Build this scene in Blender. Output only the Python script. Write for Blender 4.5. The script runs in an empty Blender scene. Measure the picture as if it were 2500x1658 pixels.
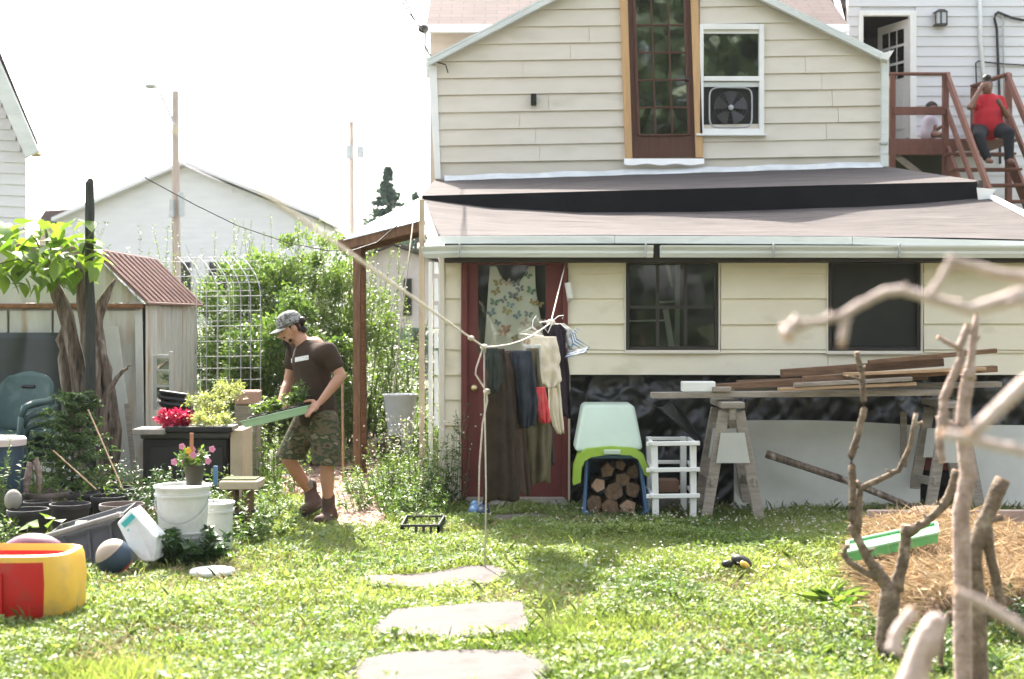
import bpy, bmesh, math, random
import numpy as np
from mathutils import Vector, Matrix, noise

# ---------------------------------------------------------------- camera, sky, sun, exposure
F, HZ, CH = 3472.0, 780.0, 1.6          # focal length and horizon row in photo pixels, camera height in metres
scene = bpy.context.scene
col = scene.collection
cam_d = bpy.data.cameras.new('camera')
cam = bpy.data.objects.new('camera', cam_d); col.objects.link(cam)
cam.location = (0, 0, CH); cam.rotation_euler = (math.radians(90), 0, 0)
cam_d.sensor_width = 36.0; cam_d.lens = 36.0 * F / 2500.0
cam_d.shift_y = -(829.0 - HZ) / 2500.0
cam_d.clip_start = 0.05; cam_d.clip_end = 3000
cam_d.dof.use_dof = True; cam_d.dof.focus_distance = 11.8; cam_d.dof.aperture_fstop = 2.4
scene.camera = cam
scene.render.engine = 'CYCLES'
scene.cycles.use_denoising = True
scene.cycles.max_bounces = 8; scene.cycles.diffuse_bounces = 4; scene.cycles.transparent_max_bounces = 12
scene.cycles.volume_bounces = 1
scene.view_settings.view_transform = 'Standard'; scene.view_settings.look = 'None'
scene.view_settings.gamma = 1.0; scene.view_settings.use_curve_mapping = False
scene.view_settings.exposure = 2.32

SUNV = Vector((-0.27, 0.95, 1.0)).normalized()       # towards the sun: behind the house, a little left
world = bpy.data.worlds.new('World'); scene.world = world; world.use_nodes = True
wn = world.node_tree.nodes; wl = world.node_tree.links
sky = wn.new('ShaderNodeTexSky'); sky.sky_type = 'NISHITA'; sky.sun_disc = False
sky.sun_elevation = math.asin(SUNV.z); sky.sun_rotation = math.atan2(SUNV.x, SUNV.y)
sky.air_density = 1.0; sky.dust_density = 4.0; sky.ozone_density = 0.6
wn['Background'].inputs['Strength'].default_value = 0.15
hs = wn.new('ShaderNodeHueSaturation'); hs.inputs['Saturation'].default_value = 0.38      # hazy, milky summer sky all round
wl.new(sky.outputs['Color'], hs.inputs['Color']); wl.new(hs.outputs['Color'], wn['Background'].inputs['Color'])
sun_d = bpy.data.lights.new('sun', 'SUN'); sun_d.energy = 4.0; sun_d.angle = math.radians(0.5); sun_d.color = (1.0, 0.93, 0.83)
sun = bpy.data.objects.new('sun', sun_d); col.objects.link(sun)
sun.rotation_euler = (-SUNV).to_track_quat('-Z', 'Y').to_euler(); sun.location = (-8, 25, 30)

# ---------------------------------------------------------------- helpers
rnd = random.Random(7); rng = np.random.default_rng(7)
def P(x, y, d): return Vector(((x - 1250.0) / F * d, d, CH + (HZ - y) / F * d))
def G(x, y): return P(x, y, F * CH / (y - HZ))
def Gd(x, d, z=0.0): return Vector(((x - 1250.0) / F * d, d, z))
def ppm(d): return F / d

def wloc(o):
    v = Vector((0, 0, 0))
    while o is not None: v += o.location; o = o.parent
    return v

class MB:
    def __init__(s): s.v = []; s.f = []; s.mi = []; s.m = 0
    def add(s, vs, fs):
        o = len(s.v); s.v += [tuple(v) for v in vs]
        s.f += [tuple(i + o for i in f) for f in fs]; s.mi += [s.m] * len(fs); return s
    def box(s, c, sz, rot=None, ch=0.0):
        c = Vector(c); h = Vector(sz) * 0.5
        R = rot if rot is not None else Matrix.Identity(3)
        if ch <= 0 or ch >= min(h):
            p = [c + R @ Vector((x * h.x, y * h.y, z * h.z)) for x in (-1, 1) for y in (-1, 1) for z in (-1, 1)]
            return s.add(p, [(0, 1, 3, 2), (4, 6, 7, 5), (0, 4, 5, 1), (2, 3, 7, 6), (0, 2, 6, 4), (1, 5, 7, 3)])
        vs = []; idx = {}
        for x in (-1, 1):
            for y in (-1, 1):
                for z in (-1, 1):
                    sg = (x, y, z)
                    for a in range(3):
                        q = [sg[k] * (h[k] - (0 if k == a else ch)) for k in range(3)]
                        idx[(sg, a)] = len(vs); vs.append(c + R @ Vector(q))
        fs = []
        for a in range(3):
            b, d = [k for k in range(3) if k != a]
            for sg in (-1, 1):
                q = []
                for (i, j) in ((-1, -1), (1, -1), (1, 1), (-1, 1)):
                    t = [0, 0, 0]; t[a] = sg; t[b] = i; t[d] = j; q.append(idx[(tuple(t), a)])
                fs.append(tuple(q))
            for i in (-1, 1):
                for j in (-1, 1):
                    t0 = [0, 0, 0]; t1 = [0, 0, 0]
                    t0[a] = -1; t1[a] = 1; t0[b] = t1[b] = i; t0[d] = t1[d] = j
                    t0 = tuple(t0); t1 = tuple(t1)
                    fs.append((idx[(t0, b)], idx[(t1, b)], idx[(t1, d)], idx[(t0, d)]))
        for x in (-1, 1):
            for y in (-1, 1):
                for z in (-1, 1): fs.append(tuple(idx[((x, y, z), a)] for a in range(3)))
        return s.add(vs, fs)
    def pbox(s, x0, y0, x1, y1, d, t, ch=0.0):
        a = P(x0, y1, d); b = P(x1, y0, d)
        return s.box(((a.x + b.x) / 2, d + t / 2, (a.z + b.z) / 2), (abs(b.x - a.x), t, abs(b.z - a.z)), None, ch)
    def bar(s, a, b, w, h, ch=0.0, up=(0, 0, 1), roll=0.0):
        a = Vector(a); b = Vector(b); z = (b - a); L = z.length; z.normalize()
        u = Vector(up)
        if abs(z.dot(u)) > 0.98: u = Vector((0, 1, 0))
        x = u.cross(z).normalized(); y = z.cross(x)
        R = Matrix((x, y, z)).transposed()
        if roll: R = R @ Matrix.Rotation(roll, 3, 'Z')
        return s.box((a + b) / 2, (w, h, L), R, ch)
    def hexa(s, p):   # p: 4 front (bl, br, tr, tl), 4 back in the same order
        return s.add(p, [(0, 1, 2, 3), (5, 4, 7, 6), (4, 0, 3, 7), (1, 5, 6, 2), (3, 2, 6, 7), (4, 5, 1, 0)])
    def tube(s, pts, r, n=8, cap=True):
        pts = [Vector(p) for p in pts]; k = len(pts)
        rs = list(r) if hasattr(r, '__len__') else [r] * k
        vs = []; fs = []; ref = None
        for i in range(k):
            t = (pts[min(i + 1, k - 1)] - pts[max(i - 1, 0)]).normalized()
            if ref is None: ref = Vector((0, 0, 1)) if abs(t.z) < 0.9 else Vector((1, 0, 0))
            x = ref.cross(t)
            if x.length < 1e-4: x = Vector((0, 1, 0)).cross(t)
            x.normalize(); y = t.cross(x); ref = y.cross(t) * -1 if False else ref
            for j in range(n):
                a = 2 * math.pi * j / n
                vs.append(pts[i] + (x * math.cos(a) + y * math.sin(a)) * rs[i])
        for i in range(k - 1):
            for j in range(n):
                fs.append((i * n + j, i * n + (j + 1) % n, (i + 1) * n + (j + 1) % n, (i + 1) * n + j))
        if cap: fs.append(tuple(range(n))[::-1]); fs.append(tuple((k - 1) * n + j for j in range(n)))
        return s.add(vs, fs)
    def lathe(s, prof, c=(0, 0, 0), n=24, R=None, sx=1.0, sy=1.0, close=False):
        c = Vector(c); R = R if R is not None else Matrix.Identity(3); vs = []; fs = []; k = len(prof)
        for (r, z) in prof:
            for j in range(n):
                a = 2 * math.pi * j / n
                vs.append(c + R @ Vector((r * math.cos(a) * sx, r * math.sin(a) * sy, z)))
        for i in range(k - 1):
            for j in range(n):
                fs.append((i * n + j, i * n + (j + 1) % n, (i + 1) * n + (j + 1) % n, (i + 1) * n + j))
        if close: fs.append(tuple(range(n))[::-1]); fs.append(tuple((k - 1) * n + j for j in range(n)))
        return s.add(vs, fs)
    def ball(s, c, r, n=12, m=8, R=None):
        if not hasattr(r, '__len__'): r = (r, r, r)
        c = Vector(c); R = R if R is not None else Matrix.Identity(3); vs = []; fs = []
        for i in range(1, m):
            ph = math.pi * i / m
            for j in range(n):
                a = 2 * math.pi * j / n
                vs.append(c + R @ Vector((r[0] * math.sin(ph) * math.cos(a), r[1] * math.sin(ph) * math.sin(a), r[2] * math.cos(ph))))
        t = len(vs); vs.append(c + R @ Vector((0, 0, r[2]))); vs.append(c - R @ Vector((0, 0, r[2])))
        for i in range(m - 2):
            for j in range(n): fs.append((i * n + j, (i + 1) * n + j, (i + 1) * n + (j + 1) % n, i * n + (j + 1) % n))
        for j in range(n):
            fs.append((t, j, (j + 1) % n)); fs.append((t + 1, (m - 2) * n + (j + 1) % n, (m - 2) * n + j))
        return s.add(vs, fs)
    def prism(s, poly, off):      # poly: 3D points of one face, off: offset vector of the opposite face
        n = len(poly); off = Vector(off); vs = [Vector(p) for p in poly] + [Vector(p) + off for p in poly]
        fs = [tuple(range(n)), tuple(range(2 * n - 1, n - 1, -1))]
        for i in range(n): fs.append((i, n + i, n + (i + 1) % n, (i + 1) % n))
        return s.add(vs, fs)
    def grid(s, fn, nu, nv, wrap=False):
        vs = [fn(i / (nu if wrap else nu - 1), j / (nv - 1)) for j in range(nv) for i in range(nu)]
        fs = []
        for j in range(nv - 1):
            for i in range(nu if wrap else nu - 1):
                i2 = (i + 1) % nu
                fs.append((j * nu + i, j * nu + i2, (j + 1) * nu + i2, (j + 1) * nu + i))
        return s.add(vs, fs)
    def cap(s, a, b, ra, rb, flat=1.0, side=None, n=14):   # tapered capsule, for bodies
        a = Vector(a); b = Vector(b); z = b - a; L = z.length
        z = z.normalized() if L > 1e-6 else Vector((0, 0, 1))
        u = Vector(side) if side is not None else Vector((0.3, 0.2, 0.9))
        x = (u - z * u.dot(z))
        if x.length < 1e-3: x = Vector((1, 0, 0)) - z * z.x
        x.normalize(); y = z.cross(x); prof = []
        for k in range(1, 5): t = math.pi / 2 * k / 5; prof.append((ra * math.sin(t), -ra * math.cos(t)))
        prof += [(ra, 0), (rb, L)]
        for k in range(1, 5): t = math.pi / 2 * k / 5; prof.append((rb * math.cos(t), L + rb * math.sin(t)))
        R = Matrix((x, y, z)).transposed()
        return s.lathe(prof, a, n, R, 1.0, flat, True)
    def build(s, name, mat, parent=None, smooth=None, label=None, cat=None, group=None, kind=None, solid=0.0, world=True, recalc=True):
        me = bpy.data.meshes.new(name)
        base = Vector((0, 0, 0))
        if parent is not None and world: base = wloc(parent)
        arr = np.array(s.v, dtype=np.float64)
        if parent is None and world and kind != 'structure' and len(arr):
            mn = arr.min(0); mx = arr.max(0); base = Vector(((mn[0] + mx[0]) / 2, (mn[1] + mx[1]) / 2, mn[2]))
        arr = arr - np.array(base)
        me.from_pydata(arr.tolist(), [], s.f)
        if recalc:
            bm = bmesh.new(); bm.from_mesh(me); bmesh.ops.recalc_face_normals(bm, faces=bm.faces); bm.to_mesh(me); bm.free()
        mats = mat if isinstance(mat, (list, tuple)) else [mat]
        for m in mats: me.materials.append(m)
        if len(mats) > 1: me.polygons.foreach_set('material_index', s.mi)
        if smooth is not None:
            me.shade_smooth()
            if smooth < 180: me.set_sharp_from_angle(angle=math.radians(smooth))
        o = bpy.data.objects.new(name, me); col.objects.link(o)
        if parent is not None: o.parent = parent
        else: o.location = base
        if solid:
            md = o.modifiers.new('thickness', 'SOLIDIFY'); md.thickness = solid; md.offset = 0
        tag(o, label, cat, group, kind)
        return o

def tag(o, label=None, cat=None, group=None, kind=None):
    if label: o['label'] = label
    if cat: o['category'] = cat
    if group: o['group'] = group
    if kind: o['kind'] = kind
    return o
def thing(name, label, cat, loc, group=None):
    o = bpy.data.objects.new(name, None); col.objects.link(o); o.location = loc; o.empty_display_size = 0.2
    return tag(o, label, cat, group)
def copy_tree(o, parent=None):
    c = o.copy(); col.objects.link(c); c.parent = parent
    for ch in list(o.children): copy_tree(ch, c)
    return c

# ---------------------------------------------------------------- materials
def nodes(name):
    m = bpy.data.materials.new(name); m.use_nodes = True
    return m, m.node_tree.nodes, m.node_tree.links, m.node_tree.nodes['Principled BSDF']
def c4(c): return (c[0], c[1], c[2], 1.0)
def mat(name, c, c2=None, scale=6.0, rough=0.75, bump=0.0, bscale=None, metal=0.0, spec=0.35, stretch=(1, 1, 1), lim=(0.35, 0.68), detail=6, c3=None, s3=2.0, l3=(0.55, 0.7), sheen=0.0):
    m, N, L, B = nodes(name)
    B.inputs['Roughness'].default_value = rough; B.inputs['Metallic'].default_value = metal
    B.inputs['Specular IOR Level'].default_value = spec
    if sheen: B.inputs['Sheen Weight'].default_value = sheen
    tc = N.new('ShaderNodeTexCoord'); mp = N.new('ShaderNodeMapping'); mp.inputs['Scale'].default_value = stretch
    L.new(tc.outputs['Object'], mp.inputs['Vector'])
    if c2 is None: c2 = tuple(x * 0.86 for x in c)
    no = N.new('ShaderNodeTexNoise'); no.inputs['Scale'].default_value = scale; no.inputs['Detail'].default_value = detail
    no.inputs['Roughness'].default_value = 0.62
    L.new(mp.outputs['Vector'], no.inputs['Vector'])
    rp = N.new('ShaderNodeValToRGB'); rp.color_ramp.elements[0].position = lim[0]; rp.color_ramp.elements[1].position = lim[1]
    rp.color_ramp.elements[0].color = c4(c2); rp.color_ramp.elements[1].color = c4(c)
    L.new(no.outputs['Fac'], rp.inputs['Fac'])
    out = rp.outputs['Color']
    if c3 is not None:
        n3 = N.new('ShaderNodeTexNoise'); n3.inputs['Scale'].default_value = s3; n3.inputs['Detail'].default_value = 8
        L.new(mp.outputs['Vector'], n3.inputs['Vector'])
        r3 = N.new('ShaderNodeMapRange'); r3.inputs['From Min'].default_value = l3[0]; r3.inputs['From Max'].default_value = l3[1]
        L.new(n3.outputs['Fac'], r3.inputs['Value'])
        mx = N.new('ShaderNodeMix'); mx.data_type = 'RGBA'; L.new(r3.outputs['Result'], mx.inputs['Factor'])
        L.new(out, mx.inputs['A']); mx.inputs['B'].default_value = c4(c3); out = mx.outputs['Result']
    L.new(out, B.inputs['Base Color'])
    if bump:
        nb = N.new('ShaderNodeTexNoise'); nb.inputs['Scale'].default_value = bscale or scale * 4; nb.inputs['Detail'].default_value = 5
        L.new(mp.outputs['Vector'], nb.inputs['Vector'])
        b = N.new('ShaderNodeBump'); b.inputs['Strength'].default_value = bump; b.inputs['Distance'].default_value = 0.02
        L.new(nb.outputs['Fac'], b.inputs['Height']); L.new(b.outputs['Normal'], B.inputs['Normal'])
    return m
def leafmat(name, c1, c2, trans=0.45, rough=0.45, spec=0.4, tmul=(1.25, 1.3, 0.6)):
    m, N, L, B = nodes(name)
    at = N.new('ShaderNodeAttribute'); at.attribute_name = 'tint'
    mx = N.new('ShaderNodeMix'); mx.data_type = 'RGBA'; L.new(at.outputs['Fac'], mx.inputs['Factor'])
    mx.inputs['A'].default_value = c4(c1); mx.inputs['B'].default_value = c4(c2)
    L.new(mx.outputs['Result'], B.inputs['Base Color'])
    B.inputs['Roughness'].default_value = rough; B.inputs['Specular IOR Level'].default_value = spec
    tr = N.new('ShaderNodeBsdfTranslucent')
    mu = N.new('ShaderNodeMix'); mu.data_type = 'RGBA'; mu.blend_type = 'MULTIPLY'; mu.inputs['Factor'].default_value = 1.0
    L.new(mx.outputs['Result'], mu.inputs['A']); mu.inputs['B'].default_value = c4(tmul)
    L.new(mu.outputs['Result'], tr.inputs['Color'])
    ms = N.new('ShaderNodeMixShader'); ms.inputs['Fac'].default_value = trans
    L.new(B.outputs['BSDF'], ms.inputs[1]); L.new(tr.outputs['BSDF'], ms.inputs[2])
    L.new(ms.outputs['Shader'], N['Material Output'].inputs['Surface'])
    return m
def rampmat(name, cols, scale, rough=0.85, kind='noise', stretch=(1, 1, 1), interp='CONSTANT', bump=0.0):
    m, N, L, B = nodes(name); B.inputs['Roughness'].default_value = rough; B.inputs['Specular IOR Level'].default_value = 0.2
    tc = N.new('ShaderNodeTexCoord'); mp = N.new('ShaderNodeMapping'); mp.inputs['Scale'].default_value = stretch
    L.new(tc.outputs['Object'], mp.inputs['Vector'])
    no = N.new('ShaderNodeTexNoise'); no.inputs['Scale'].default_value = scale; no.inputs['Detail'].default_value = 3
    L.new(mp.outputs['Vector'], no.inputs['Vector'])
    rp = N.new('ShaderNodeValToRGB'); rp.color_ramp.interpolation = interp
    e = rp.color_ramp.elements; k = len(cols)
    while len(e) < k: e.new(0.5)
    for i, c in enumerate(cols): e[i].position = 0.0 if i == 0 else 0.36 + 0.28 * (i - 1) / max(k - 2, 1); e[i].color = c4(c)
    L.new(no.outputs['Fac'], rp.inputs['Fac']); L.new(rp.outputs['Color'], B.inputs['Base Color'])
    return m
def glassmat(name, tint=(0.8, 0.85, 0.83), refl=0.10):
    m, N, L, B = nodes(name); N.remove(B)
    g = N.new('ShaderNodeBsdfGlossy'); g.inputs['Roughness'].default_value = 0.03; g.inputs['Color'].default_value = (0.95, 0.97, 0.96, 1)
    t = N.new('ShaderNodeBsdfTransparent'); t.inputs['Color'].default_value = c4(tint)
    fr = N.new('ShaderNodeFresnel'); fr.inputs['IOR'].default_value = 1.5
    ad = N.new('ShaderNodeMath'); ad.operation = 'ADD'; ad.inputs[1].default_value = refl - 0.04
    L.new(fr.outputs['Fac'], ad.inputs[0])
    ms = N.new('ShaderNodeMixShader'); L.new(ad.outputs['Value'], ms.inputs['Fac'])
    no = N.new('ShaderNodeTexNoise'); no.inputs['Scale'].default_value = 3.0; no.inputs['Detail'].default_value = 2
    tc = N.new('ShaderNodeTexCoord'); L.new(tc.outputs['Object'], no.inputs['Vector'])
    b = N.new('ShaderNodeBump'); b.inputs['Strength'].default_value = 0.05; b.inputs['Distance'].default_value = 0.02
    L.new(no.outputs['Fac'], b.inputs['Height']); L.new(b.outputs['Normal'], g.inputs['Normal'])
    L.new(t.outputs['BSDF'], ms.inputs[1]); L.new(g.outputs['BSDF'], ms.inputs[2])
    L.new(ms.outputs['Shader'], N['Material Output'].inputs['Surface'])
    return m
def shinglemat(name, c, c2, w, h):
    m, N, L, B = nodes(name); B.inputs['Roughness'].default_value = 0.9; B.inputs['Specular IOR Level'].default_value = 0.2
    tc = N.new('ShaderNodeTexCoord'); mp = N.new('ShaderNodeMapping'); L.new(tc.outputs['Object'], mp.inputs['Vector'])
    sp = N.new('ShaderNodeSeparateXYZ'); cb = N.new('ShaderNodeCombineXYZ'); L.new(mp.outputs['Vector'], sp.inputs['Vector'])
    L.new(sp.outputs['X'], cb.inputs['X']); L.new(sp.outputs['Y'], cb.inputs['Y'])
    br = N.new('ShaderNodeTexBrick'); br.inputs['Scale'].default_value = 1.0; br.inputs['Brick Width'].default_value = w; br.inputs['Row Height'].default_value = h
    br.inputs['Mortar Size'].default_value = 0.006; br.inputs['Color1'].default_value = c4(c); br.inputs['Color2'].default_value = c4(c2)
    br.inputs['Mortar'].default_value = c4([x * 0.5 for x in c]); br.inputs['Mortar Smooth'].default_value = 0.4
    L.new(cb.outputs['Vector'], br.inputs['Vector'])
    no = N.new('ShaderNodeTexNoise'); no.inputs['Scale'].default_value = 2.5; no.inputs['Detail'].default_value = 8
    L.new(tc.outputs['Object'], no.inputs['Vector'])
    mr = N.new('ShaderNodeMapRange'); mr.inputs['To Min'].default_value = 0.7; mr.inputs['To Max'].default_value = 1.25
    L.new(no.outputs['Fac'], mr.inputs['Value'])
    mx = N.new('ShaderNodeMix'); mx.data_type = 'RGBA'; mx.blend_type = 'MULTIPLY'; mx.inputs['Factor'].default_value = 1
    L.new(br.outputs['Color'], mx.inputs['A']); L.new(mr.outputs['Result'], mx.inputs['B']); L.new(mx.outputs['Result'], B.inputs['Base Color'])
    b = N.new('ShaderNodeBump'); b.inputs['Strength'].default_value = 0.6; b.inputs['Distance'].default_value = 0.01
    L.new(br.outputs['Fac'], b.inputs['Height']); b.invert = True; L.new(b.outputs['Normal'], B.inputs['Normal'])
    return m

M = {}
M['cream'] = mat('cream_siding', (0.66, 0.612, 0.53), (0.59, 0.54, 0.455), scale=2.6, rough=0.6, bump=0.08, bscale=60, stretch=(0.5, 1, 1.5), c3=(0.45, 0.41, 0.33), s3=2.6, l3=(0.56, 0.82))
M['cream2'] = mat('grass_bounce_siding', (0.71, 0.66, 0.535), (0.65, 0.595, 0.465), scale=2.0, rough=0.6, bump=0.08, bscale=60, stretch=(0.6, 1, 1.2), c3=(0.44, 0.39, 0.27), s3=3.0, l3=(0.56, 0.80))  # cream siding with the yellow-green bounce off the grass put into its colour
M['white'] = mat('white_paint', (0.78, 0.78, 0.76), (0.70, 0.70, 0.67), scale=4, rough=0.55)
M['whitesiding'] = mat('white_siding', (0.64, 0.64, 0.65), (0.58, 0.58, 0.59), scale=1.6, rough=0.5, stretch=(0.4, 1, 2))
M['flash'] = mat('white_flashing', (0.72, 0.75, 0.76), (0.55, 0.58, 0.58), scale=5, rough=0.45, bump=0.4, bscale=9)
M['gutter'] = mat('gutter_metal', (0.63, 0.655, 0.63), (0.53, 0.555, 0.53), scale=3, rough=0.45, stretch=(0.4, 1, 3), c3=(0.34, 0.36, 0.31), s3=6, l3=(0.60, 0.85))
M['rooftop'] = mat('roll_roofing', (0.102, 0.090, 0.086), (0.066, 0.057, 0.055), scale=4.5, rough=0.95, bump=0.35, bscale=90, spec=0.15, stretch=(0.4, 2.0, 1), c3=(0.050, 0.043, 0.041), s3=6, l3=(0.54, 0.72))
M['felt'] = mat('black_felt', (0.010, 0.011, 0.012), (0.007, 0.008, 0.009), scale=4, rough=0.85, spec=0.1, bump=0.3, bscale=18)
M['shingle'] = shinglemat('red_brown_shingles', (0.085, 0.058, 0.055), (0.070, 0.048, 0.046), 0.30, 0.13)
M['pine'] = mat('raw_pine', (0.56, 0.36, 0.18), (0.46, 0.28, 0.13), scale=5, rough=0.7, stretch=(6, 6, 0.5))
M['brown'] = mat('brown_door_wood', (0.105, 0.042, 0.026), (0.070, 0.028, 0.018), scale=6, rough=0.5, stretch=(8, 8, 0.6))
M['red'] = mat('oxblood_door', (0.130, 0.030, 0.026), (0.105, 0.022, 0.020), scale=5, rough=0.55, bump=0.1, bscale=30, c3=(0.22, 0.12, 0.10), s3=16, l3=(0.70, 0.76))
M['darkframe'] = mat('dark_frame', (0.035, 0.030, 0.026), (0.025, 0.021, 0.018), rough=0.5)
M['glass'] = glassmat('window_glass', (0.80, 0.82, 0.80), 0.042); M['glassclear'] = glassmat('clear_door_glass', (0.96, 0.97, 0.96), 0.045); M['glass2'] = glassmat('mirror_glass', (0.35, 0.4, 0.38), 0.22)
M['screen'] = mat('insect_screen', (0.014, 0.016, 0.013), (0.010, 0.012, 0.010), rough=0.6)
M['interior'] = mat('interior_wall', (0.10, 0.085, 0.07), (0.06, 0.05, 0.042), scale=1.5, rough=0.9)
M['metal'] = mat('grey_metal', (0.42, 0.43, 0.43), (0.33, 0.34, 0.34), rough=0.4, metal=0.6)
M['brass'] = mat('brass', (0.65, 0.55, 0.30), rough=0.3, metal=0.8)
M['black'] = mat('black_plastic', (0.018, 0.018, 0.019), (0.012, 0.012, 0.013), rough=0.5, scale=8)
M['film'] = mat('black_film', (0.016, 0.018, 0.018), (0.010, 0.011, 0.011), scale=3, rough=0.30, spec=0.5, bump=0.3, bscale=12)
M['deck'] = mat('red_brown_deck', (0.19, 0.085, 0.060), (0.145, 0.062, 0.045), scale=5, rough=0.75, stretch=(3, 3, 1))
M['oldwood'] = mat('grey_old_wood', (0.34, 0.30, 0.25), (0.22, 0.19, 0.155), scale=7, rough=0.9, stretch=(1, 6, 6), bump=0.3)
M['brownwood'] = mat('brown_lumber', (0.22, 0.13, 0.075), (0.12, 0.07, 0.042), scale=6, rough=0.9, stretch=(1, 7, 7), bump=0.3)
M['lightwood'] = mat('light_lumber', (0.46, 0.32, 0.20), (0.34, 0.22, 0.13), scale=6, rough=0.9, stretch=(1, 7, 7), bump=0.2)
M['postwood'] = mat('post_wood', (0.28, 0.165, 0.10), (0.16, 0.09, 0.055), scale=6, rough=0.9, stretch=(7, 7, 0.8), bump=0.3)
M['bark'] = mat('bark', (0.22, 0.17, 0.13), (0.055, 0.040, 0.030), scale=9, rough=0.95, stretch=(3, 3, 0.5), bump=1.0, bscale=14, c3=(0.34, 0.29, 0.24), s3=5)
M['barkpale'] = mat('pale_bark', (0.44, 0.335, 0.285), (0.25, 0.175, 0.14), scale=14, rough=0.85, bump=0.9, bscale=40, c3=(0.16, 0.11, 0.085), s3=9, l3=(0.58, 0.70))
M['barkgrey'] = mat('grey_green_bark', (0.20, 0.145, 0.100), (0.095, 0.068, 0.046), scale=16, rough=0.9, bump=0.9, bscale=45, c3=(0.31, 0.25, 0.185), s3=11)
M['cutwood'] = mat('cut_wood', (0.50, 0.33, 0.22), (0.38, 0.23, 0.15), scale=30, rough=0.8)
M['stone'] = mat('paving_stone', (0.100, 0.086, 0.081), (0.075, 0.064, 0.060), scale=5, rough=0.9, bump=0.3, bscale=40, c3=(0.060, 0.052, 0.045), s3=5, l3=(0.54, 0.72))
M['concrete'] = mat('concrete', (0.30, 0.28, 0.25), (0.21, 0.195, 0.17), scale=7, rough=0.95, bump=0.4)
M['soil'] = mat('ground_soil', (0.115, 0.095, 0.055), (0.055, 0.075, 0.028), scale=1.7, rough=0.95, bump=0.6, bscale=30, c3=(0.07, 0.09, 0.03), s3=0.8)
M['chips'] = mat('wood_chip_path', (0.36, 0.25, 0.20), (0.24, 0.16, 0.125), scale=26, rough=0.95, bump=0.8, bscale=60)
M['rope'] = mat('white_rope', (0.62, 0.56, 0.48), (0.48, 0.42, 0.35), scale=60, rough=0.9, bump=0.4, bscale=120)
M['cable'] = mat('black_cable', (0.03, 0.03, 0.03), rough=0.6)
M['lime'] = mat('lime_plastic', (0.26, 0.40, 0.035), (0.22, 0.34, 0.03), scale=3, rough=0.4)
M['palegreen'] = mat('pale_green_plastic', (0.50, 0.60, 0.50), (0.44, 0.54, 0.44), scale=3, rough=0.45)
M['blue'] = mat('blue_plastic', (0.10, 0.20, 0.36), (0.075, 0.16, 0.30), scale=4, rough=0.4)
M['navy'] = mat('navy_plastic', (0.03, 0.055, 0.085), (0.022, 0.04, 0.065), rough=0.45)
M['darkgreen'] = mat('dark_green_resin', (0.040, 0.085, 0.078), (0.030, 0.064, 0.060), scale=4, rough=0.5, c3=(0.10, 0.13, 0.115), s3=6, l3=(0.56, 0.80))
M['yellow'] = mat('yellow_plastic', (0.78, 0.47, 0.075), (0.70, 0.40, 0.06), scale=3, rough=0.42, c3=(0.50, 0.33, 0.11), s3=7, l3=(0.56, 0.78))
M['redplastic'] = mat('red_plastic', (0.55, 0.018, 0.014), (0.44, 0.016, 0.013), scale=3, rough=0.42, c3=(0.34, 0.05, 0.035), s3=7, l3=(0.56, 0.78))
M['purple'] = mat('purple_plastic', (0.10, 0.018, 0.045), rough=0.35)
M['traygreen'] = mat('green_tray', (0.30, 0.46, 0.29), (0.26, 0.40, 0.25), scale=5, rough=0.45)
M['greytote'] = mat('grey_tote', (0.055, 0.056, 0.058), (0.042, 0.043, 0.045), scale=4, rough=0.45, c3=(0.12, 0.11, 0.10), s3=7, l3=(0.62, 0.8))
M['terracotta'] = mat('terracotta', (0.40, 0.20, 0.12), (0.32, 0.15, 0.09), scale=8, rough=0.85)
M['tan'] = mat('tan_board', (0.50, 0.41, 0.30), (0.42, 0.34, 0.24), scale=6, rough=0.8)
M['shedwall'] = mat('shed_steel', (0.58, 0.58, 0.54), (0.48, 0.48, 0.43), scale=3, rough=0.55, stretch=(3, 3, 0.5), c3=(0.36, 0.22, 0.11), s3=2.2, l3=(0.54, 0.74))
M['rust'] = mat('rusty_steel', (0.32, 0.17, 0.09), (0.18, 0.085, 0.045), scale=6, rough=0.8, c3=(0.45, 0.42, 0.36), s3=4, l3=(0.6, 0.75))
M['shedroof'] = mat('red_brown_steel', (0.27, 0.165, 0.135), (0.20, 0.115, 0.092), scale=5, rough=0.55, c3=(0.18, 0.08, 0.05), s3=6, l3=(0.58, 0.75))
M['wire'] = mat('galvanised_wire', (0.50, 0.51, 0.50), rough=0.8, metal=0.0)
M['panel'] = mat('off_white_panel', (0.50, 0.50, 0.45), (0.42, 0.42, 0.375), scale=2.2, rough=0.6, bump=0.1, c3=(0.36, 0.36, 0.31), s3=3, l3=(0.62, 0.8))
M['polewood'] = mat('pole_wood', (0.44, 0.36, 0.31), (0.34, 0.27, 0.23), scale=5, rough=0.9, stretch=(6, 6, 0.4))  # wood colour lightened in place of distance haze
M['postdark'] = mat('dark_post', (0.055, 0.060, 0.050), (0.035, 0.038, 0.032), scale=9, rough=0.9, stretch=(4, 4, 0.6), bump=0.6)
M['skin'] = mat('skin', (0.42, 0.225, 0.145), (0.37, 0.19, 0.12), scale=9, rough=0.5, spec=0.4)
M['skin2'] = mat('brown_skin', (0.20, 0.105, 0.068), (0.17, 0.085, 0.055), scale=9, rough=0.5, spec=0.4)
M['hair'] = mat('dark_hair', (0.022, 0.013, 0.009), (0.012, 0.008, 0.006), scale=40, rough=0.5, stretch=(1, 1, 3), bump=0.7, bscale=60)
M['tee'] = mat('brown_cotton', (0.050, 0.033, 0.024), (0.036, 0.024, 0.017), scale=7, rough=0.95, bump=0.9, bscale=9, spec=0.15)
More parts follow.
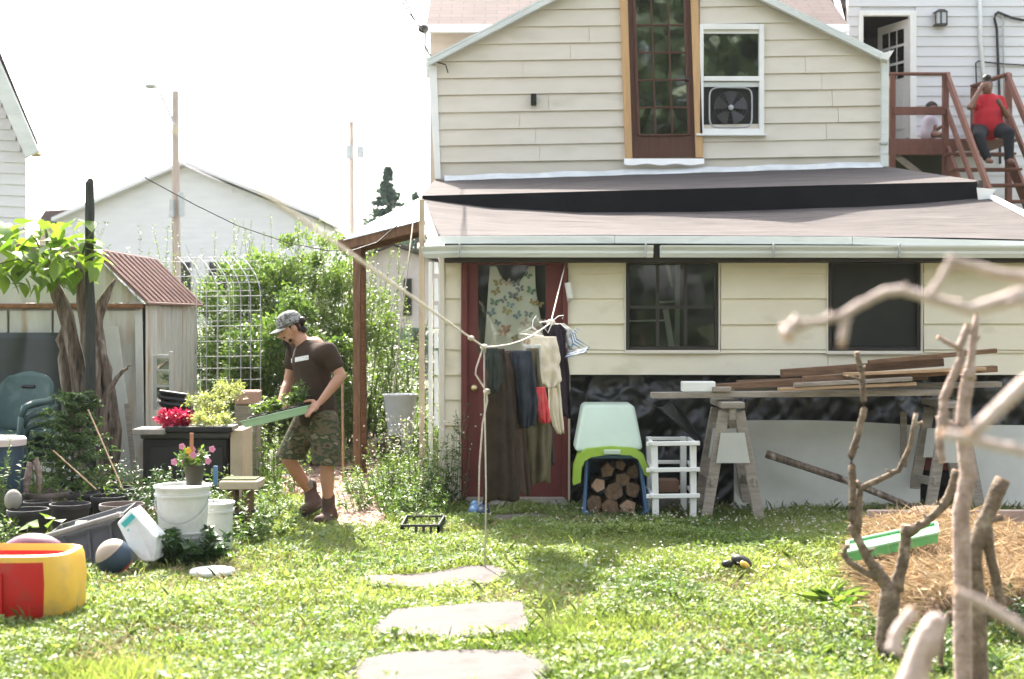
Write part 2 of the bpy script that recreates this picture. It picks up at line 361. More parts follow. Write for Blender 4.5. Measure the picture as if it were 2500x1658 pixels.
M['camo'] = rampmat('camouflage', [(0.045, 0.036, 0.024), (0.115, 0.095, 0.058), (0.050, 0.058, 0.033), (0.19, 0.155, 0.10)], 13, stretch=(1, 1, 1.7))
M['camocap'] = rampmat('grey_camouflage', [(0.05, 0.05, 0.05), (0.27, 0.27, 0.26), (0.10, 0.095, 0.085), (0.42, 0.42, 0.42)], 26, stretch=(1, 1, 1.5))
M['capbill'] = mat('cap_bill', (0.46, 0.44, 0.42), (0.30, 0.29, 0.28), scale=20, rough=0.9)
M['boot'] = mat('brown_boot', (0.085, 0.048, 0.034), (0.055, 0.030, 0.022), scale=12, rough=0.8, c3=(0.24, 0.19, 0.16), s3=6, l3=(0.55, 0.8))
M['sock'] = mat('grey_sock', (0.22, 0.20, 0.18), rough=0.95)
M['redtee'] = mat('red_cotton', (0.44, 0.016, 0.028), (0.36, 0.012, 0.022), scale=9, rough=0.9, bump=0.2, bscale=25)
M['jeans'] = mat('dark_trousers', (0.012, 0.015, 0.020), (0.008, 0.010, 0.014), rough=0.9)
M['lilac'] = mat('pale_lilac_cloth', (0.62, 0.56, 0.64), rough=0.9)
M['teal'] = mat('teal_print', (0.05, 0.36, 0.36), rough=0.6)
M['bag'] = mat('white_bag', (0.60, 0.61, 0.59), (0.50, 0.51, 0.48), scale=5, rough=0.5, bump=0.3, bscale=14, c3=(0.34, 0.31, 0.25), s3=6, l3=(0.56, 0.80))
M['drygrass'] = leafmat('dry_grass', (0.30, 0.24, 0.12), (0.50, 0.44, 0.27), trans=0.3, tmul=(1, 1, 0.9))
M['deadleaf'] = leafmat('dead_leaves', (0.10, 0.055, 0.030), (0.26, 0.15, 0.085), trans=0.2, tmul=(1, 1, 1))
M['straw'] = leafmat('straw', (0.26, 0.165, 0.085), (0.60, 0.46, 0.28), trans=0.2, rough=0.7, tmul=(1, 1, 1))
M['chipleaf'] = leafmat('chip_flakes', (0.26, 0.16, 0.115), (0.52, 0.39, 0.32), trans=0.0, rough=0.9)
M['grass'] = leafmat('grass_blades', (0.078, 0.132, 0.034), (0.35, 0.385, 0.165), trans=0.48, rough=0.5, spec=0.3)
M['clover'] = leafmat('clover_leaves', (0.062, 0.124, 0.034), (0.30, 0.355, 0.140), trans=0.46, rough=0.5, spec=0.3)
M['flower'] = leafmat('clover_flowers', (0.45, 0.42, 0.33), (0.66, 0.62, 0.54), trans=0.2, tmul=(1, 1, 1))
M['shrubleaf'] = leafmat('shrub_leaves', (0.060, 0.125, 0.035), (0.22, 0.30, 0.095), trans=0.4)
M['darkleaf'] = leafmat('dark_leaves', (0.018, 0.055, 0.020), (0.060, 0.115, 0.040), trans=0.3)
M['weedleaf'] = leafmat('weed_leaves', (0.055, 0.125, 0.028), (0.18, 0.25, 0.075), trans=0.42)
M['paleleaf'] = leafmat('pale_leaves', (0.17, 0.22, 0.08), (0.46, 0.46, 0.24), trans=0.4)
M['pinkleaf'] = leafmat('magenta_leaves', (0.30, 0.012, 0.045), (0.60, 0.05, 0.13), trans=0.35, tmul=(1.2, 0.8, 0.9))
M['bigleaf'] = leafmat('catalpa_leaves', (0.085, 0.165, 0.028), (0.20, 0.29, 0.055), trans=0.5)
M['spruce'] = leafmat('spruce_needles', (0.085, 0.135, 0.115), (0.14, 0.21, 0.18), trans=0.15)
M['treeleaf'] = leafmat('tree_leaves', (0.035, 0.060, 0.030), (0.085, 0.120, 0.065), trans=0.35)
M['stem'] = mat('green_stem', (0.13, 0.15, 0.06), (0.09, 0.09, 0.04), rough=0.8)
M['pinkflower'] = mat('pink_petals', (0.58, 0.22, 0.36), rough=0.7)
M['yellowflower'] = mat('yellow_petals', (0.72, 0.42, 0.04), rough=0.7)
# ---------------------------------------------------------------- foliage helpers
def unit(a): return a / np.maximum(np.linalg.norm(a, axis=-1, keepdims=True), 1e-9)
def leaves(name, pos, dirv, nrm, L, W, tint, mt, parent=None, fold=0.12, droop=0.0, **tags):
    pos = np.asarray(pos, float); n = len(pos)
    a = unit(np.asarray(dirv, float)); b = unit(np.cross(a, nrm)); c = np.cross(b, a)
    L = np.broadcast_to(np.asarray(L, float), (n,))[:, None]; W = np.broadcast_to(np.asarray(W, float), (n,))[:, None]
    base = np.array(wloc(parent)) if parent is not None else np.zeros(3)
    org = np.zeros(3)
    if parent is None: org = np.array([pos[:, 0].mean(), pos[:, 1].mean(), pos[:, 2].min()])
    p0 = pos - base - org
    v = np.empty((n, 4, 3))
    v[:, 0] = p0; v[:, 1] = p0 + a * L * 0.45 + b * W * 0.5 + c * W * fold
    v[:, 2] = p0 + a * L - np.array([0, 0, 1.0]) * L * droop; v[:, 3] = p0 + a * L * 0.45 - b * W * 0.5 + c * W * fold
    me = bpy.data.meshes.new(name)
    me.vertices.add(n * 4); me.vertices.foreach_set('co', v.reshape(-1))
    idx = (np.arange(n) * 4)[:, None] + np.array([0, 1, 2, 0, 2, 3])[None, :]
    me.loops.add(n * 6); me.loops.foreach_set('vertex_index', idx.reshape(-1).astype(np.int32))
    me.polygons.add(n * 2)
    me.polygons.foreach_set('loop_start', (np.arange(n * 2) * 3).astype(np.int32))
    me.polygons.foreach_set('loop_total', np.full(n * 2, 3, np.int32))
    me.update(calc_edges=True)
    at = me.attributes.new('tint', 'FLOAT', 'POINT')
    at.data.foreach_set('value', np.repeat(np.clip(np.broadcast_to(tint, (n,)), 0, 1), 4).astype(np.float32))
    me.materials.append(mt)
    o = bpy.data.objects.new(name, me); col.objects.link(o)
    if parent is not None: o.parent = parent
    else: o.location = org
    return tag(o, tags.get('label'), tags.get('cat'), tags.get('group'), tags.get('kind'))

class Shoots:
    """upright leafy shoots: stems and the leaves along them"""
    def __init__(s, seed): s.r = np.random.default_rng(seed); s.pos = []; s.dir = []; s.nr = []; s.L = []; s.W = []; s.t = []; s.st = MB()
    def shoot(s, base, top, nl, L, W, bend=0.1, t0=0.15, sr=0.004, up=0.45, tint=(0.2, 0.9)):
        r = s.r; base = np.array(base, float); top = np.array(top, float)
        off = r.normal(0, 1, 3) * bend * np.linalg.norm(top - base); off[2] = abs(off[2]) * 0.3
        ts = np.linspace(0, 1, 6)
        pts = [base * (1 - t) + top * t + off * (4 * t * (1 - t)) for t in ts]
        s.st.tube(pts, [sr * (1 - 0.75 * t) for t in ts], 3, False)
        t = r.uniform(t0, 1, nl); q = base * (1 - t[:, None]) + top * t[:, None] + off * (4 * t * (1 - t))[:, None]
        ax = unit((top - base)[None, :])
        rad = unit(r.normal(0, 1, (nl, 3)) * np.array([1, 1, 0.25]))
        d = unit(rad + ax * up + r.normal(0, 0.25, (nl, 3)))
        s.pos.append(q); s.dir.append(d); s.nr.append(r.normal(0, 0.35, (nl, 3)) + np.array([0, 0, 1.0]))
        sc = r.uniform(0.6, 1.15, nl) * (1.05 - 0.45 * t)
        s.L.append(L * sc); s.W.append(W * sc); s.t.append(np.clip(r.uniform(tint[0], tint[1], nl) * (0.6 + 0.5 * t), 0, 1))
    def done(s, root, mt, stem_mat, droop=0.1):
        if s.st.v: s.st.build('stem', stem_mat, root, recalc=False, kind='stuff')
        return leaves('foliage', np.concatenate(s.pos), np.concatenate(s.dir), np.concatenate(s.nr), np.concatenate(s.L), np.concatenate(s.W), np.concatenate(s.t), mt, root, droop=droop)

def clump(n, c, rad, k, sub, r):
    """n points in k uneven clusters spread through an ellipsoid"""
    u = unit(r.normal(0, 1, (k, 3))) * (r.uniform(0.1, 1, (k, 1)) ** 0.45) * np.array(rad)
    i = r.integers(0, k, n)
    return np.array(c) + u[i] + unit(r.normal(0, 1, (n, 3))) * (r.uniform(0, 1, (n, 1)) ** 0.4) * sub * r.uniform(0.5, 1.2, (k, 1))[i]
def cloud(name, n, c, rad, k, sub, L, W, mt, parent, seed, tint=(0.0, 1.0), droop=0.1, upb=0.5):
    r = np.random.default_rng(seed); p = clump(n, c, rad, k, sub, r)
    p[:, 2] = np.maximum(p[:, 2], 0.01)
    d = unit(r.normal(0, 1, (n, 3)) + unit(p - np.array(c)) * 0.7 + np.array([0, 0, upb * 0.3]))
    return leaves(name, p, d, r.normal(0, 0.6, (n, 3)) + np.array([0, 0, 1.0]), L * r.uniform(0.6, 1.2, n), W * r.uniform(0.6, 1.2, n), r.uniform(tint[0], tint[1], n), mt, parent, droop=droop)

def plant(name, label, cat, base, pts, nl, L, W, mt, seed, group=None, bend=0.1, sr=0.005, droop=0.12, up=0.45, tint=(0.2, 0.9), t0=0.15):
    """pts: list of (base offset xyz, top offset xyz)"""
    root = thing(name, label, cat, base, group); s = Shoots(seed)
    for b, t in pts: s.shoot(Vector(base) + Vector(b), Vector(base) + Vector(t), nl, L, W, bend, t0, sr, up, tint)
    s.done(root, mt, M['stem'], droop); return root
def fan(seed, n, br, h, spread, flat=1.0, lean=(0, 0)):
    r = random.Random(seed); out = []
    for _ in range(n):
        a = r.uniform(0, 6.283); q = r.uniform(0, 1) ** 0.5; hh = r.uniform(*h)
        b = (math.cos(a) * br * q, math.sin(a) * br * q * flat, 0)
        out.append((b, (b[0] + math.cos(a) * spread * q * r.uniform(0.5, 1.2) + lean[0] * hh, b[1] + math.sin(a) * spread * q * flat + lean[1] * hh, hh)))
    return out

# ---------------------------------------------------------------- ground, path, stones
g = MB()
g.grid(lambda u, v: Vector(((u - 0.5) * 1200, -300 + v * 1200, 0.0)), 2, 2)
g.build('ground', M['soil'], kind='structure')

PATH = [G(612, 1130), G(640, 1090), G(700, 1050), G(800, 1020), G(905, 1020), G(960, 1060), G(950, 1120), G(905, 1190), G(935, 1245), G(960, 1290), G(900, 1305), G(830, 1290), G(780, 1250), G(700, 1200)]
p = MB(); p.prism([Vector((q.x, q.y, 0.006)) for q in PATH], (0, 0, -0.02)); p.build('path', M['chips'], kind='structure')
def inpoly(x, y, poly):
    x = np.asarray(x); y = np.asarray(y); c = np.zeros(x.shape, bool); n = len(poly)
    for i in range(n):
        x1, y1 = poly[i][0], poly[i][1]; x2, y2 = poly[i - 1][0], poly[i - 1][1]
        c ^= ((y1 > y) != (y2 > y)) & (x < (x2 - x1) * (y - y1) / (y2 - y1 + 1e-12) + x1)
    return c
bx = np.array([(q.x, q.y) for q in PATH])
cx = rng.uniform(bx[:, 0].min(), bx[:, 0].max(), 14000); cy = rng.uniform(bx[:, 1].min(), bx[:, 1].max(), 14000)
k = inpoly(cx, cy, bx); cx = cx[k]; cy = cy[k]; n = len(cx)
leaves('wood_chips', np.stack([cx, cy, rng.uniform(0.008, 0.03, n)], 1), rng.normal(0, 1, (n, 3)) * np.array([1, 1, 0.25]), rng.normal(0, 0.3, (n, 3)) + np.array([0, 0, 1.0]), rng.uniform(0.03, 0.075, n), rng.uniform(0.012, 0.03, n), rng.uniform(0, 1, n), M['chipleaf'], label='loose pinkish wood chips covering the garden path', cat='wood chips', kind='stuff')

STONES = []
def stone(pxs, label, seed, z=0.032):
    r = random.Random(seed); pts = [G(*q) for q in pxs]; poly = []
    for i in range(len(pts)):
        a = pts[i]; b = pts[(i + 1) % len(pts)]
        for t in (0, 0.33, 0.66):
            q = a.lerp(b, t); poly.append(Vector((q.x + r.uniform(-0.012, 0.012), q.y + r.uniform(-0.02, 0.02), 0)))
    STONES.append(np.array([(q.x, q.y) for q in poly]))
    c = sum(poly, Vector()) / len(poly); m = MB(); n = len(poly)
    rings = []
    for s_, zz in ((1.0, -0.03), (1.0, z - 0.012), (0.975, z)):
        rings.append([Vector((c.x + (q.x - c.x) * s_, c.y + (q.y - c.y) * s_, zz)) for q in poly])
    m.add(sum(rings, []), [(j * n + i, j * n + (i + 1) % n, (j + 1) * n + (i + 1) % n, (j + 1) * n + i) for j in range(2) for i in range(n)] + [tuple(2 * n + i for i in range(n))])
    m.build('stepping_stone', M['stone'], label=label, cat='stone', group='stepping stones across the lawn')
stone([(845, 1660), (870, 1625), (980, 1604), (1270, 1602), (1350, 1640), (1340, 1720), (860, 1720)], 'nearest flat grey stepping stone at the bottom edge of the lawn', 1)
stone([(900, 1560), (955, 1500), (1100, 1490), (1280, 1478), (1300, 1555), (1100, 1572)], 'wide flat grey stepping stone, middle one of the row', 2)
stone([(880, 1418), (1060, 1410), (1130, 1392), (1205, 1391), (1245, 1404), (1210, 1436), (1040, 1446), (905, 1440)], 'flat grey stepping stone nearest to the red door, with a wavy edge', 3)
stone([(1145, 1272), (1180, 1264), (1290, 1258), (1350, 1262), (1340, 1275), (1200, 1283)], 'small flat stone lying in front of the doorstep', 4, 0.02)

# ---------------------------------------------------------------- lawn: blades, clover, flowers
BED = np.array([(q.x, q.y) for q in (Gd(2100, 10.35), Gd(2700, 10.35), Gd(2900, 7.25), Gd(2150, 7.25), Gd(2060, 8.6))])
def lawn_points(n, d0, d1, seed, xlim=None):
    r = np.random.default_rng(seed)
    d = np.sqrt(r.uniform(d0 * d0, d1 * d1, n)); x = r.uniform(-0.375, 0.375, n) * d
    k = np.ones(n, bool)
    for s_ in STONES:
        c = s_.mean(0); k &= ~(inpoly(x, d, c + (s_ - c) * 0.985) & (inpoly(x, d, c + (s_ - c) * 0.90) | (r.random(n) < 0.8)))
    k &= ~inpoly(x, d, bx) | (r.random(n) < 0.02)
    k &= ~inpoly(x, d, BED) | (r.random(n) < 0.06)
    k &= ~((d > 12.1) & (x > -0.6))
    return x[k], d[k], r
def fnoise(x, y, s, seed):
    """cheap smooth noise on arrays"""
    r = np.random.default_rng(seed); g_ = r.uniform(0, 1, (64, 64)); u = (x * s) % 63; v = (y * s) % 63
    i = u.astype(int); j = v.astype(int); f = u - i; h = v - j; f = f * f * (3 - 2 * f); h = h * h * (3 - 2 * h)
    return g_[i, j] * (1 - f) * (1 - h) + g_[i + 1, j] * f * (1 - h) + g_[i, j + 1] * (1 - f) * h + g_[i + 1, j + 1] * f * h
def height(x, y): return 0.55 * fnoise(x + 30, y, 2.1, 1) + 0.45 * fnoise(x + 30, y, 6.0, 2)
def edging(x, d):
    e = np.zeros(len(x))
    for s_ in STONES[:3]: c = s_.mean(0); e = np.maximum(e, inpoly(x, d, c + (s_ - c) * np.array([1.05, 1.22])) * 1.0)
    return e
x, d, r = lawn_points(230000, 5.7, 12.75, 11); n = len(x); hh = np.clip(height(x, d) + 0.05 * edging(x, d), 0, 1)
hg = (0.03 + 0.13 * hh ** 2.0) * r.uniform(0.6, 1.35, n)
di = np.stack([r.normal(0, 0.45, n), r.normal(0, 0.45, n), np.full(n, 1.0)], 1)
leaves('grass', np.stack([x, d, np.zeros(n)], 1), di, r.normal(0, 1, (n, 3)), hg, r.uniform(0.004, 0.009, n), np.clip(0.5 * r.random(n) + 0.95 * fnoise(x + 30, d, 1.3, 5) - 0.25, 0, 1), M['grass'], droop=0.18, label='bright green uneven lawn grass of the back yard', cat='grass', kind='stuff')
x, d, r = lawn_points(150000, 5.7, 12.75, 12); k = (fnoise(x + 30, d, 1.1, 9) + 0.25 * r.random(len(x)) + edging(x, d)) > 0.42; x = x[k]; d = d[k]; n = len(x); hh = np.clip(height(x, d) + 0.14 * edging(x, d), 0, 1.0)
z = (0.012 + 0.125 * hh ** 1.9) * r.uniform(0.5, 1.1, n)
di = np.stack([r.normal(0, 1, n), r.normal(0, 1, n), r.normal(0.25, 0.3, n)], 1)
leaves('clover', np.stack([x, d, z], 1), di, r.normal(0, 0.35, (n, 3)) + np.array([0, 0, 1.0]), r.uniform(0.012, 0.028, n) * (1 + 1.6 * (r.random(n) < 0.07)), r.uniform(0.010, 0.024, n) * (1 + 1.2 * (r.random(n) < 0.10)), np.clip(0.5 * r.random(n) + 1.0 * fnoise(x + 30, d, 1.2, 6) - 0.28, 0, 1), M['clover'], label='low clover and broad weeds mixed through the lawn', cat='clover', kind='stuff')
x, d, r = lawn_points(15000, 6.2, 12.3, 13)
dens = fnoise(x + 30, d, 0.9, 21) * (0.35 + 0.9 * (x > -0.2)); k = r.random(len(x)) < np.clip(dens * 0.60 - 0.24, 0.006, 1); x = x[k]; d = d[k]; n = len(x)
z = 0.04 + 0.08 * height(x, d) * r.uniform(0.7, 1.4, n)
q = np.repeat(np.stack([x, d, z], 1), 5, 0); dd = np.tile(np.array([[1, 0, 0.35], [-0.5, 0.87, 0.35], [-0.5, -0.87, 0.35], [0.3, 0.2, 1], [-0.3, -0.2, 1]]), (n, 1))
leaves('clover_flowers', q, dd + rng.normal(0, 0.15, dd.shape), rng.normal(0, 0.3, dd.shape) + np.array([0, 0, 1.0]), np.repeat(r.uniform(0.007, 0.016, n), 5), np.repeat(r.uniform(0.007, 0.014, n), 5), np.repeat(r.random(n), 5), M['flower'], label='small white clover flowers dotted over the lawn', cat='flowers', kind='stuff')
x, d, r = lawn_points(60000, 5.9, 12.4, 15); k = r.random(len(x)) < np.clip(1.5 * fnoise(x + 30, d, 1.5, 41) - 0.72, 0.015, 1); x = x[k]; d = d[k]; n = len(x)
leaves('dry_grass', np.stack([x, d, np.zeros(n)], 1), np.stack([r.normal(0, 0.7, n), r.normal(0, 0.7, n), np.full(n, 0.9)], 1), r.normal(0, 1, (n, 3)), r.uniform(0.05, 0.13, n), r.uniform(0.003, 0.006, n), r.random(n), M['drygrass'], droop=0.25, label='straw coloured dry blades scattered in patches of the lawn', cat='dry grass', kind='stuff')
x, d, r = lawn_points(30000, 5.9, 12.5, 16); k = r.random(len(x)) < 0.05 + 0.45 * (d > 11.7); x = x[k]; d = d[k]; n = len(x)
leaves('tall_grass', np.stack([x, d, np.zeros(n)], 1), np.stack([r.normal(0, 0.35, n), r.normal(0, 0.35, n), np.full(n, 1.0)], 1), r.normal(0, 1, (n, 3)), r.uniform(0.08, 0.19, n), r.uniform(0.003, 0.006, n), r.random(n), M['grass'], droop=0.3, label='longer grass blades standing in tufts and along the house', cat='tall grass', kind='stuff')
# rough weeds round the garden corner and behind, as one carpet
x, d, r = lawn_points(60000, 12.75, 24.0, 14); k = (x < -0.6) | (x > 6.2); x = x[k]; d = d[k]; n = len(x); hh = height(x * 0.6, d * 0.6)
leaves('ground_cover', np.stack([x, d, 0.02 + 0.25 * hh * hh * r.random(n)], 1), r.normal(0, 0.8, (n, 3)) + np.array([0, 0, 0.8]), r.normal(0, 1, (n, 3)), r.uniform(0.05, 0.12, n), r.uniform(0.015, 0.04, n), r.random(n), M['weedleaf'], label='rough green ground cover behind the garden path', cat='ground cover', kind='stuff')
# ---------------------------------------------------------------- the beige house: gable wall, lean-to, roofs
house = thing('house', 'beige clapboard house with gable end, lean-to roof and dark red back door', 'house', (1.75, 12.3, 0))
UD = 17.0
def strip(m, x0, yb0, yt0, x1, yb1, yt1, d, tb=0.024, tt=0.005):
    """a tapered clapboard between columns x0 and x1 (photo pixels at depth d)"""
    f = lambda x, y, k: P(x, y, d) + Vector((0, -k, 0))
    return m.hexa([f(x0, yb0, tb), f(x1, yb1, tb), f(x1, yt1, tt), f(x0, yt0, tt), f(x0, yb0, -0.004), f(x1, yb1, -0.004), f(x1, yt1, -0.004), f(x0, yt0, -0.004)])
# upper gable wall core
w = MB(); w.prism([P(1062, 440, 17.01), P(2152, 404, 17.01), P(2152, 138, 17.01), P(1600, -135, 17.01), P(1052, 152, 17.01)], (0, 5.0, 0))
uw = w.build('gable_wall', M['cream'], house)
def xl(y): return 1062 if y > 152 else 1062 + (152 - y) * 1.94
def xr(y): return 2150 if y > 142 else 2150 - (142 - y) * 2.14
for kk in range(-7, 7):
    yb = lambda x, kk=kk: 152 + 41.0 * kk - 0.0165 * (x - 1070)
    segs = []
    ym = yb(1600) - 20
    if ym < -125: continue
    segs.append((None, 1517 + max(0, ym) * 0.036))
    if ym > 326: segs.append((1716, None))
    elif ym > 45: segs.append((1864, None))
    else: segs.append((1708, None))
    for (a, b) in segs:
        ya = yb(a if a else 1200); yt = ya - 41
        if a is None:
            x0b, x0t = xl(yb(1100)), xl(yb(1100) - 41); x1b = x1t = b
        else:
            x1b, x1t = xr(yb(2100)), xr(yb(2100) - 41); x0b = x0t = a
        if x1t - x0t < 5: continue
        m = MB(); jb = rnd.uniform(-1, 1)
        f = lambda x, y, k_: P(x, y, UD) + Vector((0, -k_, 0))
        B0, B1, T1, T0 = (x0b, yb(x0b) + jb), (x1b, yb(x1b) + jb), (x1t, yb(x1t) - 41.5), (x0t, yb(x0t) - 41.5)
        w_ = min(x1t, x1b) - max(x0t, x0b); cut_ = [0.0, 1.0]
        if w_ > 250 and rnd.random() < 0.75: cut_ = [0.0, rnd.uniform(0.25, 0.75), 1.0]      # butt joints
        for ci in range(len(cut_) - 1):
            e0, e1 = cut_[ci], cut_[ci + 1]; g_ = 0.8 / max(w_, 1); e0 += g_ if ci else 0; xm = (max(x0t, x0b), min(x1t, x1b)); j3 = rnd.uniform(-0.7, 0.7); pr_ = 0.028 + rnd.uniform(-0.003, 0.006)
            xa0 = lambda X0, X1, e: X0 if e == 0 else X1 if e == 1 else xm[0] + (xm[1] - xm[0]) * e
            b0, b1, t0, t1 = xa0(x0b, x1b, e0), xa0(x0b, x1b, e1), xa0(x0t, x1t, e0), xa0(x0t, x1t, e1)
            c0_, c1_, c2_, c3_ = (b0, yb(b0) + jb + j3), (b1, yb(b1) + jb), (t1, yb(t1) - 41.5), (t0, yb(t0) - 41.5)
            m = MB(); m.hexa([f(*c0_, pr_), f(*c1_, pr_), f(*c2_, 0.004), f(*c3_, 0.004), f(*c0_, -0.004), f(*c1_, -0.004), f(*c2_, -0.004), f(*c3_, -0.004)])
            m.build('clapboard', M['cream'], uw)
# rake boards, gable roof slabs, corner board, downspout, flashing
for nm, a, b in (('rake_board', (1042, 158), (1600, -132)), ('rake_board', (2166, 148), (1600, -132))):
    m = MB(); m.bar(P(a[0], a[1], 16.86), P(b[0], b[1], 16.86), 0.055, 0.075, 0.006, up=(0, 1, 0)); m.build(nm, M['gutter'], uw)
    m = MB(); A = P(a[0], a[1] - 9, 16.84); Bq = P(b[0], b[1] - 9, 16.84)
    m.prism([A, Bq, Bq + Vector((0, 0, 0.03)), A + Vector((0, 0, 0.03))], (0, 4.0, 0)); m.build('gable_roof', M['gutter'], house)
m = MB(); m.hexa([P(1062, 437, 16.955), P(1076, 437, 16.955), P(1066, 160, 16.955), P(1045, 160, 16.955), P(1062, 437, 17.1), P(1076, 437, 17.1), P(1066, 160, 17.1), P(1045, 160, 17.1)])
m.build('corner_board', M['white'], uw)
ds = MB(); ds.bar(P(2160, 150, 16.9), P(2159, 408, 16.9), 0.085, 0.06, 0.008, up=(0, 1, 0)); ds.bar(P(2160, 150, 16.9), P(2157, 138, 16.8), 0.09, 0.07, 0.01)
dsp = ds.build('downspout', M['gutter'], house)
m = MB(); m.pbox(2150, 347, 2170, 352, 16.85, 0.08); m.build('strap', M['metal'], dsp)
m = MB(); m.hexa([P(2152, 142, 16.75), P(2168, 147, 16.75), P(2183, 122, 16.75), P(2152, 130, 16.75), P(2152, 142, 17.2), P(2168, 147, 17.2), P(2183, 122, 17.2), P(2152, 130, 17.2)]); m.build('gutter_end', M['white'], house)
m = MB()
def fl(u, v):
    x = 1085 + u * 1070; y = 436 - u * 34 + (v - 0.5) * 13 + 1.5 * math.sin(u * 40); q = P(x, y, 16.95 - 0.12 * v); return q
m.grid(fl, 40, 3); m.build('flashing', M['flash'], uw, solid=0.01)
# upper door
ud = MB()
def ubar(m, x0, y0, x1, y1, w, t, d): return m.bar(P(x0, y0, d), P(x1, y1, d), w, t, 0.004, up=(0, 1, 0))
udoor = MB(); udoor.hexa([P(1544, 386, 16.97), P(1698, 384, 16.97), P(1684, -34, 16.97), P(1531, -34, 16.97), P(1544, 386, 17.03), P(1698, 384, 17.03), P(1684, -34, 17.03), P(1531, -34, 17.03)])
udo = udoor.build('upper_door', M['brown'], house, label='brown wooden glazed door with many small panes')
for nm, pts in (('door_casing', ((1513, -40), (1531, -40), (1544, 390), (1527, 390))), ('door_casing', ((1685, -40), (1703, -40), (1717, 384), (1699, 385))), ('door_casing', ((1513, -52), (1703, -52), (1703, -38), (1513, -38)))):
    m = MB(); m.prism([P(a, b, 16.93) for a, b in pts], (0, 0.12, 0)); m.build(nm, M['pine'], udo)
for r_ in range(6):
    for c_ in range(3):
        sk = lambda y: (y) * 0.034
        y1 = 330 - 67 * r_ - 2; y0 = y1 - 63
        xa = 1550 + c_ * 41; m = MB()
        m.prism([P(xa + sk(y1), y1, 16.964), P(xa + 37 + sk(y1), y1, 16.964), P(xa + 37 + sk(y0), y0, 16.964), P(xa + sk(y0), y0, 16.964)], (0, 0.004, 0)); m.build('pane', M['glass2'], udo)
# muntins stand proud of the panes
for c_ in range(4):
    m = MB(); xa = 1548.5 + c_ * 41; ubar(m, xa - 1.2, -34, xa + 330 * 0.034, 330, 0.017 if 0 < c_ < 3 else 0.03, 0.03, 16.955); m.build('muntin', M['brown'], udo)
for r_ in range(6):
    y1 = 330 - 67 * r_; m = MB(); ubar(m, 1549 + y1 * 0.034, y1, 1672 + y1 * 0.034, y1 - 1, 0.02, 0.026, 16.957); m.build('muntin', M['brown'], udo)
m = MB(); m.ball(P(1678, 194, 16.92), 0.028); m.tube([P(1678, 194, 16.97), P(1678, 194, 16.92)], 0.012); m.build('door_knob', M['darkframe'], udo, smooth=180)
m = MB(); m.grid(lambda u, v: P(1524 + u * 195, 388 + v * 14 + 2 * math.sin(u * 17) * v, 16.93 - 0.06 * v), 24, 3); m.build('door_sill', M['white'], udo, solid=0.012)
# upper window with sash, in its frame
uwin = MB()
for a in ((1708, 58, 1718, 328), (1854, 58, 1866, 326), (1718, 58, 1854, 72), (1718, 314, 1854, 327), (1718, 186, 1854, 198)):
    uwin.pbox(*a, 16.93, 0.1, 0.006)
uwo = uwin.build('window_frame', M['white'], house)
m = MB(); m.pbox(1718, 72, 1854, 186, 16.985, 0.006); m.build('pane', M['glass2'], uwo, label='upper sash pane reflecting green trees')
m = MB(); m.pbox(1718, 198, 1854, 314, 17.0, 0.006); m.build('screen', M['screen'], uwo)
m = MB(); m.pbox(1700, 326, 1872, 331, 16.9, 0.14, 0.004); m.build('sill', M['white'], uwo)
m = MB(); m.pbox(1718, 72, 1854, 82, 16.97, 0.012); m.build('sash_rail', M['white'], uwo)
m = MB(); m.pbox(1718, 201, 1854, 212, 16.96, 0.02); m.build('sash_rail', M['gutter'], uwo)
# box fan standing in the open lower sash
fan_o = thing('box_fan', 'dark box fan with pale rounded rim standing in the upper window', 'fan', P(1784, 314, 16.93))
rim = []; fc = P(1784, 263, 16.945); hw = 52 / ppm(16.945); hh_ = 49 / ppm(16.945)
for i in range(33):
    a = 2 * math.pi * i / 32; c, s = math.cos(a), math.sin(a); e = 0.35
    rim.append(fc + Vector((hw * math.copysign(abs(c) ** e, c), 0, hh_ * math.copysign(abs(s) ** e, s))))
m = MB(); m.tube(rim, 0.011, 6, False); m.build('rim', M['metal'], fan_o, smooth=180)
m = MB(); m.lathe([(0.0, 0), (0.032, 0), (0.032, 0.03), (0.0, 0.035)], fc, 16, Matrix.Rotation(math.radians(90), 3, 'X')); m.build('hub', M['metal'], fan_o, smooth=40)
for i in range(5):
    a = i * 1.2566 + 0.3; m = MB()
    m.grid(lambda u, v, a=a: fc + Vector(((0.03 + 0.17 * v) * math.cos(a + (u - 0.5) * 0.85), 0.02 + 0.025 * (u - 0.5), (0.03 + 0.17 * v) * math.sin(a + (u - 0.5) * 0.85))), 4, 4)
    m.build('blade', M['greytote'], fan_o, solid=0.003)
for i in range(4):
    m = MB(); rr = 0.06 + 0.045 * i; m.tube([fc + Vector((rr * math.cos(t * math.pi / 12), -0.012, rr * math.sin(t * math.pi / 12))) for t in range(25)], 0.002, 4, False); m.build('grille_ring', M['greytote'], fan_o)
m = MB(); m.pbox(1296, 228, 1310, 256, 16.88, 0.09, 0.008); wl_ = m.build('wall_light', M['black'], label='small black box light on the upper beige siding', cat='light')
m = MB(); m.pbox(1298, 246, 1308, 254, 16.876, 0.004); m.build('lens', M['glass2'], wl_)
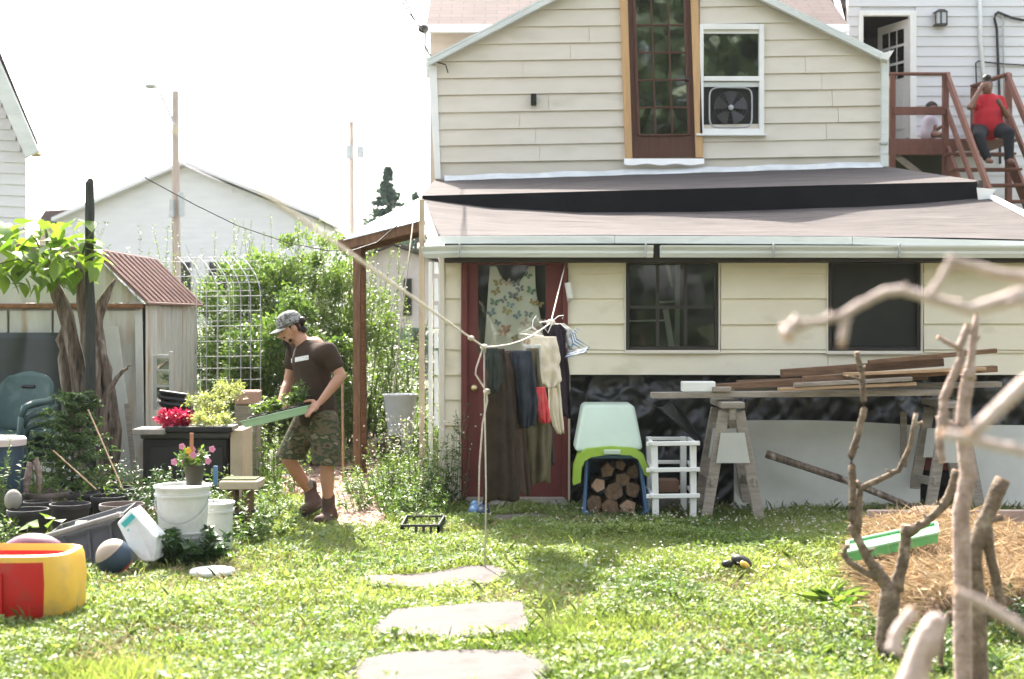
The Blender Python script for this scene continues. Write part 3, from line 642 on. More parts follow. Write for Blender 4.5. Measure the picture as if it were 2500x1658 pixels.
# main house body behind the gable, with the shingle roof
m = MB(); m.pbox(1050, 66, 2066, 470, 18.6, 4.0); m.build('rear_wall', mat('peach_wall', (0.60, 0.50, 0.42), (0.54, 0.45, 0.37), rough=0.8), house)
rf = MB(); a = P(1040, 62, 18.35); b = P(2072, 62, 18.35)
rf.prism([a, b, b + Vector((0, 0, -0.07)), a + Vector((0, 0, -0.07))], (0, 3.2, 1.75)); rfo = rf.build('main_roof', M['shingle'], house)
m = MB(); m.bar(P(1040, 70, 18.33), P(1240, 70, 18.33), 0.09, 0.10, 0.01); m.bar(P(1890, 70, 18.33), P(2072, 70, 18.33), 0.09, 0.10, 0.01); m.build('eave_gutter', M['white'], rfo)
m = MB(); m.hexa([P(2060, 95, 18.3), P(2075, 95, 18.3), P(2048, -10, 19.5), P(2032, -10, 19.5), P(2060, 95, 18.6), P(2075, 95, 18.6), P(2048, -10, 19.8), P(2032, -10, 19.8)]); m.build('rake_board', M['white'], rfo)

# lean-to roof
def slab(pts, t): return [Vector(p) for p in pts], (0, 0, -t)
up = MB(); up.prism(*slab([P(1060, 440, 17.0), P(2160, 406, 17.0), P(2230, 420, 16.3), P(2390, 441, 14.55), P(2375, 444, 14.4), P(2000, 452, 14.4), P(1490, 466, 14.4), P(1030, 478, 14.4)], 0.03))
upo = up.build('upper_roof', M['rooftop'], house)
st = MB(); n_ = 30
def band(u, v):
    x = 1030 + u * (2385 - 1030)
    yt = np.interp(x, [1030, 1490, 2000, 2385], [479, 467, 453, 444]); yb_ = np.interp(x, [1030, 1060, 1200, 1400, 1700, 2100, 2385], [489, 494, 512, 522, 522, 508, 494])
    return P(x, yt + (yb_ - yt) * v, 14.385 - 0.03 * math.sin(u * 9) * v)
st.grid(band, n_, 4); st.build('felt_band', M['felt'], upo, solid=0.02)
lo = MB(); ft = [P(1075, 577, 12.02), P(1500, 575, 12.02), P(2000, 578, 12.02), P(2330, 582, 12.02), P(2655, 590, 12.02)]
bk = [P(2400, 482, 14.43), P(2100, 505, 14.43), P(1700, 520, 14.43), P(1400, 519, 14.43), P(1200, 508, 14.43), P(1034, 486, 14.43)]
def roofpt(u, v):
    xb = np.interp(u, [0, 1], [1034, 2400]); ybk = np.interp(xb, [1034, 1200, 1400, 1700, 2100, 2400], [486, 508, 519, 520, 505, 482])
    xf = np.interp(u, [0, 1], [1075, 2655]); yf = np.interp(xf, [1075, 1500, 2000, 2330, 2655], [577, 575, 578, 582, 590])
    A = P(xf, yf, 12.02); Bk = P(xb, ybk - 4, 14.5); q = A.lerp(Bk, v); q.z += 0.012 * math.sin(u * 23 + v * 4) * v * (1 - v) * 4 - 0.03 * math.sin(v * math.pi)
    return q
lo.grid(lambda u, v: roofpt(u, v) - Vector((0, 0, 0.02)), 36, 10); loo = lo.build('lower_roof', M['rooftop'], house, solid=0.02, smooth=40)
cuts = [0.0, 0.17, 0.36, 0.55, 0.74, 0.97]
for i in range(5):
    m = MB(); sd_ = i * 7.3
    m.grid(lambda u, v, i=i, sd_=sd_: roofpt(u, min(1, cuts[i] + (cuts[i + 1] - cuts[i] + 0.02) * v + (0.004 * noise.noise(Vector((u * 30, sd_, 0))) if v == 0 and i else 0))) + Vector((0, 0, 0.0012 * (1 - v) + 0.004 + 0.001 * noise.noise(Vector((u * 14, v * 2, sd_))))), 60, 4)
    m.build('roofing_strip', M['rooftop'], loo, smooth=40)
m = MB(); m.tube([roofpt(1.0, v) + Vector((0.02, 0, 0.012)) for v in (0, 0.5, 0.95)], 0.035, 6); m.build('hip_flashing', M['white'], loo)
m = MB(); m.hexa([P(2388, 488, 14.3), P(2412, 490, 14.3), P(2432, 462, 14.3), P(2384, 458, 14.3), P(2388, 488, 14.6), P(2412, 490, 14.6), P(2432, 462, 14.6), P(2384, 458, 14.6)]); m.build('gutter_end', M['white'], loo)
m = MB(); m.hexa([P(1074, 598, 12.0), P(1080, 598, 12.0), P(1044, 497, 14.3), P(1036, 497, 14.3), P(1046, 598, 12.2), P(1050, 560, 12.3), P(1040, 489, 14.4), P(1032, 489, 14.4)]); m.build('rake_board', M['white'], loo)
for i, (x0, x1) in enumerate(((1072, 1500), (1500.5, 2080), (2080.5, 2660))):
    y0 = np.interp(x0, [1075, 1500, 2080, 2660], [586, 585, 588, 602]); y1 = np.interp(x1, [1075, 1500, 2080, 2660], [586, 585, 588, 602])
    m = MB(); m.bar(P(x0, y0, 12.03), P(x1, y1, 12.03), 0.035, 0.066, 0.004); m.build('fascia_board', M['gutter'], loo)
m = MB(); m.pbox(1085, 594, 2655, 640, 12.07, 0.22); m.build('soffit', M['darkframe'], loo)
# gutter: K profile pushed along x, in sections
prof = [(0.0, 0.10), (0.0, 0.0), (-0.055, 0.0), (-0.075, 0.035), (-0.072, 0.055), (-0.095, 0.085), (-0.098, 0.10), (-0.088, 0.10), (-0.062, 0.055), (-0.05, 0.012), (-0.012, 0.012), (-0.012, 0.10)]
def gsec(x0, x1, z0, z1, tip=0):
    m = MB(); a = []; b = []
    for (yy, zz) in prof:
        a.append(Vector((x0 + (tip * (zz < 0.05)), 12.02 + yy, z0 + zz))); b.append(Vector((x1, 12.02 + yy, z1 + zz)))
    n = len(prof); m.add(a + b, [(i, (i + 1) % n, n + (i + 1) % n, n + i) for i in range(n)] + [tuple(range(n))[::-1], tuple(range(n, 2 * n))])
    return m
gz = lambda x: P(x, np.interp(x, [1030, 1120, 2000, 2600], [631, 628, 629, 630]), 11.98).z
gx = lambda x: P(x, 612, 11.98).x
gut = None
for i, (x0, x1) in enumerate(((1030, 1122), (1124, 1574), (1612, 1884), (1886, 2189), (2191, 2655))):
    m = gsec(gx(x0), gx(x1), gz(x0), gz(x1), 0.03 if i == 0 else 0)
    o = m.build('gutter', M['gutter'], house)
    if i == 0: gut = o
m = gsec(gx(1576), gx(1594), gz(1576), gz(1594)); m.build('gutter', M['white'], house)
for x in (1123, 1575, 1885, 2190):
    m = MB(); m.box((gx(x), 11.905, gz(x) + 0.055), (0.014, 0.045, 0.115), None, 0.003); m.build('gutter_strap', M['metal'], gut)
# lower wall: core pieces round the openings
LD = 12.3
core = MB()
for a in ((1072, 600, 1127, 1232), (1127, 600, 1385, 628), (1385, 600, 1528, 915), (1528, 600, 1755, 637), (1528, 858, 1755, 915), (1755, 600, 2022, 915), (2022, 600, 2250, 632), (2022, 858, 2250, 915), (2250, 600, 2640, 915)):
    core.pbox(*a, 12.312, 0.1)
lw = core.build('lower_wall', M['cream2'], house)
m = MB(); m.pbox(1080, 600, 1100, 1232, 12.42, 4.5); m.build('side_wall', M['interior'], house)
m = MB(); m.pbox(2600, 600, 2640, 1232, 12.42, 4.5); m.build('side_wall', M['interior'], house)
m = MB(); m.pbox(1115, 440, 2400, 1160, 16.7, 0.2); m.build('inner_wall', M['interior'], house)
m = MB(); m.box((2.4, 14.6, 0.02), (5.6, 4.3, 0.05)); m.build('inner_floor', M['interior'], house)
segs = [(1086, 1126), (1386, 1524), (1759, 2019), (2254, 2640)]
lines = [668, 729.5, 791, 853, 915]
def board(x0, x1, yt, yb_, mt=None):
    m = MB(); j = rnd.uniform(-1.2, 1.2); j2 = rnd.uniform(-1.2, 1.2); strip(m, x0, yb_ + j, yt - 1, x1, yb_ + j2, yt - 1, LD, 0.026 + rnd.uniform(-0.003, 0.006), 0.006); m.build('clapboard', mt or M['cream2'], lw)
top = 612
for i, yb_ in enumerate(lines):
    for k_, (x0, x1) in enumerate(segs):
        if i == 4 and k_ > 0: continue
        board(x0, x1, top, yb_)
    top = yb_
board(1386, 2020, 861, 915); board(2021, 2640, 861, 915)
for (x0, x1) in ((1386, 1524), (1759, 2019), (2254, 2640)): board(x0, x1, 853.5, 861)
for i in range(5): board(1086, 1126, 915 + 61.5 * i, 915 + 61.5 * (i + 1))
m = MB(); m.pbox(1071, 626, 1085.5, 1232, 12.255, 0.12, 0.006); m.build('corner_board', M['cream'], house)
# battens and stubs of old siding left of the corner
for x0, x1, d_ in ((1023, 1036, 12.5), (1046, 1056, 12.42)):
    m = MB(); m.pbox(x0, 486 if x0 < 1040 else 640, x1, 1240, d_, 0.06, 0.005); m.build('corner_batten', M['tan'] if x0 < 1040 else M['white'], house)
for y0, y1 in ((640, 668), (680, 735), (745, 800), (806, 850), (856, 915), (922, 985), (990, 1040)):
    m = MB(); m.hexa([P(1060, y1, 12.34), P(1071, y1, 12.30), P(1069, y0, 12.34), P(1060, y0, 12.36), P(1060, y1, 12.4), P(1071, y1, 12.4), P(1069, y0, 12.4), P(1060, y0, 12.4)]); m.build('siding_end', M['white'], house)
# red back door
door = MB()
for a in ((1127, 628, 1141, 1224), (1374, 628, 1386, 1224), (1141, 628, 1374, 646)): door.pbox(*a, 12.24, 0.12, 0.006)
do = door.build('door_frame', M['red'], house)
leaf = MB()
for a in ((1141, 646, 1167, 1216), (1333, 646, 1374, 1216), (1167, 862, 1333, 1216)): leaf.pbox(*a, 12.285, 0.045, 0.003)
lf = leaf.build('back_door', M['red'], house, label='dark red back door with a tall glass pane')
for (x0, y0, x1, y1) in ((1190, 900, 1310, 1030), (1190, 1060, 1310, 1180)):
    for a in ((x0, y0, x1, y0 + 5), (x0, y1 - 5, x1, y1), (x0, y0 + 5, x0 + 5, y1 - 5), (x1 - 5, y0 + 5, x1, y1 - 5)):
        m = MB(); m.pbox(*a, 12.279, 0.01); m.build('moulding', M['red'], lf)
m = MB(); m.pbox(1166, 645, 1334, 863, 12.31, 0.005); m.build('pane', M['glassclear'], lf)
m = MB(); m.ball(P(1158, 947, 12.22), 0.03); m.tube([P(1158, 947, 12.29), P(1158, 947, 12.22)], 0.012); m.lathe([(0, 0), (0.03, 0), (0.03, 0.006), (0, 0.006)], P(1158, 947, 12.284), 14, Matrix.Rotation(math.radians(90), 3, 'X')); m.build('door_knob', M['brass'], lf, smooth=40)
m = MB(); m.pbox(1136, 1216, 1380, 1226, 12.20, 0.16, 0.006); m.build('threshold', M['oldwood'], do)
m = MB(); m.pbox(1387, 916, 1392, 1222, 12.22, 0.05); m.build('door_trim', M['tan'], do)
m = MB(); m.pbox(1135, 1228, 1388, 1250, 12.0, 0.3, 0.015); m.build('doorstep', M['concrete'], house)
# lower windows
def lowwin(x0, y0, x1, y1, vb, hb, nm_label, screen=False):
    m = MB(); e = 9
    for a in ((x0, y0, x0 + e, y1), (x1 - e, y0, x1, y1), (x0 + e, y0, x1 - e, y0 + e), (x0 + e, y1 - e, x1 - e, y1)): m.pbox(*a, 12.30, 0.09, 0.004)
    wo = m.build('window_frame', M['darkframe'], house, label=nm_label)
    for a in ((x0 - 3, y0 - 4, x0, y1 + 4), (x1, y0 - 4, x1 + 3, y1 + 4), (x0, y0 - 4, x1, y0), (x0, y1, x1, y1 + 4)):
        m = MB(); m.pbox(*a, 12.268, 0.10); m.build('trim', M['cream'], wo)
    m = MB(); m.pbox(x0 - 4, y1 + 4, x1 + 5, y1 + 8, 12.25, 0.06); m.build('sill', M['cream'], wo)
    xs = [x0 + e] + list(vb) + [x1 - e]; ys = [y0 + e] + list(hb) + [y1 - e]
    for i in range(len(xs) - 1):
        for j in range(len(ys) - 1):
            m = MB(); m.pbox(xs[i] + 2, ys[j] + 2, xs[i + 1] - 2, ys[j + 1] - 2, 12.345, 0.004); m.build('pane', M['screen'] if screen else M['glass'], wo)
    for v_ in vb: m = MB(); m.pbox(v_ - 4, y0 + e, v_ + 4, y1 - e, 12.33, 0.035); m.build('mullion', M['darkframe'], wo)
    for h_ in hb: m = MB(); m.pbox(x0 + e, h_ - 4, x1 - e, h_ + 4, 12.327, 0.038); m.build('mullion', M['darkframe'], wo)
lowwin(1528, 637, 1755, 855, (1606, 1674), (750,), 'dark framed window with six panes beside the door')
lowwin(2022, 633, 2250, 857, (), (), 'dark screened window without bars', True)
# furniture glimpsed behind the first window
m = MB()
m.bar(P(1628, 640, 13.0), P(1640, 700, 13.0), 0.03, 0.03); m.bar(P(1625, 755, 13.0), P(1640, 850, 13.0), 0.05, 0.03); m.bar(P(1608, 738, 13.0), P(1650, 736, 13.0), 0.02, 0.02); m.bar(P(1535, 784, 13.0), P(1632, 782, 13.0), 0.02, 0.015)
m.bar(P(1655, 640, 13.2), P(1650, 1150, 13.2), 0.04, 0.03)
m.build('clothes_rack', M['white'], label='pale rack glimpsed behind the six pane window', cat='rack')
# ---------------------------------------------------------------- things along the lower wall
# dress hanging behind the door pane
dr = thing('dress', 'white sleeveless dress printed with coloured butterflies hanging behind the door pane', 'dress', P(1256, 870, 12.42))
def dressf(u, v):
    xa = np.interp(v, [0, 0.25, 1], [1196, 1192, 1180]); xb = np.interp(v, [0, 0.25, 1], [1306, 1308, 1336]); x = xa + (xb - xa) * u
    y0 = 650 + (42 * max(0, 1 - ((u - 0.5) / 0.34) ** 2) ** 0.7 if abs(u - 0.5) < 0.34 else 0)
    return P(x, y0 + (875 - y0) * v, 12.40 + 0.012 * math.sin(u * 14) * v)
m = MB(); m.grid(dressf, 30, 20); m.build('cloth', mat('white_dress', (0.84, 0.83, 0.78), (0.76, 0.75, 0.70), scale=3, rough=0.9), dr, solid=0.006, smooth=180)
bc = [mat('print_%s' % nme, c_, rough=0.9) for nme, c_ in (('ochre', (0.52, 0.40, 0.20)), ('green', (0.26, 0.38, 0.28)), ('slate', (0.28, 0.30, 0.36)), ('coral', (0.62, 0.38, 0.30)), ('blue', (0.34, 0.42, 0.52)), ('rose', (0.62, 0.46, 0.42)))]
bl = [(1217, 690, 0), (1239, 690, 5), (1260, 692, 2), (1288, 672, 1), (1212, 712, 0), (1270, 706, 2), (1296, 710, 1), (1207, 738, 1), (1230, 732, 2), (1252, 722, 2), (1268, 730, 0), (1300, 738, 0), (1200, 764, 4), (1236, 760, 0), (1264, 770, 4), (1290, 768, 2), (1214, 788, 2), (1282, 788, 5), (1236, 802, 3), (1228, 814, 3), (1258, 826, 0), (1285, 834, 3), (1316, 742, 0), (1245, 745, 4), (1305, 800, 5)]
for i, (x, y, k) in enumerate(bl):
    m = MB(); c = P(x, y, 12.382); ang = rnd.uniform(-0.7, 0.7); s = rnd.uniform(0.8, 1.25) * 0.022
    for (dx, dz, rx, rz, t) in ((0.9, 0.55, 0.9, 0.55, 0.6), (-0.9, 0.55, 0.9, 0.55, -0.6), (0.7, -0.5, 0.65, 0.5, -0.5), (-0.7, -0.5, 0.65, 0.5, 0.5)):
        pts = []
        for j in range(8):
            a = j * math.pi / 4; px, pz = rx * math.cos(a), rz * math.sin(a)
            px, pz = px * math.cos(t) - pz * math.sin(t) + dx, px * math.sin(t) + pz * math.cos(t) + dz
            px, pz = px * math.cos(ang) - pz * math.sin(ang), px * math.sin(ang) + pz * math.cos(ang)
            pts.append(c + Vector((px * s, 0, pz * s)))
        m.prism(pts, (0, 0.002, 0))
    m.build('butterfly_print', bc[k], dr)
# tube with ring beside the door
tb = thing('wall_tube', 'short white tube with metal ring hanging on siding beside red door', 'tube', P(1390, 738, 12.24))
m = MB(); m.tube([P(1386, 690, 12.24), P(1392, 728, 12.24)], 0.028, 12); m.build('tube', M['white'], tb, smooth=40)
m = MB(); c = P(1390, 732, 12.22); m.tube([c + Vector((0.018 * math.cos(t * math.pi / 6), 0, 0.018 * math.sin(t * math.pi / 6))) for t in range(13)], 0.004, 6, False); m.build('ring', M['metal'], tb)
m = MB(); m.tube([P(1384, 655, 12.26), P(1385, 690, 12.25)], 0.012, 6); m.build('strap', M['darkframe'], tb)
# black plastic sheeting under the siding
def filmf(u, v):
    x = 1388 + u * (2640 - 1388); y = 908 + v * (1236 - 908)
    n1 = noise.fractal(Vector((x * 0.006, y * 0.012, 3.1)), 1.0, 2.0, 4); n2 = noise.noise(Vector((x * 0.014 + y * 0.01, y * 0.004, 8)))
    ridge = abs(noise.noise(Vector((x * 0.010 - y * 0.006, y * 0.003 + x * 0.001, 5))))
    r2 = abs(noise.noise(Vector((x * 0.022 + y * 0.016, y * 0.008 - x * 0.004, 9)))); r3 = abs(noise.noise(Vector((x * 0.035 - y * 0.03, y * 0.02 + x * 0.01, 2)))); return P(x, y, 12.36 - 0.05 * n1 - 0.04 * n2 + 0.13 * ridge + 0.09 * r2 + 0.018 * r3 - 0.05 * v)
m = MB(); m.grid(filmf, 260, 60); m.build('plastic_sheeting', M['film'], label='crumpled black plastic sheeting hung under the house siding', cat='sheeting', smooth=180, solid=0.003)
def film2(u, v):
    x = 1640 - 30 * u + v * 75 * (1 - 0.4 * u) + 60 * u; y = 975 + v * 95 + 20 * math.sin(u * 3)
    return P(x - 90 * (1 - v) * u, y, 12.12 - 0.16 * math.sin(u * 3.1) + 0.03 * noise.noise(Vector((u * 6, v * 5, 2))))
m = MB(); m.grid(film2, 14, 14); m.build('plastic_bag', M['film'], label='loose fold of black plastic bulging above the white stool', cat='plastic', smooth=180, solid=0.003)
# blue bin on its side, full of split firewood
bb = thing('blue_bin', 'blue plastic bin lying with its open end forward, full of firewood', 'bin', Gd(1500, 11.6))
bin_ = MB(); D0, D1 = 11.42, 12.0
def ring(pxs, d): return [P(x, y, d) for x, y in pxs]
o_f = ring([(1440, 1266), (1566, 1266), (1581, 1250), (1562, 1112), (1430, 1112), (1424, 1250)], D0)
o_b = ring([(1450, 1245), (1560, 1245), (1566, 1238), (1556, 1120), (1440, 1120), (1434, 1238)], D1)
cc = sum(o_f, Vector()) / 6; i_f = [q + (cc - q) * 0.07 for q in o_f]; cb_ = sum(o_b, Vector()) / 6; i_b = [q + (cb_ - q) * 0.08 - Vector((0, 0.03, 0)) for q in o_b]
vs = o_f + o_b + i_f + i_b; fs = []
for i in range(6):
    j = (i + 1) % 6; fs += [(i, j, 6 + j, 6 + i), (12 + i, 18 + i, 18 + j, 12 + j), (i, 12 + i, 12 + j, j)]
fs += [tuple(range(6, 12)), tuple(range(18, 24))[::-1]]
bin_.add(vs, fs); bin_.build('shell', M['blue'], bb)
m = MB(); m.tube(o_f + [o_f[0]], 0.013, 6, False); m.build('rim', M['blue'], bb, smooth=60)
logs = [(1452, 1230, 22, 'bark'), (1462, 1185, 20, 'cutwood'), (1500, 1200, 24, 'bark'), (1545, 1195, 20, 'brownwood'), (1490, 1240, 25, 'brownwood'), (1535, 1238, 23, 'cutwood'), (1520, 1172, 20, 'bark'), (1482, 1150, 19, 'brownwood'), (1545, 1152, 18, 'bark'), (1515, 1135, 15, 'bark')]
dsc = ['at the lower left corner', 'by the left wall', 'in the centre', 'by the right wall', 'at the bottom middle', 'with an orange cut face at the lower right', 'above the centre', 'upper left of the pile', 'upper right of the pile', 'on top of the pile']
for i, (x, y, r_, mt) in enumerate(logs):
    root = thing('firewood', 'split firewood log in the blue bin, ' + dsc[i], 'log', P(x, y + r_, 11.6), 'split logs in the blue bin')
    c0 = P(x, y, 11.5 + rnd.uniform(0, 0.08)); rr = r_ / ppm(11.55); poly = []; kk = rnd.choice((5, 6, 7)); a0 = rnd.uniform(0, 6)
    for j in range(kk): a = a0 + j * 6.283 / kk; q = rr * rnd.uniform(0.8, 1.1); poly.append(c0 + Vector((q * math.cos(a), rnd.uniform(-0.01, 0.01), q * math.sin(a))))
    m = MB(); m.prism(poly, (rnd.uniform(-0.02, 0.02), 0.34, rnd.uniform(-0.01, 0.01))); m.build('log', M['bark'] if mt == 'cutwood' else M[mt], root)
    m = MB(); m.prism([c0 + (q - c0) * 0.9 + Vector((0, -0.004, 0)) for q in poly], (0, 0.01, 0)); m.build('cut_face', M['cutwood'] if mt == 'cutwood' else mat('weathered_end%d' % i, (0.24, 0.15, 0.09), (0.13, 0.08, 0.05), scale=30, rough=0.9), root)
# pale green tote with lime rim, turned over on top of it
tt = thing('storage_tote', 'pale green tote with lime rim tipped over on top of the blue bin', 'tote', P(1490, 1112, 11.6))
def tote(px_top, px_bot, d0t, d1t, d0b, d1b):
    (xa, xb, yt), (xc, xd, yb_) = px_top, px_bot
    v = [P(xc, yb_, d0b), P(xd, yb_, d0b), P(xb, yt, d0t), P(xa, yt, d0t)]
    return v
ft_ = [P(1403, 1104, 11.42), P(1571, 1100, 11.42), P(1549, 988, 11.62), P(1424, 988, 11.62)]; bt_ = [q + Vector((0, 0.42, 0.0)) for q in ft_]
m = MB(); m.hexa(ft_ + bt_); o = m.build('shell', M['palegreen'], tt); md = o.modifiers.new('bevel', 'BEVEL'); md.width = 0.035; md.segments = 3
for p_ in o.data.polygons: p_.use_smooth = True
m = MB()
rimo = [(1400, 1185), (1402, 1140), (1412, 1112), (1432, 1096), (1490, 1090), (1548, 1094), (1570, 1108), (1582, 1140), (1586, 1165)]
rimi = [(1418, 1178), (1420, 1142), (1428, 1126), (1444, 1116), (1492, 1110), (1540, 1112), (1558, 1122), (1568, 1144), (1574, 1160)]
n = len(rimo); A = [P(x, y, 11.36) for x, y in rimo]; Bq = [P(x, y, 11.34) for x, y in rimi]; A2 = [q + Vector((0, 0.22, 0)) for q in A]; B2 = [q + Vector((0, 0.22, 0)) for q in Bq]
vs = A + Bq + B2 + A2; fs = []
for i in range(n - 1):
    for k in range(4): fs.append((k * n + i, k * n + i + 1, ((k + 1) % 4) * n + i + 1, ((k + 1) % 4) * n + i))
fs += [(0, n, 2 * n, 3 * n), (n - 1, 4 * n - 1, 3 * n - 1, 2 * n - 1)]
m.add(vs, fs); m.build('rim', M['lime'], tt, smooth=50)
m = MB(); m.pbox(1474, 1098, 1515, 1110, 11.32, 0.02, 0.006); m.build('handle', M['palegreen'], tt)
# white stool
stl = thing('stool', 'tall white wooden stool with open frame and no seat', 'stool', Gd(1638, 11.5))
fx = lambda x, y, d: P(x, y, d)
for (x, yb_, yt, d_) in ((1601, 1270, 1078, 11.3), (1692, 1246, 1080, 11.38), (1588, 1225, 1066, 11.75), (1668, 1222, 1066, 11.8)):
    m = MB(); a = Gd(x, d_); b = P(x - (4 if x < 1640 else 0), yt, d_); m.bar(a, b, 0.05, 0.05, 0.005, up=(0, 1, 0)); m.build('leg', M['white'], stl)
def rail(x0, y0, d0, x1, y1, d1, h=0.035): m = MB(); m.bar(P(x0, y0, d0), P(x1, y1, d1), 0.026, h, 0.004); m.build('rail', M['white'], stl)
for (y, yb2) in ((1084, 1071), (1148, 1128), (1212, 1190)):
    rail(1578, y, 11.265, 1708, y - 2, 11.34); rail(1580, yb2, 11.785, 1676, yb2, 11.835, 0.03); rail(1592, y - 1, 11.24, 1580, yb2, 11.82, 0.03); rail(1698, y - 1, 11.32, 1680, yb2, 11.85, 0.03)
m = MB(); m.pbox(1606, 1173, 1658, 1203, 11.55, 0.2, 0.004); m.build('brown_box', mat('cardboard', (0.17, 0.095, 0.065), rough=0.9), label='small brown box resting inside the white stool frame', cat='box')
m = MB(); m.pbox(1604, 1218, 1712, 1268, 11.9, 0.03, 0.004); m.build('grey_slab', M['concrete'], label='grey slab standing behind the legs of the white stool', cat='slab')
# saw horses
def sawhorse(label, x, y, d0, d1, s=1.0, gus=True):
    t = thing('sawhorse', label, 'sawhorse', Gd(x, (d0 + d1) / 2), 'saw horses under the lumber')
    zt = P(x, y, d0).z; X0 = P(x, y, d0).x
    m = MB(); m.box((X0, (d0 + d1) / 2, zt), (0.19, d1 - d0, 0.05), None, 0.006); m.box((X0, (d0 + d1) / 2, zt - 0.07), (0.05, d1 - d0 - 0.04, 0.10), None, 0.004); m.build('beam', M['oldwood'], t)
    for yy in (d0 + 0.08, d1 - 0.12):
        for sg in (-1, 1):
            m = MB(); m.bar((X0 + sg * 0.06, yy, zt - 0.05), (X0 + sg * 0.215, yy + (0.03 if yy > d0 + 0.2 else -0.05), 0.0), 0.045, 0.085, 0.004, up=(0, 1, 0), roll=math.pi / 2); m.build('leg', M['oldwood'], t)
        if gus:
            m = MB(); z0, z1 = zt - 0.22, zt - 0.46; m.prism([(X0 - 0.095, yy - 0.06, z0), (X0 + 0.095, yy - 0.06, z0), (X0 + 0.135, yy - 0.075, z1), (X0 - 0.135, yy - 0.075, z1)], (0, 0.012, 0)); m.build('gusset', M['panel'], t)
    for sg in (-1, 1):
        m = MB(); m.bar((X0 + sg * 0.17, d0 + 0.0, 0.30), (X0 + sg * 0.17, d1, 0.26), 0.02, 0.07, 0.003); m.build('brace', M['oldwood'], t)
    return t
sawhorse('weathered wooden sawhorse with white gusset beside the stool', 1790, 990, 11.35, 12.0)
sawhorse('weathered wooden sawhorse half hidden behind the pruned branches', 2335, 990, 11.4, 12.05)
# lumber lying across them
def plank(label, x0, y0, x1, y1, d0, d1, h, w, mt):
    m = MB(); m.bar(P(x0, y0, d0), P(x1, y1, d1), w, h / ppm(d0), 0.003); m.build('plank', M[mt], label=label, cat='plank', group='planks laid across the saw horses')
plank('long grey plank at the bottom of the lumber pile', 1590, 965, 2300, 958, 11.55, 11.6, 14, 0.14, 'oldwood')
plank('second grey plank under the pile, longer to the right', 1790, 953, 2440, 938, 11.85, 11.8, 13, 0.14, 'oldwood')
plank('pale plank on the near side of the lumber pile', 1900, 951, 2235, 937, 11.42, 11.45, 8, 0.07, 'lightwood')
plank('long dark brown board sloping up to the right on the pile', 1740, 946, 2430, 900, 11.68, 11.7, 15, 0.12, 'brownwood')
plank('brown board with a squared left end on top of the pile', 1908, 912, 2300, 884, 11.75, 11.8, 20, 0.10, 'brownwood')
plank('thin pole poking out at the upper right of the lumber pile', 2120, 885, 2432, 856, 11.65, 11.7, 11, 0.05, 'brownwood')
plank('dark board wedged in the middle of the lumber pile', 1960, 926, 2390, 902, 11.5, 11.55, 14, 0.08, 'brownwood')
plank('short grey plank in the middle of the lumber pile', 1938, 940, 2225, 925, 11.40, 11.43, 10, 0.06, 'oldwood')
plank('yellowish board near the right end of the lumber pile', 2060, 914, 2405, 900, 11.44, 11.5, 8, 0.06, 'lightwood')
plank('brown board under the sloping dark one', 1800, 936, 2260, 920, 11.92, 11.95, 14, 0.12, 'brownwood')
m = MB(); m.pbox(1666, 932, 1747, 957, 11.5, 0.12, 0.006); m.build('white_block', M['white'], label='white painted block on the left end of the planks', cat='block')
m = MB(); m.pbox(1740, 945, 1786, 957, 11.46, 0.1, 0.004); m.build('wood_block', M['oldwood'], label='small grey wood block next to the white block', cat='block')
# leaning panels
def pan(label, x0, x1, yt0, yt1, ym, d_, yb_=1230):
    m = MB()
    def f(u, v):
        x = x0 + (x1 - x0) * u; yt = yt0 + (yt1 - yt0) * u - ym * math.sin(u * math.pi); q = P(x, yt, d_); g0 = Gd(x, d_ - 0.28); return g0.lerp(q, v)
    m.grid(f, 16, 4); m.build('panel_board', M['panel'], label=label, cat='panel', solid=0.02, group='panels leaning on the house')
pan('long off-white panel leaning against the house under the lumber', 1792, 2246, 1028, 1040, 6, 12.15)
pan('off-white panel leaning at the right edge behind the branches', 2330, 2620, 1038, 1040, 0, 12.2)
m = MB(); m.pbox(2200, 1005, 2214, 1240, 12.0, 0.03); m.build('leaning_batten', M['oldwood'], label='thin grey batten standing against the long off-white panel', cat='batten')
m = MB(); m.tube([P(1870, 1108, 11.75), P(1960, 1138, 11.7), P(2080, 1178, 11.6), P(2230, 1240, 11.4), Gd(2300, 11.2, 0.02)], [0.034, 0.03, 0.03, 0.026, 0.022], 8); m.build('fallen_branch', M['bark'], label='dark branch leaning against the long off-white panel', cat='branch')
m = MB(); m.pbox(2255, 1110, 2320, 1150, 12.0, 0.2, 0.01); m.build('red_box', mat('dull_red_box', (0.16, 0.05, 0.04), rough=0.8), label='dull red box low behind the pruned branches', cat='box')
# shoes on the step
for i, (x, y, mt, lb) in enumerate(((1160, 1250, 'blue', 'blue shoe lying left of the doorstep'), (1180, 1252, 'navy', 'dark shoe lying against the doorstep'))):
    m = MB(); q = G(x, y + 12); m.ball(q + Vector((0, 0, 0.05)), (0.055, 0.10, 0.05), 12, 8); m.ball(q + Vector((0.0, 0.05, 0.08)), (0.045, 0.05, 0.05), 10, 6); m.build('shoe', M[mt], label=lb, cat='shoe', group='shoes by the doorstep', smooth=180)
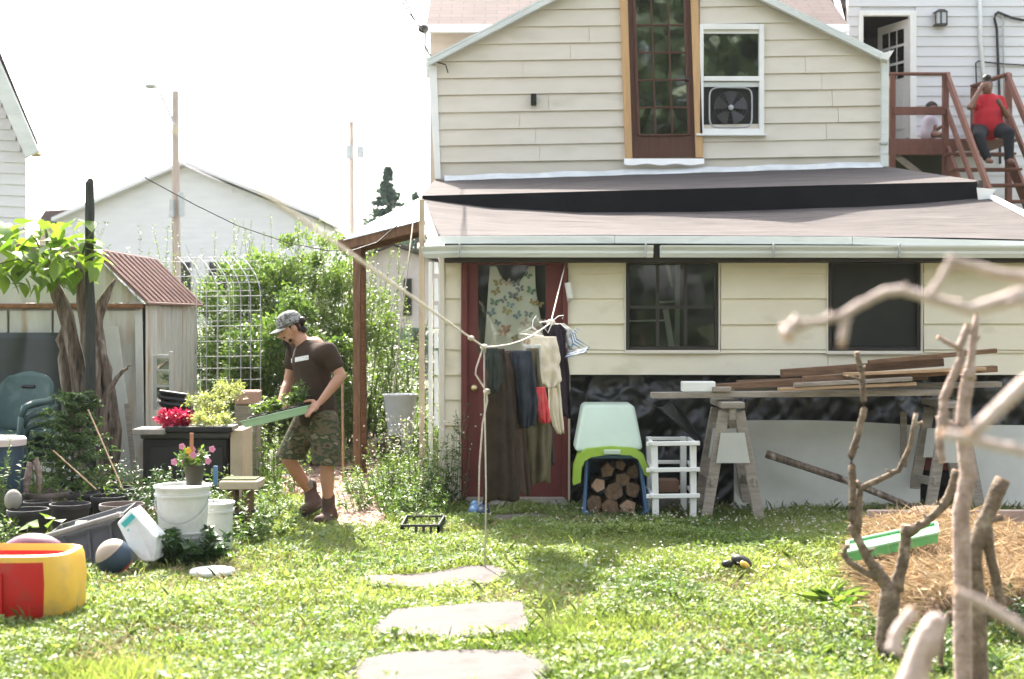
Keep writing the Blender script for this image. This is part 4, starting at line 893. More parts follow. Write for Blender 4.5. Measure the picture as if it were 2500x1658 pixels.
# ---------------------------------------------------------------- clothesline and laundry
LA, LB, LC, LH = P(-160, -92, 1.35), P(1182, 848, 9.0), P(1345, 788, 10.9), P(1381, 640, 12.27)
cl = thing('clothesline', 'white rope clothesline running from the near left up to the house wall', 'clothesline', (LB.x, LB.y, 0))
m = MB(); pts = [LA.lerp(LB, t / 12) for t in range(13)] + [LB.lerp(LC, t / 6) - Vector((0, 0, 0.05 * math.sin(t / 6 * math.pi))) for t in range(1, 7)] + [LC.lerp(LH, t / 4) for t in range(1, 5)]
m.tube(pts, [0.0045 + 0.001 * min(1, i / 12) for i in range(len(pts))], 8); m.build('rope', M['rope'], cl, smooth=180)
m = MB(); m.tube([LB, LB + Vector((0.004, -0.01, -0.4)), LB + Vector((0.012, 0, -0.9)), Vector((LB.x + 0.006, LB.y, 0.03))], 0.0055, 6); m.build('rope_tail', M['rope'], cl, smooth=180)
m = MB(); m.tube([LB + Vector(q) for q in ((-0.005, 0, 0), (-0.05, 0, -0.13), (-0.055, 0, -0.17), (0.015, 0.0, -0.28), (0.02, 0, -0.34), (-0.01, 0, -0.48), (-0.03, 0, -0.75), (-0.035, 0, -1.0))], 0.006, 6); m.build('rope_tail', M['rope'], cl, smooth=180)
for q, r_ in ((LB, 0.026), (LB + Vector((0.018, 0, -0.28)), 0.024), (LC, 0.035), (LA.lerp(LB, 0.86), 0.018)):
    m = MB(); m.ball(q, (r_, r_, r_ * 0.8), 10, 7); m.build('knot', M['rope'], cl, smooth=180)
m = MB(); m.tube([LH + Vector((0, 0.05, 0.02)), LH, LH + Vector((0, -0.02, 0.03))], 0.008, 6); m.build('hook', M['metal'], cl)
def garment(name, label, cat, rows, d_, hy, mt, seed, rip=0.24, flat=0.6, tilt=0.35):
    """flattened hanging tube; rows of (y, x left, x right) in photo pixels at depth d_"""
    m = MB(); r_ = random.Random(seed); ph = r_.uniform(0, 6); n = 40; ys = [q[0] for q in rows]; k = 26
    def f(u, v):
        y = ys[0] + (ys[-1] - ys[0]) * v; xa = np.interp(y, ys, [q[1] for q in rows]); xb = np.interp(y, ys, [q[2] for q in rows])
        a = 2 * math.pi * u; c, s = math.cos(a), math.sin(a); hx = (xb - xa) / 2 * 1.38; pin = 0.25 + 0.75 * min(1, v * 5)
        wob = 1 + rip * math.sin(5 * a + ph + v * 2.5) + rip * 0.8 * math.sin(9 * a - ph * 2 + v * 4) + 0.5 * rip * math.sin(14 * v + 3 * a + ph) + 1.6 * rip * noise.noise(Vector((c * 2 + ph, s * 2, v * 5)))
        ctr = P((xa + xb) / 2, y, d_)
        return ctr + Vector((hx / ppm(d_) * c * (0.70 + 0.30 * wob) * (0.9 if v else 0.9), hy * s * wob * (0.55 + 0.45 * v) * pin + tilt * hx / ppm(d_) * c * 2, 0.012 * math.sin(3 * a + ph) * (v > 0.95)))
    m.grid(f, n, k, True); return m.build(name, M[mt] if isinstance(mt, str) else mt, label=label, cat=cat, smooth=180, solid=0.004, group='laundry on the clothesline')
fab = lambda nm, c_, c2=None: mat(nm, c_, c2, scale=8, rough=0.95, bump=0.6, bscale=16, spec=0.12)
F_ = {'brown': fab('brown_corduroy', (0.040, 0.030, 0.021), (0.026, 0.019, 0.014)), 'jacket': fab('brown_jacket', (0.072, 0.052, 0.041), (0.048, 0.034, 0.027)), 'green': fab('dark_green_cloth', (0.035, 0.042, 0.036)), 'navy': fab('navy_denim', (0.038, 0.044, 0.054), (0.024, 0.028, 0.036)),
      'khaki': fab('khaki_cloth', (0.110, 0.095, 0.058), (0.075, 0.064, 0.038)), 'cream': fab('cream_cotton', (0.62, 0.55, 0.43), (0.54, 0.47, 0.36)), 'plum': fab('plum_black_cloth', (0.026, 0.020, 0.026), (0.020, 0.015, 0.020)), 'redcloth': fab('red_print', (0.42, 0.018, 0.028), (0.50, 0.09, 0.09)), 'pale': fab('pale_grey_cloth', (0.42, 0.42, 0.38)), 'charcoal': fab('charcoal_cloth', (0.032, 0.034, 0.034))}
garment('brown_trousers', 'long dark brown trousers hanging at the near end of the clothesline', 'trousers', [(852, 1198, 1226), (900, 1194, 1232), (1000, 1192, 1240), (1100, 1190, 1248), (1222, 1190, 1256)], 9.15, 0.05, F_['brown'], 1)
garment('green_shirt', 'small dark green shirt hanging beside the rope knot', 'shirt', [(850, 1192, 1212), (880, 1190, 1220), (930, 1194, 1221), (958, 1200, 1214)], 9.0, 0.04, F_['green'], 2)
garment('brown_jacket', 'brown jacket sleeve hanging over the long brown trousers', 'jacket', [(856, 1222, 1244), (890, 1224, 1258), (960, 1230, 1268), (1042, 1238, 1276)], 9.4, 0.06, F_['jacket'], 3)
garment('brown_trousers', 'second brown trouser leg hanging behind the jacket', 'trousers', [(866, 1238, 1256), (960, 1236, 1262), (1040, 1240, 1276), (1120, 1248, 1284), (1206, 1262, 1292)], 9.6, 0.05, fab('mid_brown_cloth', (0.060, 0.042, 0.032), (0.042, 0.029, 0.022)), 4)
garment('brown_coat', 'bulky dark brown coat hanging between the trousers and the navy shirt', 'coat', [(856, 1228, 1258), (880, 1222, 1276), (960, 1224, 1284), (1060, 1228, 1290), (1128, 1232, 1288)], 9.95, 0.10, F_['brown'], 21, rip=0.34)
garment('navy_shirt', 'dark navy denim shirt hanging in the middle of the line', 'shirt', [(856, 1256, 1290), (884, 1258, 1298), (920, 1264, 1300), (980, 1270, 1308), (1004, 1272, 1308), (1040, 1276, 1302)], 9.42, 0.07, F_['navy'], 5, rip=0.3)
garment('khaki_trousers', 'khaki trousers with ragged hem hanging behind the navy shirt', 'trousers', [(850, 1290, 1312), (900, 1292, 1314), (960, 1288, 1322), (1050, 1284, 1336), (1120, 1288, 1336), (1178, 1290, 1333)], 9.75, 0.06, F_['khaki'], 6, rip=0.3)
garment('white_scarf', 'thin white strip of cloth hanging beside the khaki trousers', 'cloth', [(1000, 1270, 1276), (1050, 1272, 1280), (1092, 1278, 1288)], 9.7, 0.02, F_['cream'], 7)
garment('pale_shirt', 'pale grey top hanging left of the cream blouse', 'shirt', [(842, 1280, 1312), (858, 1286, 1316), (900, 1298, 1318), (950, 1304, 1322)], 10.15, 0.05, F_['pale'], 8)
cr = garment('cream_blouse', 'cream blouse with red edging hanging near the top of the line', 'blouse', [(822, 1300, 1350), (850, 1304, 1358), (900, 1310, 1360), (930, 1316, 1364), (944, 1328, 1356)], 10.35, 0.05, F_['cream'], 9, rip=0.28)
m = MB(); m.tube([P(1296, 838, 10.28), P(1304, 858, 10.26), P(1310, 900, 10.26), P(1318, 942, 10.26)], 0.007, 6); m.build('red_edging', F_['redcloth'], cr, smooth=180)
garment('cream_trousers', 'long cream trouser leg hanging to the right of the blouse', 'trousers', [(840, 1340, 1352), (900, 1342, 1360), (1000, 1344, 1370), (1040, 1354, 1374), (1056, 1362, 1376)], 10.5, 0.04, F_['cream'], 10)
garment('red_cloth', 'red paisley cloth hanging below the cream blouse', 'cloth', [(945, 1312, 1328), (990, 1314, 1336), (1030, 1322, 1342)], 9.7, 0.03, F_['redcloth'], 11)
garment('charcoal_trousers', 'thin charcoal trouser leg hanging behind the red cloth', 'trousers', [(850, 1330, 1342), (930, 1332, 1344), (1020, 1332, 1348), (1080, 1336, 1348), (1132, 1338, 1352)], 10.6, 0.04, F_['charcoal'], 12)
pl = garment('plum_shirt', 'plum black shirt bunched at the knot nearest the house', 'shirt', [(792, 1338, 1362), (808, 1336, 1374), (840, 1346, 1376), (920, 1352, 1384), (980, 1364, 1392), (1018, 1372, 1392)], 10.9, 0.08, F_['plum'], 13, rip=0.32)
garment('grey_cardigan', 'grey green cardigan bunched behind the plum black shirt', 'cardigan', [(790, 1352, 1372), (806, 1358, 1392), (835, 1372, 1400), (850, 1380, 1398)], 11.1, 0.07, F_['pale'], 14, rip=0.34)
def hanger(label, c, w, h, mt, group, tilt=0.0, dx=0.0):
    m = MB(); c = Vector(c); R = Matrix.Rotation(tilt, 3, 'Y')
    pts = [(0, 0, h), (-w, 0.0, 0), (w, 0, 0), (0, 0, h)]
    m.tube([c + R @ Vector(q) for q in pts], 0.006, 6); m.tube([c + R @ Vector((0, 0, h)), c + R @ Vector((0, 0, h + 0.05)), c + R @ Vector((0.02, 0, h + 0.085)), c + R @ Vector((0.035, 0, h + 0.06))], 0.004, 6)
    m.build('coat_hanger', mt, label=label, cat='hanger', group=group, smooth=60)
for i in range(5):
    hanger('blue and white plastic hanger stacked at the knot, layer %s' % ('nearest the camera', 'just behind the nearest', 'in the middle', 'second from the wall', 'closest to the wall')[i], P(1406 + i * 2, 866 - i * 3, 10.75 + i * 0.05), 0.085, 0.085, M['blue'] if i % 2 == 0 else M['white'], 'hangers hung at the knot', -0.25)
hanger('white plastic hanger hanging empty before the door pane', P(1298, 818, 10.6), 0.095, 0.06, M['white'], 'empty white hangers', 0.1)
hanger('white hanger tilted upright beside the knot', P(1328, 800, 10.8), 0.05, 0.09, M['white'], 'empty white hangers', 0.9)
# small seedling crate and things on the lawn
crt = thing('seedling_crate', 'empty open black seedling crate lying on the lawn', 'crate', G(1028, 1295))
cf, cbk, z0, z1 = 10.45, 10.95, 0.01, 0.085; X0, X1 = G(980, 1312).x, G(1070, 1312).x
for a, b in (((X0, cf), (X1, cf)), ((X0 + 0.0, cbk), (X1 + 0.02, cbk)), ((X0, cf), (X0, cbk)), ((X1, cf), (X1 + 0.02, cbk))):
    for z_ in (z0, z1): m = MB(); m.bar((a[0], a[1], z_), (b[0], b[1], z_), 0.014, 0.018, 0.003); m.build('rail', M['greytote'], crt)
    for t in (0.0, 0.2, 0.4, 0.6, 0.8, 1.0):
        m = MB(); x_, y_ = a[0] + (b[0] - a[0]) * t, a[1] + (b[1] - a[1]) * t; m.box((x_, y_, (z0 + z1) / 2), (0.02, 0.012, z1 - z0 - 0.019)); m.build('slat', M['greytote'], crt)
ty = thing('lawn_toy', 'small black and yellow toy lying in the clover', 'toy', G(1808, 1412))
q = G(1808, 1408) + Vector((0, 0, 0.03)); m = MB(); m.ball(q + Vector((0.01, 0.02, 0.06)), (0.07, 0.05, 0.04), 10, 6, Matrix.Rotation(0.4, 3, 'Y')); m.ball(q + Vector((-0.08, 0, 0.05)), (0.04, 0.03, 0.025), 8, 6); m.build('body', M['black'], ty, smooth=180)
m = MB(); m.ball(q + Vector((0.02, -0.035, 0.05)), (0.035, 0.02, 0.02), 8, 6, Matrix.Rotation(0.5, 3, 'Y')); m.build('patch', M['yellow'], ty, smooth=180)
m = MB(); q = G(518, 1408); m.lathe([(0, 0.05), (0.10, 0.052), (0.135, 0.045), (0.142, 0.03), (0.138, 0.02), (0.13, 0.035), (0.0, 0.04)], q, 28); m.build('flying_disc', M['bag'], label='pale flat plastic disc lying in the grass', cat='disc', smooth=60)
# ---------------------------------------------------------------- garden on the left
# metal shed
SD, SX = 13.5, -3.50
shed = thing('garden_shed', 'white corrugated steel shed with rusty red-brown barn roof', 'shed', (-4.6, 14.5, 0))
ze = P(345, 742, SD).z; zk = 2.24; zr = 2.285; xk = -3.96; xc = -4.75
m = MB(); m.box(((xc * 2 - SX + SX - 0.02) / 2, SD + 1.1, ze / 2), (2 * (SX - xc) - 0.04, 2.15, ze)); m.build('wall_core', M['shedwall'], shed)
# front panels with folded edges
for i in range(6):
    x0 = SX - 0.02 - i * 0.42; m = MB(); m.box((x0 - 0.205, SD - 0.012, ze / 2 - 0.02), (0.40, 0.02, ze - 0.08), None, 0.008); m.build('front_panel', M['shedwall'], shed)
m = MB(); m.box((xc, SD - 0.03, ze - 0.02), (2 * (SX - xc) + 0.02, 0.05, 0.05), None, 0.01); m.build('header_rail', M['rust'], shed)
m = MB(); m.prism([(SX - 0.02, SD - 0.005, ze + 0.01), (xk, SD - 0.005, zk - 0.03), (xc, SD - 0.005, zr - 0.03), (2 * xc - xk, SD - 0.005, zk - 0.03), (2 * xc - SX + 0.02, SD - 0.005, ze + 0.01)], (0, 0.02, 0)); m.build('gable_panel', M['shedwall'], shed)
# ribbed side wall
def side(u, v):
    y = SD + 2.2 * u; k = (u * 24) % 2; b = 0.022 * (1 if k < 0.9 else 0 if 1.1 < k < 1.9 else 0.5)
    return Vector((SX + b, y, 0.02 + (ze - 0.03) * v))
m = MB(); m.grid(side, 121, 2); m.build('side_wall', M['shedwall'], shed)
# roof: lower and upper slopes, with ribs
def slope(p0, p1, nm):
    m = MB(); a = Vector((p0[0], SD - 0.08, p0[1])); b = Vector((p1[0], SD - 0.08, p1[1])); nrm_ = Vector((-(b - a).z, 0, (b - a).x)).normalized()
    if nrm_.z < 0: nrm_ = -nrm_
    m.prism([a, b, b + nrm_ * 0.012, a + nrm_ * 0.012], (0, 2.36, 0)); o = m.build('roof_sheet', M['shedroof'], shed)
    for i in range(12):
        y = 0.03 + i * 0.208
        for dy in (0, 0.06):
            m = MB(); off = Vector((0, y + dy, 0)) + nrm_ * 0.022; m.bar(a + off, b + off, 0.024, 0.022, 0.006, up=nrm_); m.build('rib', M['shedroof'], o)
    m = MB(); m.bar(a + nrm_ * 0.01 + Vector((0, -0.01, 0)), a + nrm_ * 0.01 + Vector((0, 2.38, 0)), 0.03, 0.03, 0.006); m.build('eave_trim', M['shedroof'], o)
slope((SX + 0.05, ze), (xk, zk), 'l'); slope((xk, zk + 0.01), (xc, zr), 'u'); slope((2 * xc - SX - 0.05, ze), (2 * xc - xk, zk), 'l2'); slope((2 * xc - xk, zk + 0.01), (xc, zr), 'u2')
# black tarp on the shed
def tarp(u, v):
    x = -40 + u * 190; y = 812 + v * 240; return P(x, y, 13.34 - 0.05 * v - 0.05 * abs(math.sin(u * 5.5 + v * 2.2 * (1 - u))) * u)
m = MB(); m.grid(tarp, 30, 16); m.build('tarpaulin', mat('dark_tarp', (0.020, 0.030, 0.030), (0.014, 0.021, 0.021), rough=0.4, spec=0.5), label='black tarpaulin hanging on the shed front behind the chairs', cat='tarpaulin', smooth=180, solid=0.004)
# leaning boards and frame by the shed
for i, (x0, yt, x1, yb_, d_, w_, mt, lb) in enumerate(((268, 800, 316, 1060, 13.2, 0.16, 'panel', 'wide grey-white board leaning on the shed corner'), (310, 985, 335, 1075, 12.9, 0.05, 'oldwood', 'thin dark green batten leaning beside the shed corner'), (338, 752, 345, 1060, 13.3, 0.07, 'shedwall', 'narrow steel trim leaning upright at the shed corner'))):
    m = MB(); a = P(x0, yt, d_ + 0.2); b = Gd(x1, d_ - 0.1); m.bar(b, a, w_, 0.02, 0.003, up=(0, 1, 0)); m.build('leaning_board', M[mt], label=lb, cat='board', group='boards leaning at the shed')
wf = thing('leaning_white_frame', 'old white glazed frame leaning against the shed side', 'screen', Gd(395, 13.6))  # the white window-like frame leaning by the shed
for a in ((374, 868, 382, 1000), (412, 858, 420, 990), (382, 866, 412, 876), (382, 902, 412, 908), (382, 940, 412, 946), (382, 985, 412, 994)):
    m = MB(); m.pbox(*a, 13.2, 0.03, 0.003); m.build('bar', M['panel'], wf)
m = MB(); m.pbox(380, 866, 414, 994, 13.213, 0.004); m.build('pane', M['glass2'], wf)
# dark post
m = MB(); a = Gd(222, 12.55); b = P(219, 441, 12.55); m.tube([a, a.lerp(b, 0.3), a.lerp(b, 0.6) + Vector((0.004, 0, 0)), a.lerp(b, 0.72) + Vector((-0.008, 0, 0)), a.lerp(b, 0.9), b + Vector((0, 0, -0.02)), b + Vector((0.01, 0, 0.02))], [0.05, 0.046, 0.043, 0.036, 0.042, 0.037, 0.018], 9)
m.build('wooden_post', M['postdark'], label='tall dark weathered post standing among the tree stems', cat='post')
# pollarded tree with large leaves
TD = 12.75
tr = thing('leafy_tree', 'several-stemmed tree with big bright heart-shaped leaves before the shed', 'tree', Gd(245, TD))
stems = [([(240, 1180), (215, 1030), (190, 900), (172, 800), (142, 720), (118, 650)], 0.0, (0.085, 0.075, 0.066, 0.06, 0.05, 0.025)), ([(250, 1180), (240, 1030), (226, 900), (214, 800), (205, 730), (190, 640)], -0.12, (0.085, 0.07, 0.06, 0.055, 0.048, 0.022)),
         ([(258, 1180), (255, 1030), (243, 900), (236, 800), (248, 740), (282, 682)], 0.10, (0.08, 0.07, 0.06, 0.052, 0.04, 0.014)), ([(266, 1180), (276, 1050), (266, 950), (255, 880), (246, 830)], -0.05, (0.07, 0.06, 0.05, 0.04, 0.018)), ([(246, 1180), (252, 1040), (262, 960), (300, 905), (322, 890)], -0.2, (0.05, 0.035, 0.025, 0.014, 0.006)), ([(236, 1180), (180, 1030), (160, 900), (152, 830), (165, 760)], 0.15, (0.07, 0.06, 0.05, 0.04, 0.02))]
for pts, dd_, rs in stems:
    m = MB(); q = [P(x, y, TD + dd_) for x, y in pts]; q[0].z = 0
    fine = []; fr = []
    for i in range(len(q) - 1):
        for t in (0, 0.34, 0.67): fine.append(q[i].lerp(q[i + 1], t) + Vector((rnd.uniform(-1, 1), rnd.uniform(-1, 1), 0)) * 0.012); fr.append((rs[i] + (rs[i + 1] - rs[i]) * t) * rnd.uniform(0.9, 1.12) * 1.15)
    fine.append(q[-1]); fr.append(rs[-1]); m.tube(fine, fr, 9); m.build('trunk', M['bark'], tr, smooth=180)
crown = None
def heart(L):
    m = MB(); out = [(0, 0), (0.25, -0.10), (0.42, 0.08), (0.44, 0.30), (0.30, 0.62), (0.12, 0.86), (0, 1.0), (-0.12, 0.86), (-0.30, 0.62), (-0.44, 0.30), (-0.42, 0.08), (-0.25, -0.10)]
    vs = [Vector((x * L, y * L, 0.10 * L * abs(x) * 2 - 0.22 * L * y * y)) for x, y in out] + [Vector((0, 0.35 * L, -0.03 * L)), Vector((0, 0.7 * L, -0.11 * L))]
    fs = [(0, 1, 2, 12), (2, 3, 12), (3, 4, 13, 12), (4, 5, 6, 13), (0, 12, 10, 11), (10, 12, 9), (9, 12, 13, 8), (8, 13, 6, 7)]
    m.add(vs, fs); return m
lm = []
for i in range(3):
    o = heart(1.0).build('leaf', M['bigleaf'], None, smooth=180, world=False, recalc=False); at = o.data.attributes.new('tint', 'FLOAT', 'POINT'); at.data.foreach_set('value', np.full(len(o.data.vertices), 0.2 + 0.35 * i, np.float32)); lm.append(o.data); bpy.data.objects.remove(o)
m = MB(); c0 = P(120, 640, 12.7)
for i in range(9):
    a = P(rnd.choice((120, 190, 205)), 660, 12.7); b = P(rnd.uniform(-60, 240), rnd.uniform(530, 650), rnd.uniform(12.2, 13.2)); m.tube([a, a.lerp(b, 0.5) + Vector((0, 0, 0.08)), b], [0.012, 0.008, 0.004], 5)
crown = m.build('crown', M['stem'], tr)
base = wloc(crown)
for i in range(190):
    t = rnd.random(); x = rnd.uniform(-70, 240); y = rnd.gauss(612, 36) - 12 * math.sin((x + 70) / 300 * 3.1)
    if i % 4 == 0: x = rnd.uniform(-20, 215); y = rnd.uniform(630, 700)
    q = P(x, min(max(y, 540), 705), rnd.uniform(12.25, 13.2)); o = bpy.data.objects.new('leaf', lm[rnd.randrange(3)]); col.objects.link(o); o.parent = crown
    s = rnd.uniform(0.11, 0.21); az = rnd.uniform(0, 6.28); el = rnd.uniform(-1.25, 0.1) if y > 625 else rnd.uniform(-0.7, 0.35)
    o.location = q - base; o.scale = (s, s, s); o.rotation_euler = (el, rnd.uniform(-0.4, 0.4), az)
# stacked green garden chairs
CDp = 11.9
def chair(root):
    W, Hs = 0.27, 0.40
    m = MB()
    def back(u, v):
        x = (u - 0.5) * 2; z = 0.40 + 0.46 * v; w_ = W * (1.02 - 0.05 * v); e = 1 - max(0, v - 0.78) / 0.22
        xx = w_ * x * (1 if v < 0.78 else (0.72 + 0.28 * math.sqrt(max(0, e))))
        return Vector((xx, 0.20 + 0.14 * v - 0.05 * (x * x), z + (0.04 * (1 - x * x) if v > 0.9 else 0)))
    m.grid(back, 13, 12); m.build('backrest', M['darkgreen'], root, solid=0.022, smooth=180, world=False)
    m = MB(); m.box((0, 0.30, 0.775), (0.13, 0.03, 0.03), Matrix.Rotation(-0.3, 3, 'X'), 0.008); m.build('grip_slot', M['black'], root, world=False)
    m = MB(); m.grid(lambda u, v: Vector(((u - 0.5) * 2 * W * (0.96 + 0.06 * v), -0.26 + 0.47 * (1 - v) - 0.0, 0.40 + 0.03 * (2 * u - 1) ** 2 - 0.015 * math.sin(v * 3.1) - 0.04 * max(0, v - 0.85) / 0.15)), 9, 9); m.build('seat', M['darkgreen'], root, solid=0.02, smooth=180, world=False)
    for s in (-1, 1):
        m = MB(); m.tube([(s * W, 0.26, 0.70), (s * (W + 0.035), 0.10, 0.665), (s * (W + 0.04), -0.12, 0.655), (s * (W + 0.03), -0.22, 0.63), (s * (W + 0.02), -0.25, 0.55)], [0.022, 0.03, 0.034, 0.03, 0.024], 8); m.build('armrest', M['darkgreen'], root, smooth=180, world=False)
        m = MB(); m.tube([(s * (W + 0.02), -0.25, 0.56), (s * (W + 0.01), -0.26, 0.40), (s * (W + 0.02), -0.29, 0.0)], [0.024, 0.026, 0.02], 8); m.build('leg', M['darkgreen'], root, smooth=180, world=False)
        m = MB(); m.tube([(s * W, 0.24, 0.42), (s * (W + 0.02), 0.33, 0.0)], [0.028, 0.02], 8); m.build('leg', M['darkgreen'], root, smooth=180, world=False)
lab = ['dark green plastic chair at the bottom of the chair stack', 'dark green plastic chair, second from the bottom of the stack', 'dark green plastic chair, second from the top of the stack', 'dark green plastic chair on top of the chair stack']
c0 = thing('plastic_chair', lab[0], 'chair', Gd(30, CDp), 'stacked green garden chairs'); chair(c0); c0.rotation_euler.z = -0.25
for i in range(1, 4):
    c = copy_tree(c0); c['label'] = lab[i]; c.location = c0.location + Vector((0.0, -0.035 * i, 0.085 * i))
# blue drum with a pale lid
br = thing('blue_drum', 'dark blue drum with a pale lid at the left edge', 'drum', Gd(0, 10.7))
m = MB(); m.lathe([(0.0, 0), (0.15, 0), (0.165, 0.02), (0.172, 0.66), (0.165, 0.68)], Gd(0, 10.7), 28); m.build('body', M['navy'], br, smooth=40)
m = MB(); m.lathe([(0.165, 0.655), (0.19, 0.655), (0.192, 0.70), (0.18, 0.715), (0.0, 0.72)], Gd(0, 10.7), 28); m.build('lid', mat('pinkish_lid', (0.62, 0.52, 0.50), rough=0.5), br, smooth=40)
# nursery pots
def pot(label, x, y, wpx, mt, h=0.28, group='black nursery pots', soil=True):
    d_ = F * (CH - h) / (y - HZ); r_ = wpx / 2 / ppm(d_); q = Gd(x, d_); root = thing('plant_pot', label, 'pot', q, group)
    m = MB(); m.lathe([(0.0, 0.0), (r_ * 0.74, 0.0), (r_ * 0.93, h - 0.035), (r_ * 0.99, h - 0.035), (r_, h - 0.004), (r_ * 0.985, h), (r_ * 0.94, h), (r_ * 0.92, h - 0.02), (r_ * 0.80, h * 0.55), (0, h * 0.55)], q, 26)
    m.build('pot', mt, root, smooth=40)
    m = MB(); m.lathe([(r_ * 0.84, h * 0.62), (r_ * 0.5, h * 0.66), (0, h * 0.64)], q, 16); m.build('soil', M['soil'], root); return q, r_
dust = mat('dusty_black_pot', (0.055, 0.050, 0.048), (0.022, 0.020, 0.020), scale=5, rough=0.6); pinkp = mat('faded_pot', (0.22, 0.17, 0.15), (0.12, 0.09, 0.08), scale=5, rough=0.7)
pot('front black nursery pot left of the group, above the toy', 68, 1243, 101, M['black'])
pot('front black nursery pot in the middle of the group', 171, 1229, 99, dust)
pot('large faded nursery pot at the right of the group', 298, 1230, 110, pinkp, 0.30)
pot('half hidden black pot behind the front left pots', 92, 1224, 70, dust)
pot('wide faded pot with a pale rim behind the black pots', 115, 1199, 116, pinkp)
pot('black pot at the back, next to the wide faded pot', 160, 1181, 78, M['black'])
pot('black pot at the back right below the ferns', 284, 1190, 84, dust)
pot('black pot behind the large faded pot', 268, 1210, 92, M['black'])
pot('black pot hidden between the front pots and the back row', 205, 1203, 80, dust)
pot('terracotta pot standing left of the white bucket', 378, 1243, 58, M['terracotta'], 0.22, 'terracotta pots')
pot('small terracotta pot right of the white buckets', 560, 1270, 48, M['terracotta'], 0.12, 'terracotta pots')
pot('black pot with trailing weeds right of the white buckets', 580, 1243, 90, M['black'], 0.16)
m = MB(); q = Gd(32, 10.0); m.ball(q + Vector((0, 0, 0.33)), (0.06, 0.06, 0.075), 14, 10); m.tube([q, q + Vector((0, 0, 0.3))], 0.02, 6); m.build('garden_ornament', M['concrete'], label='pale rounded stone head left of the nursery pots', cat='ornament', smooth=180)
m = MB(); q = Gd(68, 10.9); m.tube([q + Vector((-0.03, 0, 0)), q + Vector((-0.02, 0, 0.3)), q + Vector((0.02, 0, 0.50)), q + Vector((0.06, 0, 0.53)), q + Vector((0.085, 0, 0.42)), q + Vector((0.08, 0, 0.2)), q + Vector((0.1, 0, 0))], [0.03, 0.03, 0.026, 0.026, 0.022, 0.02, 0.02], 8); m.build('driftwood', M['barkpale'], label='bent piece of pale driftwood behind the nursery pots', cat='driftwood', smooth=180)
# grey tote on its side with oval badge
tg = thing('grey_tote', 'dark grey storage tote lying tilted in the grass with oval badge', 'tote', Gd(215, 9.2))
fr_ = [P(120, 1408, 9.05), P(318, 1398, 9.05), P(290, 1262, 9.25), P(98, 1318, 9.25)]; bk_ = [q + Vector((0.02, 0.36, 0.05)) for q in fr_]
def open_box(m, f4, b4, k=0.06):
    v = list(f4) + list(b4); c = sum(v, Vector()) / 8; n_ = [q + (c - q) * k for q in v]; top = (3, 2, 6, 7)
    for i_ in top: n_[i_] = v[i_] + (sum((v[j_] for j_ in top), Vector()) / 4 - v[i_]) * k
    fs = [(0, 1, 2, 3), (5, 4, 7, 6), (4, 0, 3, 7), (1, 5, 6, 2), (4, 5, 1, 0)]; fi = [tuple(8 + i_ for i_ in f[::-1]) for f in fs]
    m.add(v + n_, fs + fi + [(top[i_], top[(i_ + 1) % 4], 8 + top[(i_ + 1) % 4], 8 + top[i_]) for i_ in range(4)])
m = MB(); open_box(m, fr_, bk_); o = m.build('shell', M['greytote'], tg)
m = MB(); m.bar(P(92, 1316, 9.2), P(296, 1256, 9.2), 0.05, 0.035, 0.008); m.bar(P(292, 1256, 9.2), P(292, 1256, 9.62), 0.05, 0.035, 0.008); m.build('rim', mat('sunlit_rim', (0.30, 0.28, 0.27), (0.16, 0.15, 0.145), rough=0.6), tg)  # rim coloured lighter grey to stand in for sun on the edge
for (x0, y0, x1, y1) in ((155, 1310, 168, 1400), (215, 1292, 225, 1398), (268, 1280, 286, 1396)):
    m = MB(); m.bar(P(x0, y0, 9.2), P(x1, y1, 9.045), 0.02, 0.012, 0.003, up=(0, 1, 0)); m.build('rib', M['greytote'], tg)
bc_ = P(183, 1342, 9.12); m = MB(); m.tube([bc_ + Vector((0.045 * math.cos(t * math.pi / 12), -0.014, 0.026 * math.sin(t * math.pi / 12))) for t in range(25)], 0.004, 5, False)
for dx_, w_ in ((-0.022, 0.010), (-0.008, 0.008), (0.006, 0.010), (0.02, 0.008)): m.box(bc_ + Vector((dx_, -0.014, 0)), (w_, 0.004, 0.012))
m.build('badge', M['metal'], tg)
# white sack with teal print
sk = thing('paper_sack', 'crumpled white sack with teal print leaning on the grey tote', 'sack', Gd(340, 9.15))
fr_ = [P(345, 1372, 8.98), P(376, 1372, 8.98), P(380, 1312, 9.02), P(318, 1243, 9.12), P(284, 1278, 9.10), P(312, 1332, 9.0)]
m = MB(); m.prism(fr_, (0.03, 0.14, 0.01)); o = m.build('bag', M['bag'], sk); md = o.modifiers.new('bevel', 'BEVEL'); md.width = 0.012; md.segments = 2
for (x0, y0, x1, y1, w_) in ((300, 1284, 326, 1258, 0.035), (312, 1296, 322, 1284, 0.012), (338, 1312, 352, 1326, 0.01)):
    m = MB(); m.bar(P(x0, y0, 9.055), P(x1, y1, 9.085), w_, 0.004, 0, up=(0, 1, 0)); m.build('print', M['teal'], sk)
# ball
bq = P(278, 1366, 8.9); bq.z = 0.115; bal = thing('ball', 'beige and navy ball with red patch lying in the grass', 'ball', (bq.x, bq.y, 0))
Rb = Vector((-0.55, -0.30, 0.78)).to_track_quat('Z', 'Y').to_matrix()
for mt, a0, a1 in ((mat('ball_beige', (0.36, 0.29, 0.22), rough=0.5), 0.0, 1.15), (M['navy'], 1.15, 2.35), (M['redplastic'], 2.35, math.pi)):
    m = MB(); m.grid(lambda u, v, a0=a0, a1=a1: bq + Rb @ (Vector((math.sin(a0 + (a1 - a0) * v) * math.cos(6.28319 * u), math.sin(a0 + (a1 - a0) * v) * math.sin(6.28319 * u), math.cos(a0 + (a1 - a0) * v))) * 0.112), 28, 7, True); m.build('panel', mt, bal, smooth=180)
